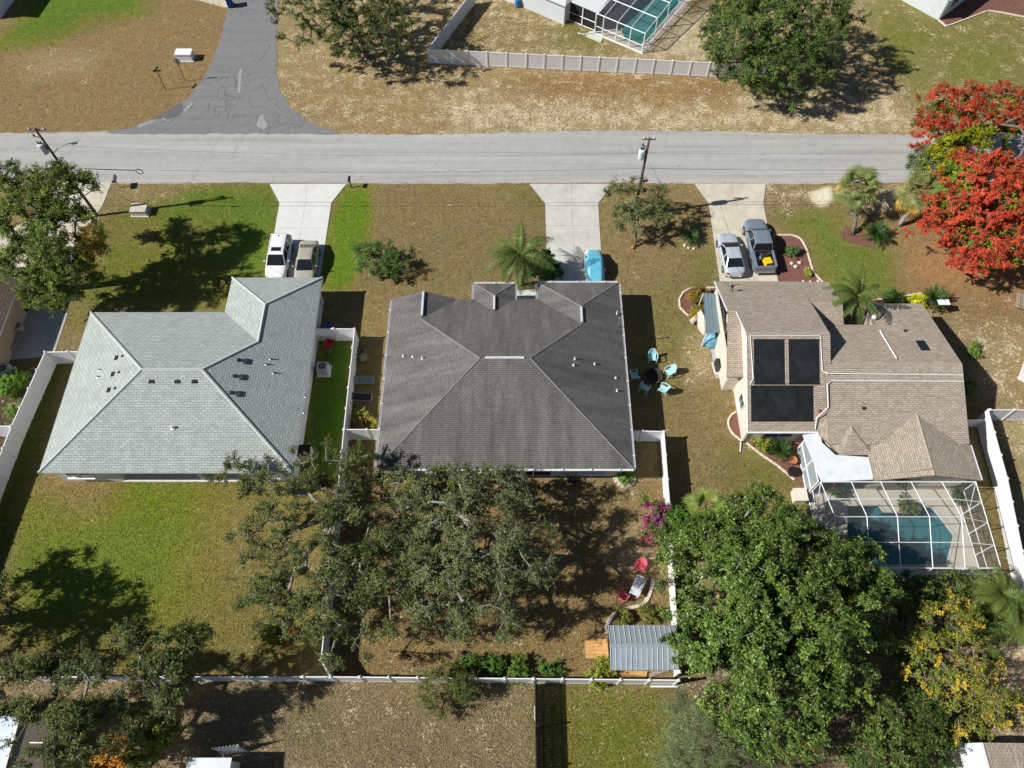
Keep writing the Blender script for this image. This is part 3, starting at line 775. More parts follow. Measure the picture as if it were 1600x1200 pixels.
    g = MB(); g.box((20.2,24.33,2.63),(5.6,.13,.12)); g.build('gutter', M_GUTTER, root)
    g = MB(); g.box((33.78,22.6,2.72),(.13,4.2,.12)); g.build('gutter', M_GUTTER, root)
    dp = MB(); dp.tube([(17.55,24.3,2.6),(17.75,24.75,2.3),(17.75,24.75,.15),(17.6,23.9,.08)], .05, 6); dp.build('downspout', M_WHITE, root)
    fl = MB(); p, q = G3(1375,517,3.85), G3(1401,560,5.05); fl.tube([p, q], .06, 4); fl.build('flashing', M_GUTTER, r4)
    p, q = G3(1425,567,5.02), G3(1490,568,5.02); fl = MB(); fl.tube([(p[0],p[1]-.1,5.07),(q[0],q[1]-.1,5.07)], .06, 4); fl.build('ridge_vent', pm('rust_red', (.28,.09,.07), .8, var=.2), r4)
    p = G(1440,541,4.3); z = 2.7+(35.95-p[1])/7.15*2.4
    sk = MB(); sk.add([(p[0]-.35,p[1]-.55,z-.18+.42),(p[0]+.35,p[1]-.55,z-.18+.42),(p[0]+.35,p[1]+.55,z-.18+.05),(p[0]-.35,p[1]+.55,z-.18+.05)], [(0,1,2,3)]); sk.build('skylight', M_GLASS, r4)
    for (px, py) in ((1353,634),(1287,633),(1419,512)):
        x, y = G(px, py, 4.3); z = 2.7+(y-24.4)*.508 if px < 1300 else (5.1-(28.8-y)*.37 if py > 580 else 2.7+(35.95-y)*.336)
        stub_vent(r4, x, y, z, .18, .07, pm('rust_red', (.28,.09,.07), .8, var=.2) if px < 1300 else M_DARKMET)
    wv = MB(); x, y = G(1365,497,3.4); wv.lathe((x, y, 3.5), [(.22,0),(.2,.15),(.05,.35)], 8); wv.build('roof_vent', M_GUTTER, r4)
    return root
house_right()
def rear_z(y): return 2.7+(y-24.4)*(3.3/6.5)
# pool heating panels lying on the rear slope of the tall block
M_SOLAR = pm('black_solar_mat', (.016, .017, .020), .45, var=.6, scale=1.2, spec=.4)
M_PIPE = pm('white_pipe', (.78, .78, .78), .4, var=.04)
def solar(label, x0, x1, y0, y1, nseam):
    root = thing('pool_heating_panel', label, 'solar panel', ((x0+x1)/2, y0, rear_z(y0)), group='pool heating panels on the brown roof')
    nx = nseam
    for i in range(nx):
        a = x0+(x1-x0)*i/nx+.008; b = x0+(x1-x0)*(i+1)/nx-.008
        mb = MB(); vs = []
        for off in (.05, .085):
            vs += [(a,y0,rear_z(y0)+off),(b,y0,rear_z(y0)+off),(b,y1,rear_z(y1)+off),(a,y1,rear_z(y1)+off)]
        mb.add(vs, [(3,2,1,0),(4,5,6,7),(0,1,5,4),(1,2,6,5),(2,3,7,6),(3,0,4,7)]); mb.build('panel_strip', M_SOLAR, root)
    for y in (y0-.03, y1+.03):
        mb = MB(); mb.tube([(x0-.05,y,rear_z(y)+.09),(x1+.05,y,rear_z(y)+.09)], .035, 6); mb.build('header_pipe', M_BLACK, root)
    return root
solar('square black pool heating panel at upper left of the brown roof slope', 18.05, 20.3, 27.55, 30.45, 2)
solar('square black pool heating panel just left of the white pipe corner', 20.65, 22.9, 27.55, 30.45, 2)
solar('wide black pool heating panel lowest on the brown roof slope', 17.8, 22.4, 25.1, 27.35, 4)
def pipe(label, pts, r=.04):
    mb = MB(); mb.tube(pts, r, 6); tag(mb.build('roof_pipe', M_PIPE, None), label, 'pipe')
zc = lambda y: 5.1-(28.8-y)*.37+.06
P1 = [(17.75,27.5,rear_z(27.5)+.05),(18.0,27.9,rear_z(27.9)+.05),(17.8,30.75,rear_z(30.75)+.05),(23.05,30.75,rear_z(30.75)+.05),(23.15,28.4,rear_z(28.4)+.08),(23.35,28.05,5.0),(33.5,28.0,zc(28.0))]
pipe('long white pipe framing the upper panels and crossing the low ridge', P1)
P2 = [(33.5,27.55,zc(27.55)),(23.75,27.6,zc(27.6)),(23.3,27.3,4.75),(23.3,25.7,4.1),(22.6,25.2,3.35),(22.55,24.5,2.86)]
pipe('white return pipe running just below the longer pipe', P2)
# ------------------------------------------------------------------ pool cages
def screenmat():
    m, nt, b = nodes('insect_screen')
    b.inputs['Base Color'].default_value = (.15, .165, .17, 1); b.inputs['Roughness'].default_value = .8
    tr = nt.nodes.new('ShaderNodeBsdfTransparent'); mx = nt.nodes.new('ShaderNodeMixShader'); mx.inputs[0].default_value = .19
    nt.links.new(tr.outputs[0], mx.inputs[1]); nt.links.new(b.outputs[0], mx.inputs[2])
    nt.links.new(mx.outputs[0], nt.nodes['Material Output'].inputs['Surface'])
    return m
M_SCREEN = screenmat()
def watermat(name, tintc):
    m, nt, b = nodes(name)
    tr = nt.nodes.new('ShaderNodeBsdfTransparent'); tr.inputs[0].default_value = (*tintc, 1)
    gl = nt.nodes.new('ShaderNodeBsdfGlossy'); gl.inputs['Roughness'].default_value = .04
    fr = nt.nodes.new('ShaderNodeFresnel'); fr.inputs['IOR'].default_value = 1.33
    tc = nt.nodes.new('ShaderNodeTexCoord').outputs['Object']
    bp = nt.nodes.new('ShaderNodeBump'); bp.inputs['Strength'].default_value = .3; bp.inputs['Distance'].default_value = .05
    nt.links.new(noise(nt, tc, 2.5, 3), bp.inputs['Height'])
    nt.links.new(bp.outputs['Normal'], fr.inputs['Normal']); nt.links.new(bp.outputs['Normal'], gl.inputs['Normal'])
    mx = nt.nodes.new('ShaderNodeMixShader'); nt.links.new(fr.outputs[0], mx.inputs[0])
    nt.links.new(tr.outputs[0], mx.inputs[1]); nt.links.new(gl.outputs[0], mx.inputs[2])
    nt.links.new(mx.outputs[0], nt.nodes['Material Output'].inputs['Surface'])
    return m
M_WATER = watermat('pool_water', (.34, .58, .62))
M_WATER2 = watermat('pool_water_green', (.30, .72, .66))
M_PLASTER = pm('pool_plaster', (.34, .46, .46), .7, var=.12, scale=.8)
M_PLASTER2 = pm('pool_plaster_teal', (.20, .50, .48), .7, var=.1, scale=.8)
M_ALU = pm('white_aluminium', (.78, .79, .80), .4, var=.04)
M_DECK = pm('pool_deck_concrete', (.60, .55, .46), .9, var=.08, scale=1.0, bump=.15, stain=.1)
def holed(name, outer, hole, z, mat, label):
    bm = bmesh.new(); es = []
    for loop in (outer, hole):
        vs = [bm.verts.new((p[0], p[1], z)) for p in loop]
        es += [bm.edges.new((vs[i], vs[(i+1) % len(vs)])) for i in range(len(vs))]
    bmesh.ops.triangle_fill(bm, use_beauty=True, use_dissolve=False, edges=es, normal=(0, 0, 1))
    me = bpy.data.meshes.new(name); bm.to_mesh(me); bm.free(); me.materials.append(mat)
    o = bpy.data.objects.new(name, me); col.objects.link(o); o['kind'] = 'structure'; o['label'] = label
    return o
def beam(mb, a, b, w=.07): mb.tube([a, b], w, 4)
pool = [G(*p) for p in [(1322,789),(1374,789),(1382,799),(1420,800),(1434,791),(1457,791),(1492,836),(1480,884),(1322,884)]]
holed('pool_deck', [(22.3,14.2),(33.3,14.2),(33.3,20.95),(26.6,20.95),(26.6,22.9),(24.3,22.9),(23.0,24.3),(22.3,24.3)], pool, .03, M_DECK, 'tan concrete deck around the swimming pool')
def basin(pool, depth, mat, wmat, label):
    root = thing('swimming_pool', label, 'pool', (sum(p[0] for p in pool)/len(pool), sum(p[1] for p in pool)/len(pool), -depth))
    mb = MB(); n = len(pool)
    mb.add([(p[0],p[1],.03) for p in pool]+[(p[0],p[1],-depth) for p in pool], [(i,(i+1)%n,n+(i+1)%n,n+i) for i in range(n)]+[tuple(range(n,2*n))]); mb.build('basin', mat, root)
    w = MB(); w.add([(p[0],p[1],-.10) for p in pool], [tuple(range(n))]); w.build('water', wmat, root)
    c = MB()
    for i in range(n): c.seg(pool[i], pool[(i+1)%n], -.12, .045, .16)
    c.build('coping', pm('pool_coping', (.50,.48,.42), .8, var=.08), root)
basin(pool, 1.5, M_PLASTER, M_WATER, 'angular swimming pool with teal water inside the large screen cage')
def cage_right():
    X = [22.2,24.4,26.5,28.7,30.9,33.35]; Y0, Yp, Y1 = 20.4, 17.4, 14.2; z0, zp, z1 = 2.7, 3.8, 2.5
    root = thing('pool_cage', 'large white-framed screen enclosure over the angular pool at right', 'pool cage', (27.8, 14.2, 0))
    def zz(y): return z0+(zp-z0)*(Y0-y)/(Y0-Yp) if y > Yp else zp+(z1-zp)*(Yp-y)/(Yp-Y1)
    ys = [Y0, 18.9, Yp, 15.8, Y1]
    def ze(i, y): return z0+(z1-z0)*(Y0-y)/(Y0-Y1) if i == 5 else zz(y)
    for i, x in enumerate(X):
        m = MB()
        for a, b in zip(ys[:-1], ys[1:]): beam(m, (x,a,ze(i,a)), (x,b,ze(i,b)), .036)
        m.build('rib', M_ALU, root)
    for j, y in enumerate(ys):
        m = MB(); beam(m, (X[0],y,zz(y)), (X[-2],y,zz(y)), .05 if j in (0,4) else .03); m.build('purlin', M_ALU, root)
        m = MB(); beam(m, (X[-2],y,zz(y)), (X[-1],y,ze(5,y)), .05 if j in (0,4) else .03); m.build('purlin', M_ALU, root)
    for ix, x in ((0, X[0]), (5, X[-1])):
        for y in ys:
            m = MB(); beam(m, (x,y,0), (x,y,ze(ix,y)), .042); m.build('post', M_ALU, root)
        m = MB(); beam(m, (x,Y0,1.0), (x,Y1,1.0), .035); m.build('rail', M_ALU, root)
        m = MB(); beam(m, (x,Y0,.06), (x,Y1,.06), .05); m.build('rail', M_ALU, root)
        m = MB(); beam(m, (x,Y0,zz(Y0)), (x,18.9,1.0), .03); m.build('brace', M_ALU, root)
    for x in X[1:-1]:
        m = MB(); beam(m, (x,Y1,0), (x,Y1,z1), .05); m.build('post', M_ALU, root)
    m = MB(); beam(m, (X[0],Y1,1.0), (X[-1],Y1,1.0), .035); m.build('rail', M_ALU, root)
    for i in range(5):
        for a, b in zip(ys[:-1], ys[1:]):
            m = MB(); m.add([(X[i],a,zz(a)),(X[i+1],a,ze(i+1,a)),(X[i+1],b,ze(i+1,b)),(X[i],b,zz(b))], [(0,1,2,3)]); m.build('screen_panel', M_SCREEN, root)
        m = MB(); m.add([(X[i],Y1,0),(X[i+1],Y1,0),(X[i+1],Y1,z1),(X[i],Y1,z1)], [(0,1,2,3)]); m.build('screen_panel', M_SCREEN, root)
    for ix, x in ((0, X[0]), (5, X[-1])):
        for a, b in zip(ys[:-1], ys[1:]):
            m = MB(); m.add([(x,a,0),(x,b,0),(x,b,ze(ix,b)),(x,a,ze(ix,a))], [(0,1,2,3)]); m.build('screen_panel', M_SCREEN, root)
cage_right()
def lanai():
    root = thing('lanai', 'white metal lanai roof with screened side beside the pool cage', 'lanai', (24, 20.6, 0))
    z = 2.68
    P = [G(*p, z) for p in [(1254,680),(1281,677),(1284,692),(1305,711),(1362,715),(1364,749),(1284,753)]]
    zs = lambda y: z+(y-20.5)*.02
    m = MB(); n = len(P); m.add([(p[0],p[1],zs(p[1])) for p in P]+[(p[0],p[1],zs(p[1])-.1) for p in P], [tuple(range(n)), tuple(range(2*n-1,n-1,-1))]+[(i,(i+1)%n,n+(i+1)%n,n+i) for i in range(n)])
    mt = pm('white_metal_roof', (.72,.76,.79), .45, var=.10, scale=1.6, stain=.10)
    m.build('roof', mt, root)
    x0 = 22.1
    for y in (24.2, 22.3, 20.5):
        q = MB(); beam(q, (x0,y,0), (x0,y,z-.1), .06); q.build('post', M_ALU, root)
    for zq in (.06, 1.0, z-.14):
        q = MB(); beam(q, (x0,24.2,zq), (x0,20.5,zq), .05); q.build('rail', M_ALU, root)
    for a, b in ((24.2,22.3),(22.3,20.5)):
        q = MB(); q.add([(x0,a,0),(x0,b,0),(x0,b,z-.15),(x0,a,z-.15)], [(0,1,2,3)]); q.build('screen_panel', pm('pale_screen', (.28,.32,.33), .8, var=.08), root)
lanai()
# ---- house and cage across the street, turned about 34 degrees
OX, OY = G(1003, 83)
TH = R(34); UX, UY = -math.cos(TH), math.sin(TH); VX, VY = math.sin(TH), math.cos(TH)
def Q(u, v): return (OX+u*UX+v*VX, OY+u*UY+v*VY)
def Q3(u, v, z): a = Q(u, v); return (a[0], a[1], z)
def cage_top():
    root = thing('pool_cage', 'white-framed screen cage over teal pool across the street', 'pool cage', (OX, OY, 0))
    zf = 2.35; U = [0,1.65,3.3,4.95,5.9]; V = [0,2.6,5.2,7.8,10.4]
    zt = lambda v: zf+.10*v
    for u in U:
        m = MB(); beam(m, Q3(u,0,0), Q3(u,0,zf), .055); m.build('post', M_ALU, root)
        m = MB(); beam(m, Q3(u,0,zf), Q3(u,10.4,zt(10.4)), .055); m.build('rib', M_ALU, root)
    for v in V:
        m = MB(); beam(m, Q3(0,v,zt(v)), Q3(5.9,v,zt(v)), .055); m.build('purlin', M_ALU, root)
        if v: m = MB(); beam(m, Q3(0,v,0), Q3(0,v,zt(v)), .055); m.build('post', M_ALU, root)
    for zq in (.05, .9):
        m = MB(); beam(m, Q3(0,0,zq), Q3(5.9,0,zq), .04); m.build('rail', M_ALU, root)
        m = MB(); beam(m, Q3(0,0,zq), Q3(0,10.4,zq), .04); m.build('rail', M_ALU, root)
    m = MB(); beam(m, Q3(0,0,zf), Q3(0,10.4,zt(10.4)), .06); m.build('rail', M_ALU, root)
    for a, b in zip(U[:-1], U[1:]):
        m = MB(); m.add([Q3(a,0,0),Q3(b,0,0),Q3(b,0,zf),Q3(a,0,zf)], [(0,1,2,3)]); m.build('screen_panel', M_SCREEN, root)
        for c, d_ in zip(V[:-1], V[1:]):
            m = MB(); m.add([Q3(a,c,zt(c)),Q3(b,c,zt(c)),Q3(b,d_,zt(d_)),Q3(a,d_,zt(d_))], [(0,1,2,3)]); m.build('screen_panel', M_SCREEN, root)
    for c, d_ in zip(V[:-1], V[1:]):
        m = MB(); m.add([Q3(0,c,0),Q3(0,d_,0),Q3(0,d_,zt(d_)),Q3(0,c,zt(c))], [(0,1,2,3)]); m.build('screen_panel', M_SCREEN, root)
    sheet('pool_deck', [Q(-.2,-.2),Q(6.1,-.2),Q(6.1,12),Q(-.2,12)], .02, M_DECK, 'concrete deck under the cage across the street')
    pr = thing('swimming_pool', 'teal swimming pool inside the cage across the street', 'pool', Q3(2.2,4,0))
    cp = MB(); poly = [Q(.7,.9),Q(2.6,.7),Q(3.6,1.8),Q(4.6,3.2),Q(4.9,6),Q(4.4,11),Q(.6,11),Q(.5,2.2)]
    n = len(poly)
    for i in range(n): cp.seg(poly[i], poly[(i+1)%n], .02, .10, .22)
    cp.build('coping', pm('pool_coping', (.50,.48,.42), .8, var=.08), pr)
    w = MB(); w.prism(poly, .021, .055); w.build('water', pm('teal_pool_water', (.035,.20,.19), .06, var=.25, scale=.5, spec=.5), pr)
cage_top()
def house_top():
    root = thing('house', 'white house with screened porch next to the cage across the street', 'house', Q3(12, 2, 0))
    m = MB(); wl = [Q(9.5,-.6),Q(22,-.6),Q(22,12),Q(9.5,12)]
    m.walls(wl, 0, 2.5, .16); m.build('wall', pm('cool_white_stucco', (.60,.64,.66), .8, var=.05, stain=.06), root)
    r = MB(); r.slab([Q3(9.2,-1.0,2.5),Q3(22.5,-1.0,2.5),Q3(19,5.7,4.6),Q3(12.4,5.7,4.6)], .14); r.slab([Q3(9.2,-1.0,2.5),Q3(12.4,5.7,4.6),Q3(9.2,12.4,2.5)], .14); r.slab([Q3(9.2,12.4,2.5),Q3(12.4,5.7,4.6),Q3(19,5.7,4.6),Q3(22.5,12.4,2.5)], .14)
    r.build('roof', pm('pale_metal_roof', (.58,.60,.60), .6, var=.08), root)
    p = MB(); p.slab([Q3(5.7,.1,2.4),Q3(9.6,.1,2.45),Q3(9.6,6.5,2.9),Q3(5.7,6.5,2.85)], .12); p.build('porch_roof', pm('pale_porch_roof', (.62,.64,.64), .6, var=.06), root)
    for u in (6.0,7.7,9.4):
        q = MB(); beam(q, Q3(u,.3,0), Q3(u,.3,2.35), .07); q.build('porch_post', M_ALU, root)
    for zq in (.06,1.0):
        q = MB(); beam(q, Q3(6.0,.3,zq), Q3(9.4,.3,zq), .045); q.build('porch_rail', M_ALU, root)
    q = MB(); q.add([Q3(6.0,.36,0),Q3(9.4,.36,0),Q3(9.4,.36,2.3),Q3(6.0,.36,2.3)], [(0,1,2,3)]); q.build('porch_screen', pm('screen_black', (.02,.02,.02), .8), root)
    q = MB(); q.add([Q3(5.9,3.5,0),Q3(9.4,3.5,0),Q3(9.4,3.5,2.3),Q3(5.9,3.5,2.3)], [(0,1,2,3)]); q.build('porch_wall', M_WALLW, root)
    dp = MB(); dp.tube([Q3(5.85,-.05,2.35),Q3(5.85,-.1,.3),Q3(6.6,-.9,.08),Q3(7.4,-1.1,.06)], .05, 6); dp.build('downspout', M_WHITE, root)
    dp = MB(); dp.tube([Q3(9.38,-.75,2.4),Q3(9.38,-.75,.3),Q3(9.3,-1.2,.06)], .045, 6); dp.build('downspout', M_WHITE, root)
house_top()
tag(MB().prism([G(*p) for p in [(921,49),(944,57),(938,67),(915,57)]], 0, .06).build('stepping_slab', pm('mint_concrete', (.55,.63,.52), .9, var=.08), None), 'pale greenish concrete pad outside the cage door across street', 'slab')
# ---- other neighbours at the edges of the view
def box_house(label, corner, ang, lx, ly, wallmat, roofmat, h=2.6, over=.35, pitch=.35, windows=()):
    """hipped box house; corner is the plan corner, first side runs along ang, second 90 degrees left of it"""
    c, s = math.cos(ang), math.sin(ang)
    T = lambda a, b, z=0: (corner[0]+a*c-b*s, corner[1]+a*s+b*c, z)
    root = thing('house', label, 'house', T(lx/2, ly/2))
    w = MB(); w.walls([T(0,0)[:2],T(lx,0)[:2],T(lx,ly)[:2],T(0,ly)[:2]], 0, h, .16); w.build('wall', wallmat, root)
    o = over; m = min(lx, ly)/2+o; hr = h+m*pitch
    A, B, C_, D = T(-o,-o,h), T(lx+o,-o,h), T(lx+o,ly+o,h), T(-o,ly+o,h)
    if lx >= ly: r1, r2 = T(m-o,ly/2,hr), T(lx+o-m,ly/2,hr); fs = [[A,B,r2,r1],[B,C_,r2],[C_,D,r1,r2],[D,A,r1]]
    else: r1, r2 = T(lx/2,m-o,hr), T(lx/2,ly+o-m,hr); fs = [[A,B,r1],[B,C_,r2,r1],[C_,D,r2],[D,A,r1,r2]]
    r = MB()
    for f in fs: r.face(f)
    ro = r.build('roof', roofmat, root)
    f = MB(); f.walls([p[:2] for p in (T(-o+.03,-o+.03),T(lx+o-.03,-o+.03),T(lx+o-.03,ly+o-.03),T(-o+.03,ly+o-.03))], h-.17, h-.01, .05); f.build('fascia', M_GUTTER, root)
    sf = MB(); sf.prism([p[:2] for p in (T(-o+.06,-o+.06),T(lx+o-.06,-o+.06),T(lx+o-.06,ly+o-.06),T(-o+.06,ly+o-.06))], h-.16, h-.11); sf.build('soffit', M_SOFFIT, root)
    for (sd, a, b, z0, z1) in windows:
        if sd == 0: window(root, T(a,-.08)[:2], T(b,-.08)[:2], z0, z1, (s,-c))
        if sd == 1: window(root, T(lx+.08,a)[:2], T(lx+.08,b)[:2], z0, z1, (c,s))
        if sd == 3: window(root, T(-.08,a)[:2], T(-.08,b)[:2], z0, z1, (-c,-s))
    return root, T
# top right corner
cE = G(1466,31); aE = math.atan2(G(1512,-4)[1]-cE[1], G(1512,-4)[0]-cE[0])
box_house('white house corner with dark windows and mulch bed at top right', cE, aE, 9, 9, pm('cool_white_stucco', (.60,.64,.66)), SH_T, 2.7, .3, .35, ((0,1.2,2.8,.9,2.1),(0,4.0,5.4,.9,2.1)))
sheet('mulch_bed', [G(*p) for p in [(1466,31),(1478,42),(1544,17),(1600,27),(1640,20),(1640,-20),(1512,-4)]], .02, M_MULCH, 'dark red mulch bed along the top right house')
# left edge: tan wall, brown roof
x1, y1 = G(45,466); x2, y2 = G(6,600)
rootF, TF = box_house('tan house with brown shingle roof at the left edge', (x2-8.6, y2+.4), R(0), 8.3, 9.0, M_WALLTAN, SH_T, 2.6, .45, .38)
# top left corner
cJ = G(8,36)
box_house('grey-roofed house casting a broad shadow at top left corner', (cJ[0]-10, cJ[1]+2.0), R(-8), 9.3, 10, M_WALLW, pm('blue_grey_roof', (.22,.24,.27), .8, var=.1), 3.4, .4, .4)
# right edge: white gabled wall
cG = G(1574,556)
box_house('white house with white roof at the right edge', (cG[0]+.2, cG[1]-2.2), R(-33), 9, 4.6, M_WHITE, pm('white_metal_roof', (.72,.76,.79)), 2.6, .3, .25, ((3,2.0,3.2,1.0,2.1),))
# bottom left: gable of blue-white metal and tan shingle
def gable_y(label, xr, xl, xw, y0, y1, zr, ze, ml, mr, wall):
    root = thing('house', label, 'house', ((xl+xw)/2, y1, 0))
    a = MB(); a.slab([(xl,y0,ze),(xr,y0,zr),(xr,y1,zr),(xl,y1,ze)], .12); a.build('roof', ml, root)
    a = MB(); a.slab([(xr,y0,zr),(xw,y0,ze),(xw,y1,ze),(xr,y1,zr)], .12); b_ = a.build('roof', mr, root)
    a = MB(); a.box((xr,(y0+y1)/2,zr+.03),(.2,y1-y0,.06)); a.build('ridge_cap', M_GUTTER, b_)
    w = MB(); w.walls([(xl+.3,y0+.3),(xw-.3,y0+.3),(xw-.3,y1-.3),(xl+.3,y1-.3)], 0, ze-.1, .14); w.build('wall', wall, root)
    return root, b_
M_BLUEM = pm('blue_white_metal_roof', (.42,.52,.62), .4, var=.12, scale=2.0, stain=.2)
xr = G(30,1120,3.6)[0]
hr_, rf = gable_y('bottom left house with blue-white metal slope and tan slope', xr, xr-6, xr+1.75, -3, G(30,1118,3.6)[1], 3.6, 2.6, M_BLUEM, pm('tan_roof', (.30,.24,.19), .9, var=.12), M_WALLTAN)
a = MB(); y = G(30,1160,3.3)[1]; a.box((xr+.95,y,3.12),(1.7,.08,.04)); a.build('flashing', M_GUTTER, rf)
# bottom right: white strip and brown planes
x0 = G(1497,1162,2.8)[0]; xm = G(1533,1162,3.3)[0]; yB = G(1515,1161,3.0)[1]
hI, rI = gable_y('bottom right house with white roof strip and brown shingles', xm, x0, xm+3.9, -4, yB, 3.3, 2.8, pm('white_metal_roof', (.72,.76,.79)), SH_C, M_WALLT)
a = MB(); xs_ = G(1580,1170,2.9)[0]; a.box((xs_,yB-2.5,3.0),(.15,4.6,.08)); a.build('flashing', M_GUTTER, rI)

# ------------------------------------------------------------------ white vinyl fences
def lerp(a, b, t): return tuple(a[i]+(b[i]-a[i])*t for i in range(len(a)))
_pan = {}
def panel_mesh(L, h):
    key = (round(L, 2), h)
    if key in _pan: return _pan[key]
    nb = max(3, int(L/.17)); mb = MB(); top = []
    xs_ = []
    for i in range(nb):
        a, b = L*i/nb, L*(i+1)/nb
        xs_ += [(a, .014), (a+.014, .024), (b-.014, .024)]
    xs_.append((L, .014))
    n = len(xs_); vs = []
    for z in (.10, h-.10):
        vs += [(x, -t, z) for x, t in xs_]+[(x, t, z) for x, t in xs_]
    fs = []
    for i in range(n-1):
        fs += [(i, i+1, 2*n+i+1, 2*n+i), (n+i+1, n+i, 3*n+i, 3*n+i+1)]
    mb.add(vs, fs)
    me = bpy.data.meshes.new('panel'); me.from_pydata(mb.v, [], mb.f); me.materials.append(M_WHITE)
    rl = MB(); rl.box((L/2, 0, 0), (L, .07, .14))
    mr = bpy.data.meshes.new('rail'); mr.from_pydata(rl.v, [], rl.f); mr.materials.append(M_WHITE)
    _pan[key] = (me, mr)
    return _pan[key]
_post = {}
def post_mesh(h):
    if h not in _post:
        p = MB(); p.box((0,0,(h+.04)/2),(.13,.13,h+.04))
        c = MB(); c.box((0,0,h+.06),(.17,.17,.04)); c.box((0,0,h+.115),(.15,.15,.07), top=.1)
        a = bpy.data.meshes.new('post'); a.from_pydata(p.v, [], p.f); a.materials.append(M_WHITE)
        b = bpy.data.meshes.new('post_cap'); b.from_pydata(c.v, [], c.f); b.materials.append(M_WHITE)
        _post[h] = (a, b)
    return _post[h]
def raw(name, me, parent, loc, rz):
    o = bpy.data.objects.new(name, me); col.objects.link(o); o.parent = parent; o.location = loc; o.rotation_euler = (0,0,rz); return o
def fence(label, pts, h=1.83, sp=1.83, gate=None, posts_end=True):
    root = thing('vinyl_fence', label, 'fence', (pts[0][0], pts[0][1], 0))
    ox, oy = pts[0]
    pm_, pc_ = post_mesh(h)
    done = []
    for a, b in zip(pts[:-1], pts[1:]):
        L = math.dist(a, b); n = max(1, round(L/sp)); ang = math.atan2(b[1]-a[1], b[0]-a[0])
        for i in range(n+1):
            p = lerp(a, b, i/n)
            if not any(math.dist(p, q) < .1 for q in done):
                done.append(p)
                po = raw('post', pm_, root, (p[0]-ox, p[1]-oy, random.uniform(-.015,.01)), ang); raw('post_cap', pc_, po, (0,0,0), 0)
            if i < n:
                me, mr = panel_mesh(L/n, h)
                pa = raw('panel', me, root, (p[0]-ox, p[1]-oy, 0), ang); raw('rail', mr, pa, (0,0,.12), 0); raw('rail', mr, pa, (0,0,h-.06), 0)
    return root
fence('white vinyl fence along the left house, down the left edge', [(-33.85,31.9),(-37.45,31.85),(-38.05,25.2),(-38.7,7.4)])
fence('short white vinyl fence stub meeting the left boundary fence', [(-38.1,25.25),(-46,25.3)])
fence('white vinyl fence between the pale-roofed and charcoal-roofed houses', [(-16.3,34.1),(-12.85,34.05),(-12.75,24.95),(-12.45,8.3),(-11.75,7.35)])
fence('white vinyl fence and gate joining the middle house left side', [(-12.7,24.98),(-9.3,24.95)])
fence('long white vinyl fence along the bottom of the back yards', [(-38.6,7.3),(-11.7,7.3),(10.75,7.1)])
fence('white vinyl fence enclosing the right of the middle back yard', [(8.3,24.9),(11.5,24.8),(11.35,19.0),(10.85,7.6)])
fence('tall white vinyl fence running down the right edge', [(36.6,26.6),(36.3,21.0),(35.2,12.0),(34.6,7.0)])
fence('white vinyl fence running off the right edge of the view', [(36.75,26.65),(46,26.6)])
fence('low pale fence panel between right house and tall fence', [(33.3,26.1),(36.5,26.1)], 1.2, 1.6)
fence('white vinyl fence angling around the yard across the street', [(-4.2,78.6),(-8.75,68.7),(1.5,67.9),(20.3,66.6),(26,66.2)], 1.75, 1.88)
# dark picket fence at the bottom, edge on
def picket():
    root = thing('picket_fence', 'dark wooden picket fence seen edge-on below the back fence', 'fence', (1.5, 7.0, 0))
    x = 1.5; m = MB(); y = 6.95
    while y > -3:
        m.box((x, y, .93), (.025, .144, 1.8)); y -= .155
    o = m.build('pickets', pm('dark_fence_wood', (.035,.032,.028), .9, var=.3, scale=4), root); o['kind'] = 'stuff'
    for z in (.45, .95, 1.5):
        r = MB(); r.box((x+.045, 2.0, z), (.05, 9.9, .09)); r.build('rail', pm('dark_fence_wood', (.035,.032,.028)), root)
    for y in (6.85, 4.4, 2.0, -.4):
        p = MB(); p.box((x+.11, y, .95), (.1,.1,1.95)); p.build('post', pm('dark_fence_wood', (.035,.032,.028)), root)
    w = MB(); w.box((x-.05, 5.2, 1.2), (.03,.9,.05)); w.build('gate_latch_bar', M_WHITE, root)
picket()
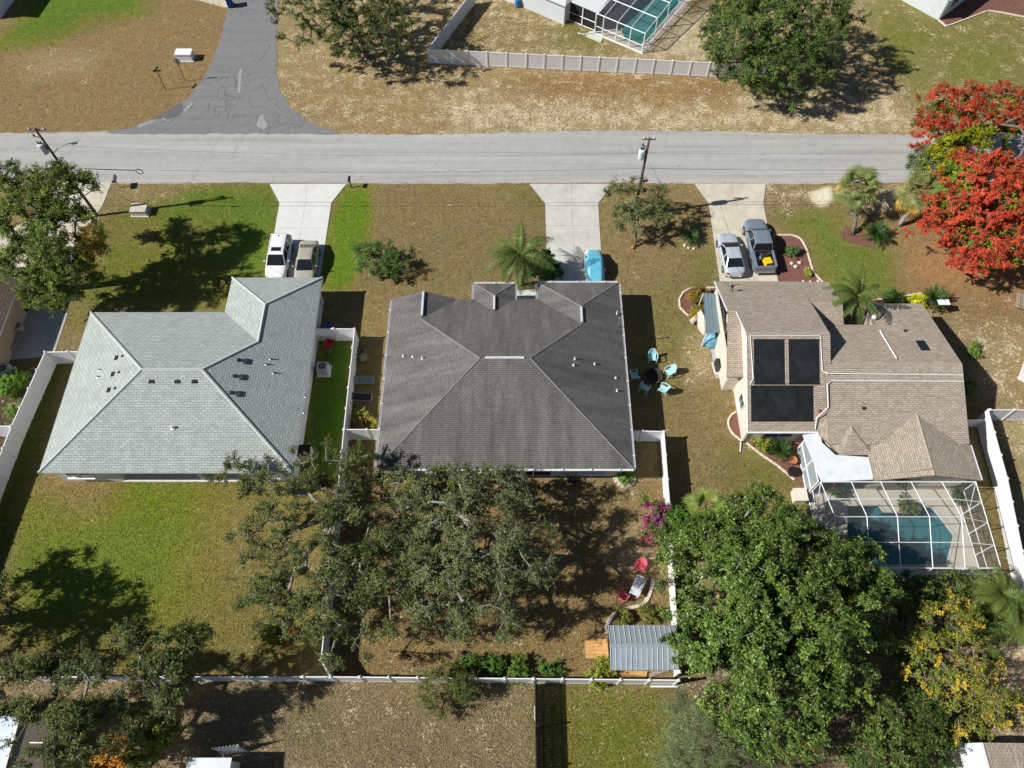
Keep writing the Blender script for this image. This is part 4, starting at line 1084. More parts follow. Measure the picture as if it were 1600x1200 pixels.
# ------------------------------------------------------------------ garden shed with ribbed metal roof
def shed():
    z0, z1 = 2.3, 2.95
    xl, xr = G(953,1010,2.5)[0], G(1058,1010,2.5)[0]
    yt = G(1000,977,z0)[1]; yb = G(1000,1047,z0)[1]; ym = (yt+yb)/2
    root = thing('garden_shed', 'white garden shed with ribbed grey metal roof by the back fence', 'shed', ((xl+xr)/2, yb, 0))
    mt = pm('galvalume_roof', (.36,.42,.45), .35, .25, var=.08, scale=1.5, stain=.1)
    n = 13
    for y0, sl in ((yt, 0), (yb, 1)):
        for i in range(n):
            a, b = xl+(xr-xl)*i/n, xl+(xr-xl)*(i+1)/n
            m = MB(); m.slab([(a+.004,y0,z0),(b-.004,y0,z0),(b-.004,ym,z1),(a+.004,ym,z1)], .03); po = m.build('roof_panel', mt, root)
            r = MB(); r.tube([(a,y0,z0+.02),(a,ym,z1+.02)], .028, 4); r.build('rib', pm('galvalume_rib', (.55,.60,.62), .35, .2), po)
    rc = MB(); rc.box(((xl+xr)/2, ym, z1+.03), (xr-xl+.02,.22,.04)); rc.build('ridge_cap', mt, root)
    w = MB(); w.walls([(xl+.35,yb+.3),(xr-.3,yb+.3),(xr-.3,yt-.3),(xl+.35,yt-.3)], 0, z0-.02, .1)
    w.add([(xl+.3,yb+.3,z0-.02),(xl+.3,yt-.3,z0-.02),(xl+.3,ym,z1-.1)], [(0,1,2)]); w.build('wall', pm('grey_white_siding', (.62,.63,.62), .7, var=.06), root)
    f = MB(); f.tube([(xl-.02,yt,z0-.05),(xl-.02,ym,z1-.04),(xl-.02,yb,z0-.05)], .06, 4); f.build('rake_trim', M_DARKMET, root)
    d_ = MB(); d_.box((xl+.28, ym, 1.0), (.06,1.3,1.9)); do = d_.build('door', M_WHITE, root)
    h = MB(); h.box((xl+.22, ym+.4, 1.0), (.05,.05,.16)); h.build('handle', M_DARKMET, do)
    # orange ramp boards in front of the door
    rp = thing('shed_ramp', 'orange plywood ramp lying left of the shed', 'ramp', (*G(931,1014), 0))
    P = [G(*p) for p in [(913,1000),(948,999),(951,1030),(915,1029)]]
    for i in range(5):
        q = [lerp(P[0],P[3],i/5), lerp(P[1],P[2],i/5), lerp(P[1],P[2],(i+1)/5-.012), lerp(P[0],P[3],(i+1)/5-.012)]
        m = MB(); zL, zR = .05, .22
        m.add([(q[0][0],q[0][1],zL),(q[1][0],q[1][1],zR),(q[2][0],q[2][1],zR),(q[3][0],q[3][1],zL),(q[0][0],q[0][1],0),(q[1][0],q[1][1],zR-.06),(q[2][0],q[2][1],zR-.06),(q[3][0],q[3][1],0)], [(0,3,2,1),(4,5,6,7),(0,1,5,4),(1,2,6,5),(2,3,7,6),(3,0,4,7)]); m.build('board', M_WOOD, rp)
    tag(MB().prism([G(*p) for p in [(970,1044),(1012,1044),(1010,1057),(972,1054)]], .05, .12).build('plywood_sheet', M_WOOD, None), 'orange plywood sheet lying behind the shed', 'board')
    pl = thing('timber_stack', 'weathered grey planks stacked behind the shed', 'planks', (*G(1028,1055), 0))
    for i in range(4):
        a, b = G(1014+i*2,1058-i), G(1044,1046-i)
        m = MB(); m.seg((a[0],a[1]+i*.12), (b[0],b[1]+i*.12), .05+.0*i, .11, .11); m.build('plank', M_OLDWOOD, pl)
shed()
tag(MB().seg(G(1016,1073), G(1060,1073), .05, .12, .1).build('pipe_length', M_PIPE, None), 'white pipe lying in grass below back fence', 'pipe')

# ------------------------------------------------------------------ utility poles, wires
def insulator(mb, p, h=.25):
    mb.lathe(p, [(.05,0),(.09,.05),(.05,.09),(.09,.14),(.05,.18),(.03,h)], 8)
def utility_pole(label, base, top, h, light):
    root = thing('utility_pole', label, 'utility pole', (*base, 0))
    T = (top[0], top[1], h); B = (base[0], base[1], 0)
    at = lambda z: (B[0]+(T[0]-B[0])*z/h, B[1]+(T[1]-B[1])*z/h, z)
    m = MB(); m.tube([B, at(h*.5), T], [.145, .12, .095], 10); m.build('pole', M_WOODP, root, True)
    p = at(h-.1); m = MB(); m.box((p[0], p[1]+.14, h-.25), (1.5 if light else 1.1,.1,.12)); arm = m.build('crossarm', M_OLDWOOD, root)
    for s in ((-.6,0,.6) if light else (-.42,.42)):
        q = MB(); insulator(q, (p[0]+s, p[1]+.14, h-.19)); q.build('insulator', pm('porcelain', (.55,.57,.6), .3), arm)
    zt = h-(2.0 if light else 1.6); p = at(zt); sx = -.42
    m = MB(); m.lathe((p[0]+sx, p[1]-.1, zt-.5), [(.10,-.02),(.26,0),(.28,.05),(.28,.85),(.24,.95),(.1,1.0)], 14); tr = m.build('transformer', pm('transformer_paint', (.62,.66,.68), .4, var=.06), root, False)
    m = MB(); insulator(m, (p[0]+sx-.1, p[1]-.1, zt+.48), .3); insulator(m, (p[0]+sx+.1, p[1]-.05, zt+.48), .25); m.build('bushing', M_DARKMET, tr)
    m = MB(); m.box((p[0]+sx/2, p[1]-.05, zt+.1), (.35,.1,.5)); m.build('bracket', M_DARKMET, root)
    p2 = at(h-.9); m = MB(); m.tube([(p2[0]-.1,p2[1],p2[2]),(p2[0]-.45,p2[1]-.05,p2[2]+.15)], .03, 6); insulator(m, (p2[0]-.45,p2[1]-.05,p2[2]+.12), .3); m.build('fuse_cutout', M_DARKMET, root)
    if light:
        pz = at(h-2.7); m = MB(); m.tube([pz, (pz[0]+.5,pz[1]+.25,pz[2]+.35), (pz[0]+1.2,pz[1]+.5,pz[2]+.55), (pz[0]+1.7,pz[1]+.6,pz[2]+.6)], .035, 6); a = m.build('lamp_arm', M_GREYMET, root)
        q = MB(); q.box((pz[0]+1.9,pz[1]+.65,pz[2]+.6), (.5,.22,.13), .3, top=.7); q.build('lamp_head', M_GREYMET, a)
    return root, at
p1, at1 = utility_pole('tall wooden utility pole with street lamp rising through the left tree', (-38.3,47.7), (-38.45,47.75), 10.3, True)
bx_, by_ = G(990,338)
p2, at2 = utility_pole('wooden utility pole with transformer beside the small tree at roadside', (bx_,by_), (bx_+.05,by_+.25), 9.2, False)
def wire(label, a, b, sag, r=.012, n=14):
    pts = []
    for i in range(n+1):
        t = i/n; pts.append((a[0]+(b[0]-a[0])*t, a[1]+(b[1]-a[1])*t, a[2]+(b[2]-a[2])*t-4*sag*t*(1-t)))
    m = MB(); m.tube(pts, r, 4, cap=False); return tag(m.build('overhead_wire', M_ROPE, None), label, 'wire', 'overhead wires')
A, B = at1(6.0), at2(5.9)
c1 = wire('slack black phone cable strung between the two utility poles', A, B, .5, .016)
wire('power line between the two pole crossarms over the street', at1(8.6), at2(7.6), .7, .010)
wire('black phone cable running left off the tall pole', at1(6.0), (-90,47.7,6.0), .5, .02)
wire('black phone cable running right along the roadside verge', at2(5.9), (62,48.6,6.0), .6, .02)
wire('thin power line running right from the small-tree pole', at2(7.6), (62,48.8,8.4), .7, .010)
wire('service wire dropping from pole to tan-edged brown roof', at2(7.2), G3(1143,455,3.6), .35, .012)
wire('service wire dropping across side yard to the middle house', at2(6.8), (8.6,33.6,3.3), .8, .012)
wire('service wire dropping from tall pole toward left house', at1(7.2), (-19.5,38.4,2.9), .7, .010)
# snowshoe loop hanging on the phone cable
t = .135; lx = A[0]+(B[0]-A[0])*.128; ly = A[1]; lz = A[2]-4*.5*.128*.872
m = MB(); m.tube([(lx+.28*math.cos(k*math.pi/8), ly, lz-.2+.28*math.sin(k*math.pi/8)) for k in range(17)], .035, 6); m.tube([(lx-.3,ly,lz-.08),(lx-4.6,ly,lz+.12)], .03, 6)
tag(m.build('cable_slack_loop', M_ROPE, None), 'black cable storage loop hanging over the street at left', 'cable loop')
mast = MB(); q = G(1143,455,3.4); mast.tube([(*q,3.0),(*q,4.3)], .03, 6); mast.tube([(q[0]-.5,q[1]-.1,4.2),(q[0]+.5,q[1]+.1,4.2)], .02, 5); mast.box((q[0]-.1,q[1],4.05),(.2,.15,.2))
tag(mast.build('service_mast', M_DARKMET, None), 'small service mast standing on the brown front roof', 'mast')
mast = MB(); mast.tube([(8.5,33.6,2.95),(8.5,33.6,4.0)], .035, 6); mast.lathe((8.5,33.6,4.0), [(.04,0),(.08,.05),(.05,.15)], 8)
tag(mast.build('service_mast', M_GREYMET, None), 'grey service mast near right eave of the charcoal roof', 'mast')

# ------------------------------------------------------------------ signs, mailboxes, cabinets, bins
def street_sign():
    b = G(259,140); root = thing('street_name_sign', 'green street name sign on thin post at the corner', 'sign', (*b,0))
    m = MB(); m.tube([(*b,0),(*b,2.25)], .035, 6); m.build('post', M_DARKMET, root)
    gm = pm('sign_green', (.01,.12,.07), .4, var=.05)
    for rz, z in ((R(5),2.3),(R(70),2.5)):
        m = MB(); m.box((b[0],b[1],z),(.85,.02,.2), rz); m.build('blade', gm, root)
def stop_sign():
    b = G(290,127); root = thing('road_sign', 'grey back of an octagonal road sign beside the white cabinet', 'sign', (*b,0))
    m = MB(); m.tube([(*b,0),(*b,2.75)], .035, 6); m.build('post', M_DARKMET, root)
    for nm, y, mt, s in (('sign_face',.055,M_REDP,.36),('sign_back',.035,M_GREYMET,.38)):
        m = MB(); pts = [(b[0]+s*math.cos(R(22.5+45*k)), 2.4+s*math.sin(R(22.5+45*k))) for k in range(8)]
        m.add([(p[0],b[1]+y,p[1]) for p in pts]+[(p[0],b[1]+y+.015,p[1]) for p in pts], [tuple(range(8)),tuple(range(15,7,-1))]+[(k,8+k,8+(k+1)%8,(k+1)%8) for k in range(8)]); m.build(nm, mt, root)
street_sign(); stop_sign()
def mailbox(label, base, h, mat, postmat, rz=0.0, s=1.0):
    root = thing('mailbox', label, 'mailbox', (*base,0), rz)
    m = MB(); m.box((0,0,h/2),(.1,.1,h)); m.build('post', postmat, root, world=False)
    b = MB(); n = 8; pr = [(-.11*s,0),(.11*s,0)]+[(.11*s*math.cos(R(180*k/n)), .14*s+.11*s*math.sin(R(180*k/n))) for k in range(n+1)]
    k = len(pr); b.add([(p[0],-.28*s,h+p[1]) for p in pr]+[(p[0],.24*s,h+p[1]) for p in pr], [tuple(range(k)),tuple(range(2*k-1,k-1,-1))]+[(i,k+i,k+(i+1)%k,(i+1)%k) for i in range(k)]); bo = b.build('box', mat, root, world=False)
    f = MB(); f.box((.12*s,.1,h+.2*s),(.015,.12,.06)); f.build('flag', M_REDP, bo, world=False)
mailbox('mauve-grey mailbox on a post at the far left kerb', G(187,293), 1.0, pm('mauve_metal', (.28,.25,.28), .5), M_WHITE, R(10), 1.5)
mailbox('black mailbox on a black post beside the pale driveway', G(549,293), 1.05, M_BLACK, M_BLACK)
mailbox('dark mailbox on a white post beside the middle driveway', G(985,300), 1.05, M_DARKMET, M_WHITE)
def cabinet(label, px, py, w, dpt, h, mat, rz=0):
    b = G(px, py, 0); root = thing('utility_cabinet', label, 'utility box', (*b,0), rz)
    m = MB(); m.box((0,0,.04),(w+.25,dpt+.25,.1)); m.build('pad', M_CONC, root, world=False)
    m = MB(); m.box((0,0,.09+h/2),(w,dpt,h), top=.97); c = m.build('case', mat, root, world=False)
    m = MB(); m.box((0,0,.11+h),(w+.06,dpt+.06,.05)); m.build('lid', mat, root, world=False)
cabinet('white roadside utility cabinet on the corner verge', 291, 92, 1.65, .95, .75, M_WHITE)
cabinet('beige transformer box on the grass under the pole shadow', 221, 332, 1.4, 1.0, .55, pm('beige_metal', (.55,.52,.42), .6, var=.06))
def bin_(label, b, mat, rz=0.0, s=1.0):
    root = thing('wheelie_bin', label, 'bin', (*b,0), rz)
    m = MB(); m.box((0,0,.5*s),(.48*s,.52*s,.9*s), top=1.2); m.build('body', mat, root, world=False)
    m = MB(); m.box((0,.02,.985*s),(.62*s,.68*s,.06*s), top=.92); l = m.build('lid', mat, root, world=False)
    for k in (-1,1):
        m = MB(); m.tube([(k*.24*s,.26*s,.1*s),(k*.31*s,.26*s,.1*s)], .1*s, 10); m.build('wheel', M_RUBBER, root, world=False)
bin_('blue wheelie bin standing at the top beside the side street', G(361,10), M_BLUEP, .3, 1.25)
bin_('blue wheelie bin in shade behind the white gate', (-15.4,34.9), M_BLUEP, 0, 1.0)
m = MB(); b = G(809,10); m.lathe((*b,0), [(.3,0),(.34,.15),(.34,.8),(.3,.95),(.1,.97)], 12); tag(m.build('water_barrel', pm('mid_blue_plastic', (.04,.20,.45), .5), None), 'blue barrel against the white wall at the top', 'barrel')

def ac_unit(label, b, rz=0, mat=None):
    root = thing('air_conditioner', label, 'air conditioner', (*b,0), rz)
    mat = mat or pm('ac_grey', (.42,.44,.46), .5, .1, var=.06)
    m = MB(); m.box((0,0,.05),(1.1,1.1,.1)); m.build('pad', M_CONCW, root, world=False)
    m = MB(); m.box((0,0,.5),(.85,.85,.8), top=.98); m.build('case', mat, root, world=False)
    m = MB(); m.lathe((0,0,.9),[(.38,0),(.38,.03),(.3,.035),(.3,.01)], 16); g = m.build('fan_ring', mat, root, world=False)
    m = MB(); m.lathe((0,0,.885),[(.29,0),(.29,.03)], 16); m.build('fan_well', M_BLACK, g, world=False)
    for k in range(4):
        m = MB(); m.box((0,0,.935),(.7,.02,.015), R(45*k)); m.build('grille_bar', mat, g, world=False)
ac_unit('grey air conditioner on the grass beside left house wall', (-15.35,31.1))
ac_unit('white air conditioner beside the tan wall at left edge', G(14,584), .2)
def ac_tall():
    b = (-15.75,23.6); root = thing('heat_pump', 'tall beige heat pump with black top beside the left house', 'air conditioner', (*b,0))
    m = MB(); m.box((0,0,.55),(.85,.85,1.0)); m.build('case', pm('beige_metal', (.55,.52,.42), .6, var=.06), root, world=False)
    m = MB(); m.box((0,0,1.08),(.9,.9,.05)); m.build('top_grille', M_BLACK, root, world=False)
    m = MB(); m.box((.44,-.1,.8),(.02,.1,.1)); m.build('valve', M_DARKMET, root, world=False)
ac_tall()
def wheelbarrow():
    b = (-15.1,33.3); root = thing('wheelbarrow', 'red wheelbarrow leaning inside the white fence corner', 'wheelbarrow', (*b,0), R(-10))
    m = MB(); vs = [(-.22,-.3,.45),(.22,-.3,.45),(.26,.35,.42),(-.26,.35,.42),(-.36,-.45,.72),(.36,-.45,.72),(.4,.5,.72),(-.4,.5,.72)]
    m.add(vs, [(0,1,2,3),(0,4,5,1),(1,5,6,2),(2,6,7,3),(3,7,4,0)]); m.build('tray', M_REDP, root, world=False)
    m = MB(); m.tube([(-.04,-.65,.2),(.04,-.65,.2)], .2, 14); m.build('wheel', M_RUBBER, root, world=False)
    for s in (-1,1):
        m = MB(); m.tube([(s*.06,-.65,.2),(s*.22,-.2,.42),(s*.3,.9,.6)], .025, 6); m.build('handle', M_OLDWOOD, root, world=False)
        m = MB(); m.tube([(s*.22,.2,.42),(s*.25,.35,.0)], .02, 6); m.build('leg', M_DARKMET, root, world=False)
wheelbarrow()

# ------------------------------------------------------------------ vehicles (local: +Y forward)
M_SILVER = pm('silver_paint', (.50,.55,.60), .25, .15, var=.03, spec=.5, coat=.6)
M_GREYP = pm('grey_paint', (.21,.25,.30), .25, .15, var=.03, spec=.5, coat=.6)
M_WHITEP = pm('white_paint', (.80,.80,.81), .3, 0, var=.02, spec=.5, coat=.6)
M_GOLD = pm('champagne_paint', (.46,.42,.33), .3, .15, var=.03, spec=.5, coat=.5)
M_RIM = pm('alloy_rim', (.45,.46,.48), .3, .8, var=.05)
M_TAIL = pm('tail_lamp_red', (.25,.01,.01), .2, var=.1)
M_HEAD = pm('head_lamp', (.6,.62,.65), .1, var=.05)
def wheel(root, x, y, r=.34, w=.22):
    o = empty('wheel', (x,y,r)); o.parent = root
    s = 1 if x > 0 else -1
    m = MB(); m.tube([(-w/2,0,0),(-w/2+.03,0,0),(w/2-.03,0,0),(w/2,0,0)], [r*.88,r,r,r*.88], 18); m.build('tyre', M_RUBBER, o, world=False)
    m = MB(); m.tube([(s*(w/2-.02),0,0),(s*(w/2+.012),0,0)], r*.6, 14); m.build('rim', M_RIM, o, world=False)
def loft(sta):
    """sta: key stations (y, half width, top z, bottom z); resampled so both ends round off in plan"""
    mb = MB(); vs = []; k = 14
    ks = sorted(sta); ya, yb_ = ks[0][0], ks[-1][0]
    ys_ = [ya+(yb_-ya)*(.5-.5*math.cos(math.pi*i/22)) for i in range(23)]
    for y in ys_:
        w, zt, zb = (np.interp(y, [q[0] for q in ks], [q[j] for q in ks]) for j in (1, 2, 3))
        zm = zb+(zt-zb)*.45
        pr = [(-w*.80,zb),(-w*.97,zb+.10),(-w,zm),(-w*.99,zt-.15),(-w*.95,zt-.05),(-w*.82,zt),(-w*.4,zt+.02),(w*.4,zt+.02),(w*.82,zt),(w*.95,zt-.05),(w*.99,zt-.15),(w,zm),(w*.97,zb+.10),(w*.80,zb)]
        vs += [(p[0],y,p[1]) for p in pr]
    n = len(ys_)
    fs = [(i*k+j,i*k+(j+1)%k,(i+1)*k+(j+1)%k,(i+1)*k+j) for i in range(n-1) for j in range(k)]
    fs += [tuple(range(k)), tuple(range(n*k-1,(n-1)*k-1,-1))]
    mb.add(vs, fs)
    return mb
def quad_in(a, b, c, d_, m):
    """quad inset by margin m (fraction) and lifted 8 mm outward"""
    P = [Vector(p) for p in (a,b,c,d_)]; cn = sum(P, Vector())/4
    q = [p+(cn-p)*m for p in P]; nr = (q[1]-q[0]).cross(q[3]-q[0]).normalized()
    if nr.dot(Vector((cn.x, cn.y*.2, .8))) < 0: nr = -nr
    return [p+nr*.010 for p in q]
def cabin(root, W, yb0, yb1, yt0, yt1, zb, zt, paint, wb=.90, wt=.72, splits=(.5,), rear_glass=True):
    """yb0/yb1 rear/front at the belt, yt0/yt1 rear/front at the roof"""
    hb, ht = W/2*wb, W/2*wt
    B = [(-hb,yb0,zb),(hb,yb0,zb),(hb*.97,yb1,zb-.02),(-hb*.97,yb1,zb-.02)]
    T = [(-ht,yt0,zt-.03),(ht,yt0,zt-.03),(ht*.96,yt1,zt-.04),(-ht*.96,yt1,zt-.04)]
    Mx = [(-ht*.55,yt0+.1,zt+.01),(ht*.55,yt0+.1,zt+.01),(ht*.52,yt1-.12,zt+.01),(-ht*.52,yt1-.12,zt+.01)]
    mb = MB(); mb.add(B+T+Mx, [(0,1,5,4),(1,2,6,5),(2,3,7,6),(3,0,4,7),(4,5,9,8),(5,6,10,9),(6,7,11,10),(7,4,8,11),(8,9,10,11)])
    c = mb.build('cabin', paint, root, world=False)
    bv = c.modifiers.new('b', 'BEVEL'); bv.width = .09; bv.segments = 3; bv.limit_method = 'ANGLE'; bv.angle_limit = R(20)
    m = MB(); m.add(quad_in(B[3],B[2],T[2],T[3],.09), [(0,1,2,3)]); m.build('windshield', M_GLASS, root, world=False)
    if rear_glass: m = MB(); m.add(quad_in(B[1],B[0],T[0],T[1],.12), [(0,1,2,3)]); m.build('rear_window', M_GLASS, root, world=False)
    for s in (0,1):
        b0, b1, t0, t1 = (B[1],B[2],T[1],T[2]) if s else (B[0],B[3],T[0],T[3])
        cuts = [0]+list(splits)+[1]
        for u, v in zip(cuts[:-1], cuts[1:]):
            m = MB(); m.add(quad_in(lerp(b0,b1,u),lerp(b0,b1,v),lerp(t0,t1,v),lerp(t0,t1,u),.13), [(0,1,2,3)]); m.build('side_window', M_GLASS, root, world=False)
    return B, T
def common(root, L, W, paint, zbelt, wf, wr, wheel_r, mir_y, tail_z=.75, head_z=.62):
    for s in (-1,1):
        wheel(root, s*(W/2-.10), wf, wheel_r); wheel(root, s*(W/2-.10), wr, wheel_r)
        m = MB(); m.box((s*(W/2+.09), mir_y, zbelt+.06), (.2,.11,.13), s*-.15, top=.8); m.build('mirror', paint, root, world=False)
        m = MB(); m.box((s*W*.335, L/2-.26, head_z+.03), (.26,.30,.10), s*-.6, top=.6); m.build('headlight', M_HEAD, root, world=False)
        m = MB(); m.box((s*W*.36, -L/2+.15, tail_z), (.30,.16,.14), s*.55, top=.7); m.build('taillight', M_TAIL, root, world=False)
    m = MB(); m.box((0,-L/2+.02,.55),(.5,.06,.14)); m.build('number_plate', M_WHITE, root, world=False)
    m = MB(); m.box((0,0,.27),(W*.82,L*.9,.2)); m.build('underbody', M_BLACK, root, world=False)
def sedan(label, x, y, rz, paint, L=4.75, W=1.85, Hh=1.45):
    root = thing('parked_car', label, 'car', (x,y,0), rz)
    h = L/2; w = W/2
    m = loft([(-h,w*.58,.70,.40),(-h+.07,w*.74,.84,.32),(-h+.22,w*.87,.94,.27),(-h+.5,w*.95,.98,.22),(-h+1.1,w,.97,.2),(-.3,w,.95,.2),(.6,w,.93,.2),(h-1.2,w*.985,.90,.2),(h-.7,w*.95,.84,.22),(h-.35,w*.87,.77,.25),(h-.12,w*.72,.68,.3),(h,w*.52,.60,.38)])
    b = m.build('body', paint, root, True, world=False)
    cabin(root, W, -h+.55, h-1.30, -h+1.35, h-2.25, .94, Hh, paint, .90, .70, (.42,))
    common(root, L, W, paint, .94, h-.95, -h+.98, .33, h-1.75, .78, .66)
    return root
def suv(label, x, y, rz, paint, L=4.7, W=1.92, Hh=1.72):
    root = thing('parked_car', label, 'suv', (x,y,0), rz); h = L/2; w = W/2
    loft([(-h,w*.74,.96,.4),(-h+.08,w*.86,1.04,.34),(-h+.2,w*.94,1.07,.3),(-h+.6,w,1.08,.25),(0,w,1.06,.25),(h-1.2,w*.99,1.04,.25),(h-.6,w*.95,.98,.26),(h-.28,w*.88,.91,.3),(h-.1,w*.76,.82,.34),(h,w*.58,.70,.42)]).build('body', paint, root, True, world=False)
    cabin(root, W, -h+.10, h-1.15, -h+.48, h-1.95, 1.05, Hh, paint, .93, .76, (.30,.62))
    common(root, L, W, paint, 1.06, h-.9, -h+.95, .36, h-1.62, 1.0, .82)
    for s in (-1,1):
        m = MB(); m.tube([(s*W*.365,-h+.6,Hh-.02),(s*W*.365,-h+.75,Hh+.05),(s*W*.36,h-2.15,Hh+.05),(s*W*.36,h-2.05,Hh-.03)], .022, 6); m.build('roof_rail', M_DARKMET, root, world=False)
    m = MB(); m.box((0,h-2.45,Hh+.015),(.85,.42,.02)); m.build('sunroof', M_GLASS, root, world=False)
    m = MB(); m.box((0,-h+.75,Hh+.05),(.05,.16,.09), top=.4); m.build('roof_antenna', M_DARKMET, root, world=False)
    return root
def pickup(label, x, y, rz, paint, L=5.7, W=1.98, Hh=1.85):
    root = thing('pickup_truck', label, 'pickup truck', (x,y,0), rz); h = L/2; w = W/2
    loft([(-h+1.75,w*.99,1.16,.35),(0,w,1.16,.35),(h-1.5,w*.99,1.14,.35),(h-.7,w*.96,1.09,.36),(h-.3,w*.89,1.02,.4),(h-.1,w*.77,.94,.44),(h,w*.60,.80,.52)]).build('body', paint, root, True, world=False)
    cabin(root, W, -h+1.85, h-1.35, -h+2.1, h-2.15, 1.14, Hh, paint, .93, .78, (.46,))
    # open load bed
    y0, y1 = -h+.05, -h+1.80
    bed = MB(); bed.box((0,(y0+y1)/2,.55),(W*.80,y1-y0,.08)); bed.build('bed_floor', M_BLACK, root, world=False)
    for s in (-1,1):
        m = MB(); m.box((s*(w-.13),(y0+y1)/2,.80),(.22,y1-y0,.74), top=.94, topy=1); sd = m.build('bed_side', paint, root, world=False)
        m = MB(); m.box((s*(w-.26),(y0+y1)/2,.84),(.03,y1-y0-.06,.58)); m.build('bed_liner', M_BLACK, sd, world=False)
    m = MB(); m.box((0,y0+.03,.86),(W*.86,.10,.58)); m.build('tailgate', paint, root, world=False)
    m = MB(); m.box((0,y0-.09,.56),(W*.9,.2,.2), top=.94); m.build('rear_bumper', pm('dull_chrome', (.35,.36,.38), .3, .7), root, world=False)
    m = MB(); m.box((0,y1+.0,1.0),(W*.84,.05,.5)); m.build('bed_front', M_BLACK, root, world=False)
    common(root, L, W, paint, 1.15, h-.98, -h+1.12, .39, h-1.7, .95, .9)
    return root
suv('white suv with roof rails and sunroof on the pale driveway', -20.55, 42.3, math.pi, M_WHITEP)
sedan('champagne gold sedan parked beside the white suv', -18.05, 41.75, math.pi, M_GOLD, 4.8, 1.84)
sedan('silver sedan parked left of the grey pickup', 19.35, 42.75, R(3), M_SILVER, 4.75, 1.86)
pickup('dark grey pickup with cluttered open bed on tan driveway', 22.0, 43.75, R(2), M_GREYP)
# load in the pickup bed
m = MB(); m.box((22.42,41.72,.82),(.62,.75,.42), R(12), top=.9); tag(m.build('storage_tote', M_YELLOW, None), 'yellow tote in the bed of the grey pickup', 'tote')
m = MB(); m.tube([(21.6,41.6,.64),(21.9,42.3,.74)], .03, 6); m.tube([(21.6,42.2,.66),(22.1,42.6,.72)], .04, 6); m.box((21.75,42.2,.68),(.5,.3,.16), .4); tag(m.build('tool_bundle', M_GREYMET, None), 'grey tools lying in the pickup bed', 'tools')
m = MB(); m.tube([(22.3,42.45,.68),(22.3,42.45,.9)], .27, 12); tag(m.build('spare_tyre', M_RUBBER, None), 'black tyre lying in the pickup bed', 'tyre')
# small car under a tarp
cv = sedan('small white car under a blue tarp on middle driveway', 7.15, 41.05, math.pi, M_WHITEP, 4.1, 1.62, 1.4)
def tarp():
    root_x, root_y = 7.2, 41.05; mb = MB(); ny, nx = 30, 16; vs = []
    prof = [(-2.0,.80),(-1.6,1.04),(-1.0,1.08),(-.45,1.44),(.1,1.50),(.75,1.47),(1.35,1.12),(1.8,1.05),(2.0,.80)]
    rr = random.Random(3)
    for i in range(ny+1):
        y = -1.98+3.96*i/ny
        z = np.interp(y, [p[0] for p in prof], [p[1] for p in prof])
        for j in range(nx+1):
            s = -1+2*j/nx
            wy = 1-.30*max(0, abs(y)/1.98-.55)**1.5/.45**1.5
            x = s*.86*wy; drop = max(0, abs(s)-.66)/.34
            xx = math.copysign(min(abs(x), .90), x)
            zz_ = z-.04*abs(s)**2-drop**1.3*.62*(z/1.4)
            zz_ += .014*math.sin(y*9+s*3)+.007*math.sin(y*17-s*5)
            vs.append((root_x+xx+.006*math.sin(y*14), root_y+y, zz_))
    mb.add(vs, [(i*(nx+1)+j,i*(nx+1)+j+1,(i+1)*(nx+1)+j+1,(i+1)*(nx+1)+j) for i in range(ny) for j in range(nx)])
    tag(mb.build('car_tarp', pm('blue_tarp', (.13,.46,.62), .35, var=.14, scale=1.6, spec=.5), None, True), 'wrinkled light blue tarp covering the small car', 'tarp')
tarp()

# ------------------------------------------------------------------ garden furniture
def armchair(label, px, py, rz, mat, group=None, s=1.0, ring=True):
    """moulded plastic garden chair: seat, curved back, arms, four legs; faces local -Y"""
    b = G(px, py, .3); root = thing('garden_chair', label, 'chair', (*b,0), rz, group)
    m = MB(); m.box((0,0,.40*s),(.52*s,.50*s,.04*s), top=.94); m.build('seat', mat, root, world=False)
    m = MB(); n = 7; vs = []
    for zz_, y, k in ((.40,.24,1.0),(.66,.32,1.02),(.86,.38,.9),(.96,.41,.6)):
        for i in range(n):
            a = -1+2*i/(n-1); vs.append((a*.26*k*s, (y-.07*a*a)*s, zz_*s))
    fs = [(r*n+i,r*n+i+1,(r+1)*n+i+1,(r+1)*n+i) for r in range(3) for i in range(n-1)]
    m.add(vs, fs); bk = m.build('backrest', mat, root, world=False)
    so = bk.modifiers.new('s', 'SOLIDIFY'); so.thickness = .03
    for k in (-1,1):
        m = MB(); m.tube([(k*.25*s,.33*s,.66*s),(k*.33*s,.15*s,.65*s),(k*.34*s,-.15*s,.63*s),(k*.28*s,-.27*s,.60*s)], .038*s, 6); m.build('armrest', mat, root, world=False)
        m = MB(); m.tube([(k*.29*s,-.26*s,.61*s),(k*.27*s,-.28*s,0)], [.04*s,.028*s], 5); m.build('leg', mat, root, world=False)
        m = MB(); m.tube([(k*.25*s,.26*s,.42*s),(k*.27*s,.36*s,0)], [.04*s,.028*s], 5); m.build('leg', mat, root, world=False)
    return root
gc = 'pale blue chairs around the fire pit'
armchair('pale blue garden chair at top of fire pit circle, back to the street', 1019, 560, R(0), M_AQUA, gc, 1.15)
armchair('pale blue garden chair right of the fire pit, facing left', 1046, 582, R(-62), M_AQUA, gc, 1.15)
armchair('pale blue garden chair in sun at lower right of the fire pit', 1036, 609, R(-120), M_AQUA, gc, 1.15)
armchair('pale blue garden chair in shade against the charcoal-roofed house', 991, 588, R(100), M_AQUA, gc, 1.15)
armchair('pale blue garden chair in shade below the fire pit', 1007, 607, R(150), M_AQUA, gc, 1.15)
b = G(1019,590); r_ = thing('fire_pit', 'round black fire pit in the middle of the blue chairs', 'fire pit', (*b,0))
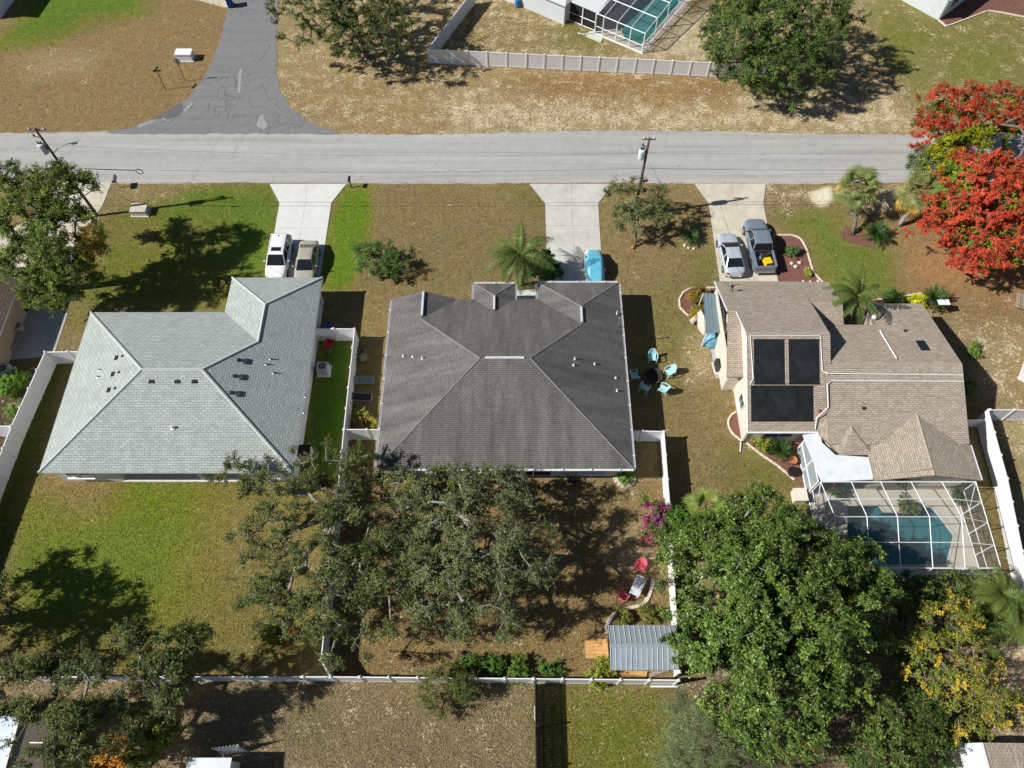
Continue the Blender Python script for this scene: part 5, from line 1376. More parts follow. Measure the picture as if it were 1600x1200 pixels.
m = MB(); m.lathe((0,0,0), [(.55,0),(.66,.12),(.70,.32),(.74,.34),(.62,.34),(.50,.15),(.1,.12)], 20); m.build('bowl', pm('sooty_metal', (.02,.017,.016), .7, var=.3), r_, world=False)
m = MB(); m.tube([(.72*math.cos(R(k*18)), .72*math.sin(R(k*18)), .36) for k in range(21)], .022, 5); m.build('rim', pm('rust_brown', (.16,.10,.09), .7, var=.3), r_, world=False)
armchair('coral pink garden chair by the bougainvillea bush', 1000, 886, R(-30), M_PINK, 'coral garden chairs', 1.15)
armchair('coral pink garden chair left of the white table', 973, 931, R(130), M_PINK, 'coral garden chairs', 1.1)
def table():
    b = G(997,915,.7); a = R(62); root = thing('garden_table', 'white rectangular garden table between the coral chairs', 'table', (*b,0), a)
    for i in range(6):
        m = MB(); m.box((0,-.30+.12*i,.72),(1.45,.108,.03)); m.build('slat', pm('white_table_top', (.66,.70,.70), .5, var=.15, scale=4), root, world=False)
    m = MB(); m.box((0,0,.68),(1.35,.6,.04)); m.build('frame', M_WHITE, root, world=False)
    for sx in (-1,1):
        for sy in (-1,1):
            m = MB(); m.tube([(sx*.62,sy*.28,.68),(sx*.66,sy*.32,0)], .025, 6); m.build('leg', M_WHITE, root, world=False)
table()
def lounger(label, px, py, rz, mat):
    b = G(px, py, .3); root = thing('patio_lounger', label, 'lounger', (*b,0), rz)
    m = MB()
    for s in (-1,1): m.tube([(-.85,s*.33,.32),(.95,s*.33,.32)], .03, 6)
    for x in (-.85,.95): m.tube([(x,-.33,.32),(x,.33,.32)], .03, 6)
    m.build('frame', M_GREYMET, root, world=False)
    m = MB(); m.box((.25,0,.33),(1.3,.6,.015)); m.build('seat_sling', mat, root, world=False)
    m = MB(); m.add([(-.38,-.3,.34),(-.38,.3,.34),(-.95,.3,.72),(-.95,-.3,.72)], [(0,1,2,3)]); m.build('back_sling', mat, root, world=False)
    for x in (-.7,.8):
        for s in (-1,1): q = MB(); q.tube([(x,s*.33,.32),(x,s*.33,0)], .022, 6); q.build('leg', M_GREYMET, root, world=False)
M_SLING = pm('green_grey_sling', (.16,.22,.20), .7, var=.1)
lounger('grey-green lounger in shade along the white side fence', 566, 594, R(2), M_SLING)
lounger('dark lounger in shade, lower of the two by the side fence', 562, 620, R(-3), pm('charcoal_sling', (.03,.032,.035), .8))
def scrap():
    b = G(565,556); root = thing('garden_equipment', 'heap of dark garden equipment in shade by the side fence', 'equipment', (*b,0))
    rr = random.Random(8)
    for i in range(3):
        m = MB(); cx, cy = rr.uniform(-.4,.4), rr.uniform(-.6,.6); rad = .28
        m.tube([(cx+rad*math.cos(k*math.pi/8),cy+rad*math.sin(k*math.pi/8),.12+.1*i+.1*math.sin(k*.7)) for k in range(17)], .03, 5); m.build('hoop', M_DARKMET, root, world=False)
    for i in range(9):
        m = MB(); x, y = rr.uniform(-.6,.6), rr.uniform(-.9,.9); m.tube([(x,y,.05),(x+rr.uniform(-.5,.5),y+rr.uniform(-.5,.5),rr.uniform(.2,.9))], .03, 5); m.build('bar', M_DARKMET if i%2 else M_OLDWOOD, root, world=False)
    m = MB(); m.box((.2,-.3,.25),(.6,.5,.4), .4, top=.8); m.build('crate', M_OLDWOOD, root, world=False)
scrap()
# porch chairs at the back of the left house
for i, x in enumerate((-22.6,-21.5)):
    q = armchair('dark chair on the left house back porch, %s of the pair' % ('left' if i == 0 else 'right'), 300, 745, 0, M_DARKMET, 'dark porch chairs'); q.location = (x,22.5,.09)
q = armchair('black chair against the middle house back wall', 913, 738, R(180), M_BLACK); q.location = (4.5,21.5,0)
# tan wall clutter at left
def bench():
    b = G(24,534,.4); root = thing('garden_bench', 'white slatted garden bench against the tan wall at left', 'bench', (*b,0), R(78))
    for i in range(6): m = MB(); m.box((0,-.25+.1*i,.45),(1.5,.07,.03)); m.build('seat_slat', M_OLDWOOD if i%2 else M_GREYMET, root, world=False)
    for i in range(9): m = MB(); m.box((-.68+.17*i,.30,.70),(.05,.03,.5)); m.build('back_slat', M_GREYMET, root, world=False)
    m = MB(); m.box((0,.30,.97),(1.5,.05,.07)); m.build('top_rail', M_GREYMET, root, world=False)
    for s in (-1,1): m = MB(); m.box((s*.72,0,.23),(.06,.55,.46)); m.build('leg', M_GREYMET, root, world=False)
bench()
m = MB(); b = G(34,517); m.lathe((*b,0), [(.28,0),(.36,.2),(.38,.45),(.34,.75),(.28,.8),(.26,.7)], 14); tag(m.build('barrel_planter', pm('tan_barrel', (.38,.27,.19), .8, var=.15), None, True), 'tan barrel planter beside the slatted bench', 'barrel')
m = MB(); b = G(38,486); m.lathe((*b,0), [(.25,0),(.42,.15),(.42,.6),(.3,.95),(.1,1.05)], 14); tag(m.build('kettle_grill', M_BLACK, None, True), 'black kettle grill against the tan wall at left', 'grill')

# ------------------------------------------------------------------ clutter along the right house's side
def lean_to():
    z0, z1 = 2.0, 2.35
    P = [G(1099,458,z1), G(1131,459,z1), G(1134,518,z0), G(1104,521,z0)]
    root = thing('lean_to', 'low lean-to with ribbed blue-grey metal roof beside cream wall', 'lean-to', (P[0][0], P[2][1], 0))
    mt = pm('blue_grey_metal', (.20,.27,.31), .4, .2, var=.08, scale=2)
    n = 6
    for i in range(n):
        a, b = lerp(P[0],P[1],i/n), lerp(P[0],P[1],(i+1)/n-.01); c, d_ = lerp(P[3],P[2],(i+1)/n-.01), lerp(P[3],P[2],i/n)
        m = MB(); m.slab([(*a,z1),(*b,z1),(*c,z0),(*d_,z0)], .03); po = m.build('roof_panel', mt, root)
        r = MB(); r.tube([(*a,z1+.02),(*d_,z0+.02)], .025, 4); r.build('rib', mt, po)
    for q, z in zip(P, (z1,z1,z0,z0)): m = MB(); m.tube([(*q,0),(*q,z-.03)], .05, 6); m.build('post', M_WHITE, root)
    m = MB(); m.tube([(P[1][0]+.05,P[1][1]-2.0,z1-.06),(P[2][0]+.05,P[2][1],z0+.05)], .05, 5); m.build('gutter', M_WHITE, root)
lean_to()
def draped(label, px, py, rx, ry, h, mat, rz=0):
    b = G(px, py); rr = random.Random(int(px)); mb = MB(); n = 18; k = 6; vs = []
    ph = [rr.uniform(0, 6) for _ in range(4)]
    for i in range(k+1):
        t = i/k; rad = (1-t**2.2)**.5 if t < 1 else .02
        for j in range(n):
            a = 2*math.pi*j/n; w = 1+.12*math.sin(3*a+ph[0])+.07*math.sin(7*a+ph[1]+t*3)
            x, y = rx*rad*w*math.cos(a), ry*rad*w*math.sin(a)
            vs.append((b[0]+x*math.cos(rz)-y*math.sin(rz), b[1]+x*math.sin(rz)+y*math.cos(rz), h*t*(1+.08*math.sin(5*a+ph[2]))))
    mb.add(vs, [(i*n+j,i*n+(j+1)%n,(i+1)*n+(j+1)%n,(i+1)*n+j) for i in range(k) for j in range(n)]+[tuple(range(k*n,(k+1)*n))])
    return tag(mb.build('covered_heap', mat, None, True), label, 'covered heap')
draped('heap under a light blue tarp below the lean-to', 1114, 534, .85, .75, 1.2, pm('blue_white_tarp', (.16,.38,.50), .4, var=.6, scale=1.2))
draped('cream canvas cover slumped at the left of the lean-to', 1095, 505, .45, 1.2, 1.1, pm('cream_canvas', (.62,.55,.44), .9, var=.1), R(12))
draped('green hose heap at the foot of the cream wall', 1141, 603, .55, .5, .25, pm('hose_green', (.02,.14,.07), .6, var=.4, scale=12))
m = MB(); b0, b1 = G(1081,502,.5), G(1094,489,.5); m.tube([(*b0,.35),(*b1,.55)], .22, 8); tag(m.build('rolled_mat', pm('pale_pink_roll', (.62,.52,.52), .8), None), 'pale pink rolled mat by the curved garden bed', 'roll')
m = MB(); m.lathe((*G(1126,541),0), [(.2,0),(.25,.4),(.22,.42)], 10); tag(m.build('bucket', M_BLUEP, None), 'small blue bucket beside the cream wall', 'bucket')
sheet('slab_pad', [G(*p) for p in [(1111,546),(1130,545),(1136,588),(1118,592)]], .04, pm('blue_grey_slab', (.42,.41,.45), .85, var=.06), 'grey slab pad under the air conditioner on the right')
ac_unit('dark air conditioner on a grey pad beside cream wall', G(1124,575), .1, M_DARKMET)
def cart():
    b = G(1463,486); root = thing('garden_stand', 'small white-topped stand at the right corner of brown roof', 'stand', (*b,0))
    m = MB(); m.box((0,0,1.3),(.95,.55,.06)); m.build('top', M_WHITE, root, world=False)
    for sx in (-1,1):
        for sy in (-1,1): m = MB(); m.box((sx*.42,sy*.22,.65),(.07,.07,1.3)); m.build('leg', M_DARKMET, root, world=False)
cart()
def swing():
    b = G(1593,475); root = thing('wooden_lounger', 'grey wooden lounge frame at the right edge of the lawn', 'lounger', (*b,0), R(70))
    for i in range(6): m = MB(); m.box((0,-.4+.16*i,.4),(1.6,.1,.04)); m.build('slat', M_OLDWOOD, root, world=False)
    for s in (-1,1): m = MB(); m.tube([(s*.7,-.5,0),(s*.7,.5,.75)], .04, 5); m.build('frame', M_OLDWOOD, root, world=False)
swing()
# white shed and lattice at the bottom
def lattice_shed():
    z = 2.3; x0, x1 = G(294,1185,z)[0], G(362,1185,z)[0]; y1 = G(330,1184,z)[1]
    root = thing('garden_shed', 'white-roofed shed at the bottom edge of the view', 'shed', ((x0+x1)/2, y1, 0))
    m = MB(); m.slab([(x0,y1,z),(x1,y1,z),(x1,y1-5,z+.3),(x0,y1-5,z+.3)], .08); m.build('roof', pm('white_metal_roof', (.72,.76,.79)), root)
    w = MB(); w.walls([(x0+.2,y1-.2),(x1-.2,y1-.2),(x1-.2,y1-4.8),(x0+.2,y1-4.8)], 0, z-.05, .1); w.build('wall', M_WHITE, root)
    l = thing('lattice_panel', 'white lattice panel leaning behind the bottom shed', 'lattice', (x1-.6, y1+.35, 0), R(8))
    for i in range(-7, 8):
        for s in (-1,1):
            a0 = max(-.8, min(.8, i*.22-.9*s)); 
            q = MB(); xa, xb = i*.22-.55, i*.22+.55
            za, zb = (.1, 2.0) if s > 0 else (2.0, .1)
            xa, xb = max(-.8,xa), min(.8,xb)
            if xb-xa < .2: continue
            q.tube([(xa,.3*(za/2),za),(xb,.3*(zb/2),zb)], .02, 4); q.build('slat', M_WHITE, l, world=False)
lattice_shed()
def boat():
    b = G(136,1040,.4); root = thing('upturned_canoe', 'white plastic table and boards under the bottom left oaks', 'table', (*b,0), R(10))
    m = MB(); m.box((0,0,.72),(1.9,.6,.05), top=.9); m.build('top', M_WHITE, root, world=False)
    m = MB(); m.box((-.1,-.25,.76),(.7,.5,.04), .5); m.build('board', M_WHITE, root, world=False)
    for s in (-1,1): m = MB(); m.box((s*.7,0,.36),(.08,.4,.7)); m.build('leg', M_WHITE, root, world=False)
    root.name = 'outdoor_table'
boat()

# ------------------------------------------------------------------ garden beds and edging, stone by stone
def edging(label, pts, mat=M_KERBW, L=.42, w=.16, h=.12, z=0):
    P = [G(*p) for p in pts]
    root = tag(empty('garden_edging', (*P[0],0)), label, 'edging')
    d_ = [0]
    for a, b in zip(P[:-1], P[1:]): d_.append(d_[-1]+math.dist(a, b))
    n = max(2, round(d_[-1]/L)); xs_ = np.interp(np.linspace(0,d_[-1],n+1), d_, [p[0] for p in P]); ys_ = np.interp(np.linspace(0,d_[-1],n+1), d_, [p[1] for p in P])
    me = None
    for i in range(n):
        a, b = (xs_[i],ys_[i]), (xs_[i+1],ys_[i+1]); ang = math.atan2(b[1]-a[1], b[0]-a[0])
        if me is None:
            m = MB(); m.box((0,0,h/2),(1,w,h), top=.95, topy=.8); o = m.build('edging_stone', mat, root, world=False); me = o.data
        else:
            o = bpy.data.objects.new('edging_stone', me); col.objects.link(o); o.parent = root
        o.location = ((a[0]+b[0])/2-P[0][0], (a[1]+b[1])/2-P[0][1], random.uniform(-.015,.01)); o.rotation_euler = (0,0,ang+random.uniform(-.05,.05)); o.scale = (math.dist(a,b)-.015, random.uniform(.92,1.08), 1)
    return root
bedA = [(1213,368),(1240,368),(1252,374),(1260,390),(1266,410),(1270,425),(1290,447),(1304,459),(1298,470),(1285,445),(1213,440)]
sheet('mulch_bed', [G(*p) for p in bedA], .02, M_MULCH, 'red mulch bed beside the pickup')
edging('cream concrete edging curving round the mulch bed by the pickup', [(1208,368),(1240,368),(1252,374),(1260,390),(1266,410),(1270,425),(1290,447),(1304,458)])
bedB = [(1123,449),(1080,450),(1065,457),(1061,470),(1063,482),(1080,497),(1097,506),(1125,470)]
sheet('mulch_bed', [G(*p) for p in bedB], .02, M_MULCH, 'rounded mulch bed left of the lean-to')
edging('cream edging round the curved bed left of the lean-to', [(1123,450),(1080,450),(1067,457),(1061,468),(1062,481),(1072,491),(1083,499)])
bedC = [(1150,644),(1141,650),(1137,660),(1140,672),(1152,685),(1164,692),(1215,728),(1252,760),(1256,700),(1250,684),(1165,684)]
sheet('mulch_bed', [G(*p) for p in bedC], .02, M_MULCH, 'red mulch bed behind the cream house')
edging('cream edging of the mulch bed at the cream house rear corner', [(1150,644),(1141,649),(1137,658),(1139,670),(1147,681),(1160,690)])
edging('straight cream edging running down to the lanai', [(1166,692),(1190,711),(1215,728),(1241,750)])
bedD = [(1395,466),(1435,459),(1450,468),(1450,480),(1372,480),(1330,476),(1305,470)]
sheet('mulch_bed', [G(*p) for p in bedD], .02, M_MULCH, 'narrow mulch strip along the front of the brown roof')
edging('cream edging of the strip in front of the brown roof', [(1360,470),(1390,466),(1420,462),(1440,459)])
sheet('mulch_bed', ragged([G(*p) for p in [(1312,362),(1328,354),(1345,358),(1365,378),(1370,388),(1340,383),(1318,375)]], .1, .4), .02, M_MULCH, 'small mulch circle round the fan palm trunk')
edging('ring of pale stones at the middle house rear corner', [(990,742),(991,750),(986,758),(979,761),(970,759),(963,753),(961,744)], M_STONE, .3, .34, .18)
edging('winding stone edging in the back yard by the shed', [(947,991),(949,975),(957,962),(972,953),(990,949),(1006,945),(1013,932),(1018,918),(1020,905)], M_STONE, .34, .30, .16)
edging('pale edging round the mulch bed at top right', [(1466,31),(1478,42),(1510,30),(1544,17),(1570,21),(1600,27)])
for px, py, s in ((1237,412,.22),(1249,411,.22),(1243,417,.24),(1255,440,.2),(1266,440,.2),(1278,440,.2),(1289,447,.2),(1108,454,.22),(1338,360,.28),(1076,388,.22),(1084,389,.2),(1070,384,.2)):
    m = MB(); b = G(px,py); s *= random.uniform(.65,.9); m.lathe((*b,0), [(s*.8,0),(s,.3*s),(s*.8,.7*s),(s*.3,.85*s)], 7); m.v = [(v[0]+random.uniform(-.2,.2)*s, v[1]+random.uniform(-.2,.2)*s, v[2]) for v in m.v]; o = m.build('garden_rock', M_STONE, None, True)
    o['_px'] = px
    lab = {1237:'pale rock left of three in the pickup mulch bed',1249:'pale rock right of three in the pickup mulch bed',1243:'pale rock lowest of three in the pickup mulch bed',1255:'left pale stone along the brown eave by the mulch bed',1266:'middle pale stone along the brown eave by the mulch bed',1278:'right pale stone along the brown eave by the mulch bed',1289:'pale stone nearest the cream edging bend at the eave',1108:'pale rock at the top of the lean-to',1338:'pale rock beside the fan palm trunk',1076:'middle pale rock below the small sago by the pole tree',1084:'right pale rock below the small sago by the pole tree',1070:'left pale rock below the small sago by the pole tree'}[px]
    tag(o, lab, 'rock'); del o['_px']
m = MB(); b = G(1236,740); m.lathe((*b,0), [(.22,0),(.32,.1),(.36,.5),(.38,.55),(.3,.52)], 12); tag(m.build('plant_pot', M_BLACK, None, True), 'black pot in the mulch behind the cream house', 'pot')
m = MB(); b = G(1237,722); m.lathe((*b,0), [(.2,0),(.28,.1),(.32,.42),(.35,.48),(.28,.45)], 12); tag(m.build('plant_pot', pm('terracotta', (.42,.16,.07), .8, var=.1), None, True), 'terracotta pot in the mulch beside the lanai', 'pot')
m = MB(); m.box((*G(1246,778),.35),(.9,.9,.7)); m.box((*G(1246,778),.73),(1.0,1.0,.06)); tag(m.build('pool_equipment_box', M_WALLT, None), 'cream box beside the left side of the pool cage', 'box')
m = MB(); b = G(988,388); m.lathe((*b,0), [(.14,0),(.14,.2),(.05,.3)], 8); tag(m.build('yard_marker', M_ORANGE, None), 'small orange marker below the little tree by the pole', 'marker')
# ------------------------------------------------------------------ vegetation
LEAF = leafmat('leaf', .55, .25, .25)
LEAFG = leafmat('glossy_leaf', .42, .18, .4)
def leaf_object(name, C, N, size, colr, mat, parent, rng, aspect=.5, szvar=.35):
    """many small leaf blades (one bent quad each) at C with normals N; stored as one mesh"""
    n = len(C)
    A = rng.normal(size=(n, 3)); T = A-(A*N).sum(1, keepdims=True)*N; T /= np.linalg.norm(T, axis=1, keepdims=True)+1e-9
    B = np.cross(N, T); s = (size*(1+szvar*rng.uniform(-1, 1, n)))[:, None]
    V = np.stack([C-T*s*.7+B*s*aspect, C-T*s*.7-B*s*aspect, C+T*s-N*s*.15], 1).reshape(-1, 3)
    off = np.array(root_loc(parent)) if parent is not None else V.mean(0)
    V = V-off
    me = bpy.data.meshes.new(name)
    me.vertices.add(3*n); me.vertices.foreach_set('co', V.astype('f').ravel())
    me.loops.add(3*n); me.loops.foreach_set('vertex_index', np.arange(3*n, dtype='i'))
    me.polygons.add(n); me.polygons.foreach_set('loop_start', np.arange(0, 3*n, 3, dtype='i'))
    me.materials.append(mat)
    a = me.attributes.new('tint', 'FLOAT_COLOR', 'POINT')
    cc = np.concatenate([np.repeat(np.clip(colr, 0, 1), 3, 0), np.ones((3*n, 1))], 1)
    a.data.foreach_set('color', cc.astype('f').ravel())
    me.update(calc_edges=True)
    o = bpy.data.objects.new(name, me); col.objects.link(o)
    if parent is not None: o.parent = parent
    else: o.location = off
    return o
def gapnoise(P, s, ph):
    x, y, z = P[:, 0]/s, P[:, 1]/s, P[:, 2]/s
    return (np.sin(1.7*x+ph)+np.sin(2.1*y+1.3*ph)+np.sin(1.9*z+2.1*ph)+np.sin(1.3*x-1.9*y+.7*ph)+np.sin(2.7*y+1.1*z-ph)+np.sin(2.9*x+2.3*y+1.9*ph))/6
def sample_blobs(blobs, n, rng, shell, gap, gs, ph):
    vol = np.array([b[3]*b[4]*b[5] for b in blobs])**.75; vol /= vol.sum(); out = []
    tot = 0
    while tot < n:
        k = rng.choice(len(blobs), n, p=vol); b = np.array(blobs)[k]
        d_ = rng.normal(size=(n, 3)); d_ /= np.linalg.norm(d_, axis=1, keepdims=True)
        d_[:, 2] = np.where((d_[:, 2] < -.25) & (rng.uniform(size=n) < .7), -d_[:, 2], d_[:, 2])
        r = (shell+(1-shell)*rng.uniform(size=n))**.6
        edge = 1+.20*gapnoise(d_*3+k[:, None]*7.0, 1.0, ph+2)
        P = b[:, :3]+d_*b[:, 3:6]*(r*edge)[:, None]
        ok = gapnoise(P, gs, ph) > gap
        P = P[ok]; out.append(P); tot += len(P)
    return np.concatenate(out)[:n]
def tree(name, label, cat, base, blobs, nclump, nleaf, leaf, cols, seed, clump_r=.7, gap=-.25, gs=1.6, shell=.45, trunk_r=.25, bark=None, mat=None, fork=.35, group=None, clumpcols=None, up=.55, aspect=.5, accents=(), thin=1.0, gain=1.75, swell=1.0, flower=None, twigs=True):
    rng = np.random.default_rng(seed); bark = bark or M_BARK; mat = mat or LEAF
    root = thing(name, label, cat, (base[0], base[1], 0), group=group)
    blobs = [(*b[:3], b[3]*swell, b[4]*swell, b[5]*(1+(swell-1)*.5)) for b in blobs]
    C = sample_blobs(blobs, nclump, rng, shell, gap, gs, seed*1.37)
    cen = np.average(np.array([b[:3] for b in blobs]), axis=0, weights=[b[3]*b[4]*b[5] for b in blobs])
    zlow = min(b[2]-b[5] for b in blobs); ztop = max(b[2]+b[5] for b in blobs)
    hf = max(.25, zlow+(cen[2]-zlow)*fork)
    # skeleton: every clump hangs on the nearest node that is nearer to the fork
    nodes_ = [np.array([base[0], base[1], 0.0]), np.array([base[0]+(cen[0]-base[0])*.25, base[1]+(cen[1]-base[1])*.25, hf*.6]), np.array([base[0]+(cen[0]-base[0])*.45, base[1]+(cen[1]-base[1])*.45, hf])]
    par = [-1, 0, 1]
    F = nodes_[2]; order = np.argsort(np.linalg.norm(C-F, axis=1))
    tip = {}
    for i in order:
        p = C[i]; A = np.array(nodes_[2:]); dd = np.linalg.norm(A-p, axis=1)+.35*np.linalg.norm(A-F, axis=1)*0
        j = 2+int(np.argmin(dd)); q = nodes_[j]; L = np.linalg.norm(p-q)
        k = max(1, int(L/.9))
        for m_ in range(1, k+1):
            t = m_/k; w = q+(p-q)*t
            if m_ < k: w = w+rng.normal(size=3)*.10*L/ k**.5+np.array([0, 0, .10*L*math.sin(math.pi*t)])
            nodes_.append(w); par.append(j); j = len(nodes_)-1
        tip[i] = j
    cnt = np.zeros(len(nodes_))
    for i in tip.values(): cnt[i] += 1
    for i in range(len(nodes_)-1, 0, -1): cnt[par[i]] += cnt[i]
    rad = np.maximum(.014*thin, trunk_r*(cnt/max(1, cnt[0]))**.46)
    NN = np.array(nodes_)
    mb = MB()
    for i in range(1, len(nodes_)):
        j = par[i]; r0, r1 = rad[j], rad[i]
        if j > 2 and rad[j] > 1.6*rad[i]: r0 = rad[i]*1.25
        mb.tube([NN[j], NN[i]], [r0, r1], 6 if r1 > .06 else 4, cap=False)
    if nodes_[0] is not None: mb.tube([NN[0]-np.array([0,0,.05]), NN[0]+np.array([0,0,.25])], [trunk_r*1.5, rad[1]*1.02], 8, cap=False)
    # twigs fan out of every clump; leaves sit along the twigs
    K = 6
    oc = C-cen; oc /= np.linalg.norm(oc, axis=1, keepdims=True)+1e-9
    tw = rng.normal(size=(nclump, K, 3))+oc[:, None]*.7+np.array([0, 0, .25]); tw[..., 2] *= .75
    tw /= np.linalg.norm(tw, axis=2, keepdims=True)
    tl = clump_r*rng.uniform(.7, 1.9, (nclump, K))
    if twigs:
        for i in range(nclump):
            for k in range(0, K, 2): mb.tube([C[i], C[i]+tw[i, k]*tl[i, k]*.9], [.012, .004], 3, cap=False)
    mb.build('trunk', bark, root, True)
    wgt = rng.uniform(.3, 1.7, nclump); wgt /= wgt.mean()
    per = rng.poisson(nleaf/nclump*wgt)+2; idx = np.repeat(np.arange(nclump), per); n = len(idx)
    ki = rng.integers(0, K, n); u = rng.uniform(size=n)**.7
    P = C[idx]+tw[idx, ki]*(tl[idx, ki]*u)[:, None]+rng.normal(size=(n, 3))*(clump_r*.17)*np.array([1, 1, .8])
    ok = P[:, 2] > .06; P = P[ok]; idx = idx[ok]; n = len(P)
    outw = (P-cen); outw /= np.linalg.norm(outw, axis=1, keepdims=True)+1e-9
    N = rng.normal(size=(n, 3))*.55+outw*.45+np.array([0, 0, up]); N /= np.linalg.norm(N, axis=1, keepdims=True)
    base_c = np.array([S(*c) for c in cols]); pick = rng.integers(0, len(cols), nclump)
    cc = base_c[pick][idx]
    mixk = rng.integers(0, len(cols), n); mm = rng.uniform(size=n) < .35; cc[mm] = base_c[mixk][mm]
    cc = cc*gain*(1+.30*rng.uniform(-1, 1, n))[:, None]*(1+.15*rng.normal(size=nclump))[idx][:, None]
    if flower:
        fc = np.array([S(*c) for c in flower[0]]); fl = (rng.uniform(size=nclump) < flower[1])[idx] & (rng.uniform(size=n) < .85)
        cc[fl] = fc[rng.integers(0, len(fc), n)][fl]*(1+.2*rng.uniform(-1, 1, n))[fl][:, None]
    for (pt, rad_, acol, prob) in accents:
        w = np.linalg.norm((P-np.array(pt))[:, :2], axis=1) < rad_*(1+.35*rng.uniform(-1, 1, n))
        w &= rng.uniform(size=n) < prob
        ac = np.array([S(*c) for c in acol])
        cc[w] = ac[rng.integers(0, len(ac), n)][w]*(1+.2*rng.uniform(-1, 1, n))[w][:, None]
    leaf_object('crown', P, N, leaf, np.clip(cc, .004, 1), mat, root, rng, aspect)
    return root, C, cen
def E_(px, py, z, rx, ry, rz): 
    a = G(px, py, z); return (a[0], a[1], z, rx, ry, rz)
OAK = [(76,86,44),(90,98,52),(64,74,38),(98,100,58),(82,90,42)]
OAKG = [(90,98,62),(100,104,72),(80,88,54),(106,110,74),(88,96,52)]
DKG = [(54,72,30),(66,84,36),(46,62,26),(78,94,42),(88,100,48)]
MAG = [(64,84,30),(76,96,36),(54,72,26),(86,106,42),(98,114,50)]
# across the street
tree('oak_tree', 'spreading dark oak at the top beside the side street', 'tree', G(575,90), [E_(490,20,5,3.6,3.6,2.4), E_(560,15,5.6,4.0,3.8,2.6), E_(600,40,5.0,3.0,3.0,2.2), E_(540,55,4.2,4.0,2.4,1.8), E_(520,-40,6,5,4,2.5)], 420, 72000, 0.085, OAK, 11, 0.45, -0.12, 0.90, trunk_r=.38, shell=.2, swell=1.28)
tree('oak_tree', 'big dense rounded tree at the top right of the street', 'tree', G(1230,130), [E_(1200,70,5.0,5.4,5.0,4.0), E_(1255,30,6,4.6,5,3.5), E_(1190,0,5.6,4.6,4.6,3.4), E_(1225,110,3.8,4.2,3.2,2.8), E_(1150,60,4,3.2,4,2.8)], 620, 130000, 0.085, DKG, 12, 0.55, -0.45, 1.20, trunk_r=.45, shell=.55, swell=1.12, gain=2.0)
tree('bushy_shrub', 'small leafy shrub at the end of the far white fence', 'shrub', G(1128,118), [E_(1130,105,1.0,1.2,1.0,1.0)], 20, 3000, .11, OAK, 13, .45, -.5, 1, trunk_r=.06)
# left roadside tree
tree('roadside_tree', 'tall green tree with a yellowing bough beside the left pole', 'tree', G(118,450), [E_(90,300,8.6,3.0,2.4,2.0), E_(45,340,8.0,2.6,2.6,2.0), E_(100,370,7.4,3.0,2.6,2.3), E_(50,410,5.4,2.6,2.2,2.0), E_(100,430,4.8,2.8,2.2,2.2), E_(140,410,4.5,1.9,1.7,1.6), E_(80,460,3.6,2.2,1.6,1.8), E_(10,290,8,1.8,2,1.6)], 520, 105000, 0.085, [(78,96,40),(92,110,46),(66,84,34),(106,116,50),(96,104,42)], 14, 0.50, -0.28, 1.10, trunk_r=.34, bark=M_BARKP, accents=(((*G(165,415,4.5),4.5),1.2,[(150,112,30),(176,120,30)],.6),((*G(95,330,6.5),6.5),1.4,[(120,116,46)],.35)))
# red tree at the right
REDC = [(186,70,44),(198,82,54),(168,54,36),(204,96,68),(150,80,40)]
tree('red_flowering_tree', 'large tree covered in coral-red flowers at the right edge', 'tree', G(1535,400), [E_(1480,180,4.4,2.6,2.4,1.6), E_(1550,170,5.0,3.4,2.4,1.8), E_(1470,215,4.0,2.2,1.8,1.5), E_(1520,280,5.0,2.6,2.4,1.8), E_(1570,290,5.0,3.0,3.0,2.0), E_(1500,330,4.4,2.6,2.0,1.6), E_(1550,370,4.0,2.8,2.0,1.6), E_(1470,360,3.4,2.0,1.2,1.1), E_(1530,410,3.2,2.2,1.3,1.2), E_(1600,180,5,2,3,1.6), E_(1610,330,4.5,3,4,1.8)], 820, 135000, 0.062, REDC, 15, 0.36, -0.32, 0.90, trunk_r=.34, aspect=.75, up=.8, gain=1.2, swell=1.28)
tree('green_tree', 'dark green foliage showing beneath the red flowers', 'tree', G(1555,380), [E_(1480,190,3.6,2.8,2.4,1.4), E_(1555,180,4.2,3.4,2.6,1.6), E_(1520,290,4.2,2.8,2.8,1.6), E_(1570,300,4.2,3.2,3.4,1.8), E_(1500,340,3.5,2.8,2.2,1.4), E_(1550,390,3.2,2.8,2.0,1.2), E_(1600,240,4,2.4,3,1.5)], 260, 36000, 0.100, [(84,104,30),(104,120,34),(66,88,26),(120,128,36)], 16, 0.50, -0.25, 1.20, trunk_r=.2)
tree('yellow_green_tree', 'bright yellow-green crown between the two red clumps', 'tree', G(1508,300), [E_(1505,228,5.2,2.0,1.1,.9), E_(1530,218,5.0,1.5,1.0,.8), E_(1478,235,4.4,1.2,.9,.8), E_(1468,262,3.6,1.5,1.4,1.0)], 110, 16000, 0.090, [(150,150,20),(128,138,24),(110,126,28),(168,160,26)], 17, 0.36, -0.40, 0.90, trunk_r=.12, gain=1.2, swell=1.1)
tree('blue_green_shrub', 'drooping blue-green shrub left of the red tree', 'shrub', G(1462,320), [E_(1455,270,2.6,1.8,1.7,1.5), E_(1440,250,2.8,1.2,1.2,1.0), E_(1480,300,2.4,1.4,1.4,1.2)], 90, 14000, 0.110, [(76,92,58),(92,106,68),(64,80,48),(104,112,64)], 18, 0.45, -0.30, 1.00, trunk_r=.1, aspect=.28)
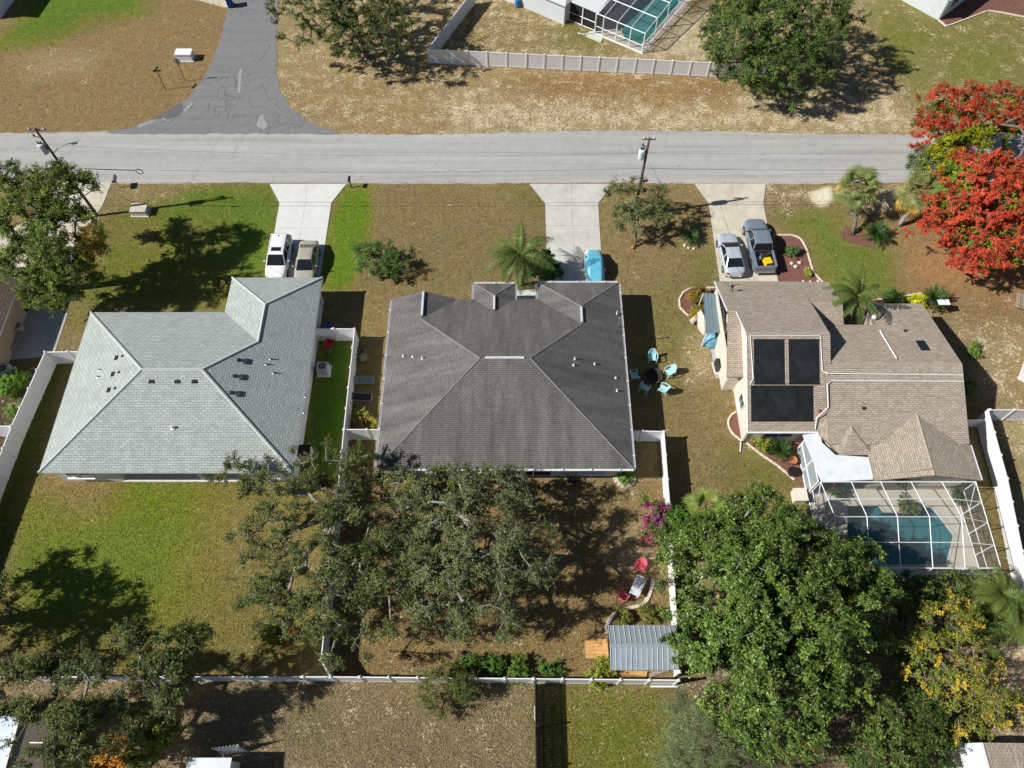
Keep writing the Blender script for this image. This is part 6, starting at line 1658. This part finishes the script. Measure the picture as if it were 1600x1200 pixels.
# back yard oaks
tree('oak_tree', 'open-crowned oak overhanging the white side fence in the back', 'tree', G(545,905), [E_(460,800,6.2,3.0,2.6,1.6), E_(430,760,5.0,2.2,1.6,1.2), E_(370,740,4.4,1.4,1.0,.8), E_(520,740,5.6,2.4,1.8,1.4), E_(540,830,7.0,2.6,2.4,1.6), E_(450,900,6.0,2.6,2.2,1.5), E_(520,930,6.2,2.6,2.4,1.5), E_(530,1000,5.0,1.9,1.6,1.3), E_(600,880,6.6,2.4,2.6,1.6), E_(580,970,5.4,2.2,1.8,1.4), E_(405,840,5.2,1.6,1.4,1.0), E_(420,950,5.0,1.6,1.3,1.0)], 560, 88000, 0.070, OAK, 19, 0.44, -0.06, 0.80, trunk_r=.36, bark=M_BARKP, shell=.2, swell=1.28)
tree('oak_tree', 'thin grey-green oak behind the middle house', 'tree', G(735,900), [E_(660,800,6.2,2.4,2.2,1.4), E_(730,790,6.6,2.4,2.2,1.4), E_(790,790,6.0,2.0,2.0,1.3), E_(700,880,6.8,2.6,2.4,1.5), E_(780,880,6.6,2.4,2.4,1.5), E_(820,860,5.8,1.8,2.0,1.3), E_(660,900,6.0,1.8,2.0,1.3), E_(760,950,5.6,2.4,1.6,1.3), E_(640,840,5.6,1.6,1.6,1.1), E_(690,945,5.4,1.8,1.5,1.1)], 560, 74000, 0.068, OAKG, 20, 0.44, 0.07, 0.75, trunk_r=.34, bark=M_BARKP, shell=.2, swell=1.28)
tree('oak_tree', 'low dark oak boughs against the middle house back porch', 'tree', G(640,790), [E_(620,770,3.6,1.8,1.4,1.0), E_(690,765,3.8,2.2,1.3,1.0), E_(770,760,4.0,2.2,1.3,1.0), E_(575,735,3.4,1.4,1.2,.9)], 160, 20000, 0.075, OAK, 21, 0.40, -0.05, 0.80, trunk_r=.18, bark=M_BARKP, shell=.2, swell=1.28)
# bottom-left oaks
tree('oak_tree', 'dark oak over the back fence at bottom left', 'tree', G(120,1120), [E_(50,1075,6.0,2.2,1.8,1.4), E_(130,1080,6.6,2.6,2.4,1.6), E_(90,1130,6.2,2.8,2.2,1.6), E_(10,1060,6,1.8,1.8,1.3), E_(165,1130,5.6,1.8,1.6,1.3), E_(120,1170,5,1.5,1.3,1.1), E_(110,1045,4.6,1.3,1.0,.9)], 400, 56000, 0.072, OAK, 22, 0.44, 0.04, 0.80, trunk_r=.34, bark=M_BARKP, shell=.2, swell=1.15)
tree('oak_tree', 'smaller oak clump right of the bottom left oak', 'tree', G(262,1085), [E_(262,1035,5.8,1.7,1.4,1.2), E_(255,1080,5.6,1.5,1.3,1.1), E_(295,1005,5.6,1.4,1.0,.8), E_(205,1005,6.0,1.3,1.0,.8)], 150, 19000, 0.075, OAK, 23, 0.42, -0.05, 0.80, trunk_r=.18, bark=M_BARKP, shell=.2, swell=1.28)
tree('oak_tree', 'oak standing off the left edge, shading the back lawn', 'tree', G(-60,980), [(-37.2,9.6,6.4,3.2,2.8,2.0), (-35.4,11.0,5.4,2.4,2.0,1.5), (-40,11.5,6,3,3,2)], 240, 34000, 0.090, OAK, 24, 0.50, -0.15, 1.00, trunk_r=.34, shell=.2, swell=1.28)
tree('young_yellow_tree', 'orange-yellow sapling at the bottom left corner', 'tree', G(175,1200), [E_(178,1175,2.0,.8,.8,.7), E_(140,1185,1.8,.7,.6,.6), E_(200,1195,1.6,.8,.7,.6)], 24, 2600, .10, [(196,132,24),(178,120,34),(150,124,50)], 25, .35, -.3, .7, trunk_r=.05, bark=M_BARKP)
tree('young_tree', 'yellow-green young tree near the bottom left corner', 'tree', G(225,1190), [E_(220,1165,2.4,1.1,1.1,1.0), E_(245,1140,2.8,1.2,1.0,.9)], 36, 5000, .12, [(96,104,40),(116,118,44),(78,90,36)], 26, .5, -.2, .8, trunk_r=.08, bark=M_BARKP)
# magnolia and neighbours at the bottom right
tree('magnolia_tree', 'huge glossy dark green broadleaf tree at lower right', 'tree', G(1215,1040), [E_(1135,850,6.0,2.6,2.3,2.2), E_(1190,820,6.2,2.6,2.2,2.2), E_(1080,880,5.0,2.2,2.2,1.9), E_(1150,920,8.2,3.4,3.2,2.6), E_(1240,880,7.6,3.0,3.0,2.4), E_(1290,885,7.0,2.3,2.1,1.8), E_(1325,895,6.0,2.2,2.0,1.7), E_(1350,930,5.2,2.2,1.8,1.6), E_(1270,970,7.8,3.4,3.2,2.4), E_(1170,1010,8.0,3.4,3.2,2.4), E_(1110,990,6.4,2.4,2.4,2.0), E_(1230,1070,6.6,3.2,2.6,2.2), E_(1160,1110,5.4,2.6,2.0,1.8), E_(1290,1040,6.2,2.6,2.4,2.0), E_(1350,985,5.0,1.8,1.6,1.4), E_(1230,1140,5,2.4,1.6,1.6)], 980, 200000, 0.102, MAG, 27, 0.52, -0.26, 1.10, trunk_r=.5, bark=M_BARKP, mat=LEAFG, shell=.35, aspect=.48, gain=1.75)
tree('feathery_tree', 'soft grey-green feathery tree at the bottom edge', 'tree', G(1130,1190), [E_(1100,1160,3.4,2.4,2.0,1.8), E_(1170,1180,3.6,2.4,1.8,1.6), E_(1085,1200,3,2.2,1.6,1.6), E_(1075,1120,2.6,1.3,1.2,1.0)], 220, 52000, 0.060, [(92,104,66),(106,116,78),(80,92,56)], 28, 0.60, -0.50, 1.20, trunk_r=.16, aspect=.22)
tree('dark_shrub_tree', 'dark green tree between the broadleaf tree and yellow tree', 'tree', G(1405,1150), [E_(1410,1130,3.6,2.0,1.8,1.5), E_(1380,1180,3.6,2.4,1.6,1.5), E_(1450,1165,3.0,1.6,1.4,1.2)], 170, 28000, 0.085, DKG, 29, 0.50, -0.25, 1.00, trunk_r=.16)
tree('yellow_flowering_tree', 'airy green tree with orange-yellow blossom clusters at lower right', 'tree', G(1490,1090), [E_(1480,990,4.2,1.9,1.8,1.2), E_(1450,1030,3.8,1.8,1.5,1.1), E_(1510,1075,4.0,2.4,1.8,1.2), E_(1480,1110,3.2,2.2,1.5,1.1), E_(1545,1100,3.4,1.6,1.4,1.0), E_(1495,960,4.0,1.0,.9,.7)], 260, 26000, .075, [(100,114,46),(114,122,48),(128,130,48),(92,106,44),(142,136,46)], 30, .36, -.12, .8, trunk_r=.12, bark=M_BARKP, aspect=.45, gain=1.3, swell=1.3, shell=.3, flower=([(224,194,66),(214,176,52),(206,186,66)], .26))
tree('round_shrub', 'fresh green mounded shrubs under the yellow tree', 'shrub', G(1470,1140), [E_(1455,1125,1.2,.7,.7,.7), E_(1485,1145,1.2,.8,.8,.8), E_(1440,1095,1.1,.7,.7,.6), E_(1410,1085,1.1,.6,.6,.6)], 34, 5200, .10, [(76,110,48),(92,124,56),(62,94,38)], 31, .38, -.6, .8, trunk_r=.05)
tree('dark_shrub', 'shaded shrub row between pool cage and yellow tree', 'shrub', G(1440,930), [E_(1420,930,1.8,2.2,1.2,1.1), E_(1480,920,1.8,1.8,1.2,1.1), E_(1400,1000,2.2,1.4,1.6,1.2)], 110, 14000, 0.090, DKG, 32, 0.45, -0.20, 1.00, trunk_r=.08)
# small trees and shrubs in the gardens
tree('small_tree', 'small grey-green tree leaning below the roadside pole', 'tree', G(992,385), [E_(1000,315,3.2,1.8,1.6,1.2), E_(985,340,2.8,1.4,1.2,1.0), E_(1020,335,2.8,1.2,1.1,.9), E_(965,300,2.8,1.1,.9,.8)], 150, 16000, 0.070, [(96,102,62),(110,114,76),(82,90,50)], 33, 0.40, -0.15, 0.90, trunk_r=.10, fork=.6, shell=.3, swell=1.4)
tree('shrub_tree', 'low spreading dark green shrub on the middle front lawn', 'shrub', G(592,425), [E_(590,405,1.3,1.5,1.3,.9), E_(575,395,1.2,1.0,.9,.7), E_(615,415,1.2,1.1,1.0,.8)], 110, 11000, 0.085, [(60,86,36),(76,100,44),(50,74,30)], 34, 0.34, -0.20, 0.70, trunk_r=.07, aspect=.3, shell=.3, swell=1.35, gain=2.3)
tree('leafy_shrub', 'glossy green shrub below the feather palm by driveway', 'shrub', G(848,432), [E_(848,418,1.3,1.1,1.0,1.0), E_(862,425,1.0,.6,.6,.6)], 30, 3600, .14, [(40,86,26),(54,104,34),(34,72,22)], 35, .42, -.5, .8, trunk_r=.06, mat=LEAFG)
tree('bougainvillea_bush', 'bougainvillea bush with magenta flowers beside the broadleaf tree', 'shrub', G(1052,835), [E_(1015,800,1.6,.9,.8,.7), E_(1045,810,1.9,1.2,1.0,.9), E_(1025,825,1.7,1.2,.9,.8), E_(1075,830,2.0,1.3,1.1,1.0), E_(1010,850,1.0,.5,.8,.4)], 60, 8500, .10, [(66,92,34),(80,106,42),(56,80,30)], 36, .42, -.35, .8, trunk_r=.07, accents=(((*G(1010,800,1.7),1.7),.55,[(190,70,130),(170,50,120)],.8),((*G(1035,797,1.8),1.8),.4,[(180,60,140)],.8),((*G(1004,818,1.7),1.7),.45,[(180,56,130)],.8),((*G(1027,818,1.8),1.8),.45,[(160,60,140)],.7),((*G(1008,848,1.2),1.2),.5,[(176,70,110)],.7)))
tree('dry_bush', 'olive bush growing across the back fence', 'shrub', G(712,1090), [E_(695,1075,1.6,1.7,1.5,1.2), E_(725,1068,1.4,1.0,1.0,.9), E_(690,1095,1.0,1.2,.8,.7)], 110, 16000, 0.065, [(86,92,44),(98,100,50),(74,82,38)], 37, 0.38, -0.30, 0.90, trunk_r=.07, aspect=.3)
for i, (px, py, r, c, lab) in enumerate([(735,1047,.95,[(62,90,34),(74,100,40)],'bright green shrub left of pair inside the back fence'), (775,1046,.7,[(60,92,32),(76,106,38)],'dark green shrub centre of row inside the back fence'), (808,1048,.75,[(74,98,36),(88,108,42)],'yellow-green shrub right of row inside the back fence'),
    (860,1042,.6,[(70,104,40),(84,112,46)],'wispy green plant left of the orange ramp'), (943,1052,.75,[(104,116,40),(124,128,48)],'yellow-green shrub at the shed lower left corner'), (1240,394,.55,[(70,92,44),(90,106,56)],'grey-green plant in the mulch beside the pickup'), (1258,426,.38,[(130,140,50),(146,150,60)],'small yellow-green clump in the pickup mulch bed'),
    (1430,468,.5,[(150,156,30),(170,170,40)],'bright yellow shrub at the front of brown roof'), (1395,470,.8,[(50,80,34),(64,92,40)],'low dark shrub along the front of brown roof'), (1090,462,.95,[(80,84,34),(100,96,40),(120,92,36)],'olive brown shrub upper in the curved bed'), (1092,485,.75,[(130,116,36),(112,104,38)],'mustard shrub lower in the curved bed'),
    (978,745,.5,[(84,112,44),(104,124,50)],'green plant inside the stone ring'), (712,742,.7,[(92,124,40),(80,110,36)],'bright green plant against middle house back porch'), (735,745,.6,[(86,116,40),(100,130,46)],'second bright plant against middle house back porch'), (573,660,.7,[(150,140,70),(120,120,56)],'straw-coloured bush in corner by the white gate'),
    (1187,688,.7,[(120,124,40),(98,112,40)],'yellow-green shrub at the cream house rear corner'), (25,600,1.0,[(92,128,44),(110,140,50)],'bright green shrub beside the left edge air conditioner'), (30,645,.7,[(110,130,60),(90,116,50)],'pale green shrub beside the left boundary fence'), 
    (352,447,.7,[(116,104,52),(90,92,44)],'reddish shrub against the left house front corner'), (1040,965,.5,[(80,96,40),(104,112,50)],'scrubby plant in the bed above the shed'), (1012,960,.55,[(84,92,40),(110,108,52)],'brownish plant in the bed above shed roof'), (975,962,.45,[(104,110,48),(120,120,56)],'dry plant left in the bed above shed roof'),
    (423,985,.55,[(120,124,40),(104,114,40)],'yellow-green sapling under the open-crowned oak'), (450,993,.4,[(130,70,52),(110,66,50)],'small reddish shrub under the open-crowned oak'), (312,985,.4,[(120,122,40),(104,110,40)],'yellow sapling at the back lawn edge'), (205,985,.4,[(76,104,40),(66,94,36)],'bright sapling on the shaded back lawn'), (1555,1030,.45,[(92,116,60),(110,130,66)],'round pale shrub right of the yellow tree'), (1302,762,.7,[(60,84,36),(50,72,30)],'leafy plant with pink flower inside the cage'), (1500,770,.8,[(58,70,44),(70,80,50)],'dark plant in the cage corner by the house'), (1415,790,.6,[(96,104,50),(80,92,42)],'small palm-like plant at the pool edge'), (1506,605,.6,[(70,104,40),(90,120,50)],'leafy plant in shade right of the brown roof'), (1520,548,.5,[(86,110,44),(100,120,52)],'plant beside the right edge white house'), (975,1072,.01,[(90,100,40)],'')]):
    if not lab: continue
    acc = (((*G(1300,757,.9),.9),.3,[(200,60,130)],.9),) if 'pink' in lab else ()
    b = G(px, py, r*.6)
    tree('garden_shrub', lab, 'shrub', b, [(b[0]+random.uniform(-.45,.45)*r,b[1]+random.uniform(-.45,.45)*r,r*random.uniform(.45,.8),r*random.uniform(.5,.85),r*random.uniform(.5,.85),r*.55) for _ in range(4)], max(16, int(60*r*r)), int(6500*r*r)+500, .08, c, 50+i, (.30 if r > .4 else .18), -.35, .6, trunk_r=.04, aspect=.38, accents=acc)
# dead leaf litter blown along the verges and under the oaks: too many to count
def turf():
    """short grass over the lawns and verges, one blade cluster per triangle"""
    rng = np.random.default_rng(9); n = 620000
    px = rng.uniform(-30, 1630, n); py = rng.uniform(-20, 1215, n)**1.0
    x = (px-800)/FPX; y = -(py-600)/FPX; t = (-CAM_H)/(-SP+y*CP); X, Y = x*t, (CP+y*SP)*t
    ok = np.ones(n, bool)
    def cut(poly, grow=0.0):
        nonlocal ok
        P_ = inset(poly, -grow) if grow else poly; ins = np.zeros(n, bool)
        for i in range(len(P_)):
            a, b = P_[i], P_[(i+1) % len(P_)]; c = ((a[1] > Y) != (b[1] > Y)); ins ^= c & (X < (b[0]-a[0])*(Y-a[1])/(b[1]-a[1]+1e-12)+a[0])
        ok &= ~ins
    ok &= ~((Y > 51.78+.16*np.sin(X*1.9)*np.sin(X*.7)) & (Y < 58.35+.25*np.sin(X*.13)-.16*np.sin(X*2.3)))
    cut(L_edge+[(-33.5, 160), (-26.5, 160)]+R_edge)
    for P_ in ([(-23.0,51.62),(-21.7,49.25),(-21.6,38),(-16.85,38),(-16.85,49.25),(-15.7,51.62)], [(1.65,51.62),(3.1,49.2),(3.12,37.6),(7.98,37.6),(8.05,49.2),(9.6,51.62)], [(17.3,51.62),(18.35,49.2),(18.2,37.9),(23.3,37.9),(23.45,49.2),(24.1,51.62)], lp, [(22.2,14.1),(33.4,14.1),(33.4,21.0),(22.2,24.4)], [Q(-.2,-.2),Q(6.1,-.2),Q(6.1,12),Q(-.2,12)], [(-34,21.5),(-16.2,21.5),(-16.2,38.2),(-34,38.2)], [(-9.4,21.8),(8.4,21.8),(8.4,37.6),(-9.4,37.6)], [(17.8,23),(33.3,23),(33.3,36),(17.8,37)]): cut(P_)
    for bd in (bedA, bedB, bedC, bedD, [(40,470),(106,490),(84,556),(20,562),(-40,560)], [(1262,292),(1300,290),(1305,315),(1285,328),(1265,312)]): cut([G(*q) for q in bd])
    X, Y = X[ok], Y[ok]; k = len(X)
    ix = np.clip(((X+60)/.3).round().astype(int)+5, 0, GX.shape[1]-1); iy = np.clip(((Y+4)/.3).round().astype(int)+5, 0, GX.shape[0]-1)
    ti = iy*GX.shape[1]+ix; base = tint[ti]; gn = np.clip((base[:, 1]/base[:, 0]-.7)/.3, 0, 1)
    keep = rng.uniform(size=k) < np.clip(1.05-.75*litter[ti], .3, 1); X, Y, base, gn = X[keep], Y[keep], base[keep], gn[keep]; k = len(X)
    C = np.stack([X, Y, rng.uniform(.02, .06, k)], 1)
    N = rng.normal(size=(k, 3))*.42+np.array([0, 0, 1]); N /= np.linalg.norm(N, axis=1, keepdims=True)
    cc = base*np.exp(rng.normal(size=k)*.30)[:, None]*(1+.10*rng.normal(size=(k, 3)))*1.12
    o = leaf_object('grass', C, N, .052, np.clip(cc, .004, 1), LEAF, None, rng, .42); tag(o, 'short dry and green grass over the lawns and verges', 'grass', kind='stuff')
turf()
def leaf_litter():
    rng = np.random.default_rng(5); n = 26000
    zones = [((430,120),(1420,205),.5),((520,750),(1040,1050),.22),((300,1070),(830,1200),.13),((890,1075),(1060,1200),.05),((1480,500),(1600,640),.06),((-20,80),(330,200),.04)]
    P = []; w = [z[2] for z in zones]
    for (a, b, f) in zones:
        k = int(n*f/sum(w)); px = rng.uniform(a[0], b[0], k); py = rng.uniform(a[1], b[1], k)
        q = np.array([G(x, y) for x, y in zip(px, py)])
        keep = gapnoise(np.concatenate([q, np.zeros((k, 1))], 1), 1.4, 3.0) > -.12
        P.append(q[keep])
    P = np.concatenate(P); m_ = ~((P[:, 1] > 51.3) & (P[:, 1] < 58.8)) & ~((P[:, 0] > -10) & (P[:, 0] < 9) & (P[:, 1] > 21) & (P[:, 1] < 38))
    P = P[m_]; k = len(P); C = np.concatenate([P, rng.uniform(.015, .04, (k, 1))], 1)
    N = rng.normal(size=(k, 3))*.35+np.array([0, 0, 1]); N /= np.linalg.norm(N, axis=1, keepdims=True)
    cols = np.array([S(196,168,122), S(166,128,82), S(140,104,66), S(206,186,150), S(120,92,60)])
    cc = cols[rng.integers(0, 5, k)]*(1+.2*rng.uniform(-1, 1, k))[:, None]
    o = leaf_object('leaf_litter', C, N, .055, cc, LEAF, None, rng, .6); tag(o, 'scattered dry fallen leaves on the verges and yards', 'leaf litter', kind='stuff')
leaf_litter()

# ------------------------------------------------------------------ palms: every frond its own object
def palm_mat(name, c, c2):
    m, nt, b = nodes(name)
    oi = nt.nodes.new('ShaderNodeObjectInfo')
    cc = ramp(nt, oi.outputs['Random'], [(0, c), (1, c2)])
    tc = nt.nodes.new('ShaderNodeTexCoord').outputs['Object']
    cc = mixc(nt, cc, ramp(nt, noise(nt, tc, 6, 3), [(.3, (.7,)*3), (.7, (1.25,)*3)]), 1.0, 'MULTIPLY')
    nt.links.new(cc, b.inputs['Base Color']); b.inputs['Roughness'].default_value = .45; b.inputs['Specular IOR Level'].default_value = .35
    tr = nt.nodes.new('ShaderNodeBsdfTranslucent'); nt.links.new(cc, tr.inputs['Color'])
    mx = nt.nodes.new('ShaderNodeMixShader'); mx.inputs[0].default_value = .25
    nt.links.new(b.outputs[0], mx.inputs[1]); nt.links.new(tr.outputs[0], mx.inputs[2]); nt.links.new(mx.outputs[0], nt.nodes['Material Output'].inputs['Surface'])
    return m
def feather_frond(L, droop, nl, ll, rng, lw=.035, rise=.5, hang=.55):
    """pinnate frond along +X from the origin"""
    mb = MB(); sp = []
    for i in range(9):
        t = i/8; sp.append(Vector((L*(t-.12*t*t*droop), 0, L*(rise*t-(.5+.5*droop)*rise*1.5*t*t))))
    mb.tube(sp, [.03*(1-.8*i/8) for i in range(9)], 3, cap=False)
    for i in range(nl):
        t = .10+.90*i/(nl-1); k = min(int(t*8), 7); f = t*8-k; p = sp[k].lerp(sp[k+1], f); d_ = (sp[k+1]-sp[k]).normalized()
        l0 = ll*(math.sin(math.pi*min(1, .12+t*.86))**.6)
        for s in (-1, 1):
            l = l0*rng.uniform(.72, 1.15); jt = rng.uniform(-.22, .22)
            sd = Vector((0, s, 0)); dr = (d_*(.45+jt)+sd*.85+Vector((0, 0, .1+jt))).normalized()
            m1 = p+dr*l*.5+Vector((0, 0, rng.uniform(-.03, .05)*l)); e = p+dr*l*.93+Vector((rng.uniform(-.05,.05)*l, 0, -hang*l*rng.uniform(.4, 1.3)))
            w = d_*lw
            mb.add([p-w*.5, p+w*.5, m1+w, m1-w, e], [(0,1,2,3),(3,2,4)])
    me = bpy.data.meshes.new('frond'); me.from_pydata([tuple(v) for v in mb.v], [], mb.f); return me
def fan_frond(pet, rad, nseg, rng, spread=R(205), fold=.12, droop=.25):
    mb = MB(); mb.tube([(0,0,0),(pet*.5,0,.10*pet),(pet,0,.06*pet)], [.022,.018,.014], 3, cap=False)
    c = Vector((pet,0,.06*pet))
    for i in range(nseg):
        a0 = -spread/2+spread*i/nseg; a1 = -spread/2+spread*(i+1)/nseg; am = (a0+a1)/2
        r_ = rad*(1-.25*abs(am)/(spread/2))*rng.uniform(.92, 1.05)
        f = lambda a, r, z: c+Vector((math.cos(a)*r, math.sin(a)*r, z))
        mid = r_*.58
        ag = (a1-a0)*.02; A, B = f(a0+ag, mid, -.02), f(a1-ag, mid, -.02); Mi = f(am, mid, fold*.5*rad*.3); T = f(am, r_, -droop*r_*.6)
        mb.add([c, A, Mi, B, T], [(0,1,2),(0,2,3),(1,4,2),(2,4,3)])
    me = bpy.data.meshes.new('frond'); me.from_pydata([tuple(v) for v in mb.v], [], mb.f); return me
def palm(name, label, base, top, meshes, mat, n, tilt, trunk_r, seed, tilt_var=.15, bark=None, deadmat=None, dead=0, group=None, scale=1.0):
    rr = random.Random(seed); root = thing(name, label, 'palm', (base[0],base[1],0), group=group)
    m = MB(); k = 7
    m.tube([(base[0]+(top[0]-base[0])*(i/k)**1.4, base[1]+(top[1]-base[1])*(i/k)**1.4, top[2]*i/k) for i in range(k+1)], [trunk_r*(1.25-.35*i/k) for i in range(k+1)], 9); m.build('trunk', bark or M_BARK, root, True)
    for me in meshes:
        if not me.materials: me.materials.append(mat)
    for i in range(n):
        me = meshes[i % len(meshes)]; o = bpy.data.objects.new('frond', me); col.objects.link(o); o.parent = root
        f = i/max(1, n-1); tl = tilt[0]+(tilt[1]-tilt[0])*f+rr.uniform(-tilt_var, tilt_var)
        o.location = (top[0]-base[0], top[1]-base[1], top[2]+.05)
        o.rotation_euler = (rr.uniform(-.25,.25), -tl, i*2.39996+rr.uniform(-.25,.25)); s = scale*rr.uniform(.86,1.08); o.scale = (s,s,s)
        if deadmat is not None and i < dead:
            o.material_slots[0].link = 'OBJECT'; o.material_slots[0].material = deadmat
    return root
rngp = random.Random(4)
PG1 = palm_mat('queen_palm_green', S(82,104,44), S(106,126,56)); PG2 = palm_mat('fan_palm_green', S(140,146,84), S(116,128,68)); PG3 = palm_mat('sago_green', S(46,78,28), S(66,98,38)); PG4 = palm_mat('yellow_palm', S(150,140,60), S(120,126,56)); PDEAD = palm_mat('dead_frond', S(206,164,70), S(170,134,66))
def fm(L, dr, nl, ll, **k): return [feather_frond(L*s, dr, nl, ll, rngp, **k) for s in (1.0, .92, 1.06)]
b = G(812,402,3.7); palm('feather_palm', 'arching feather palm between middle house and its driveway', (b[0]+.2,b[1]-.1), (*b,3.7), fm(3.6,1.4,70,.70, lw=.022, hang=.9), PG1, 22, (-.6,.9), .14, 1)
palm('feather_palm', 'feather palm rising beside the brown front roof', (27.4,33.9), (*G(1338,465,4.3),4.3), fm(2.9,1.3,60,.52, lw=.022, hang=.85), PG1, 15, (-.35,.85), .13, 2)
FANS = [fan_frond(1.1,1.15,20,rngp, droop=.5), fan_frond(1.3,1.25,20,rngp, droop=.6), fan_frond(.95,1.1,20,rngp, droop=.4)]
b = G(1332,366); palm('fan_palm', 'fan palm with bare grey trunk on the right front lawn', b, (*G(1340,295,2.9),2.9), FANS, PG2, 26, (-.7,1.1), .17, 3, deadmat=PDEAD, dead=2)
b = G(1405,352); palm('fan_palm', 'leaning fan palm with yellow fronds against the red tree', b, (*G(1438,305,2.9),2.9), FANS, PG2, 28, (-.8,1.0), .17, 4, bark=M_BARKP, deadmat=PDEAD, dead=9, scale=1.05)
SAGO = fm(1.25,.7,24,.28, lw=.02, rise=.35, hang=.1)
for i, (px, py, lab, s) in enumerate([(1366,368,'sago palm beside the fan palm on the right lawn',1.0),(1459,470,'sago palm at the corner of brown front roof',.95),(1077,372,'small sago palm in shade beside the pole tree',.75),(1217,706,'spiky sago palm in mulch behind the cream house',.75)]):
    b = G(px,py,.4); palm('sago_palm', lab, b, (b[0],b[1],.45), SAGO, PG3, 26, (.05,1.1), .16, 10+i, group='sago palms', scale=s*1.25)
b = G(1103,792,2.6); palm('fan_palm', 'pale green fan palm behind the white fence end', b, (*b,2.6), [fan_frond(.7,1.1,20,rngp)], palm_mat('pale_fan_green', S(140,156,74), S(118,140,60)), 12, (-.2,1.0), .1, 20)
for i, (px, py, z, lab) in enumerate([(1560,930,2.6,'feathery palm clump below the pool cage corner'),(1590,965,2.2,'feathery palm at the right edge below the cage'),(1535,970,2.0,'light green feather palm left of the edge palm')]):
    b = G(px,py,z); palm('feather_palm', lab, (b[0]+.2,b[1]-.2), (b[0],b[1],z), fm(2.4,1.35,60,.6, lw=.015, hang=.95), palm_mat('bright_palm_%d' % i, S(96,116,52), S(122,138,66)), 24, (-.2,1.0), .1, 30+i)
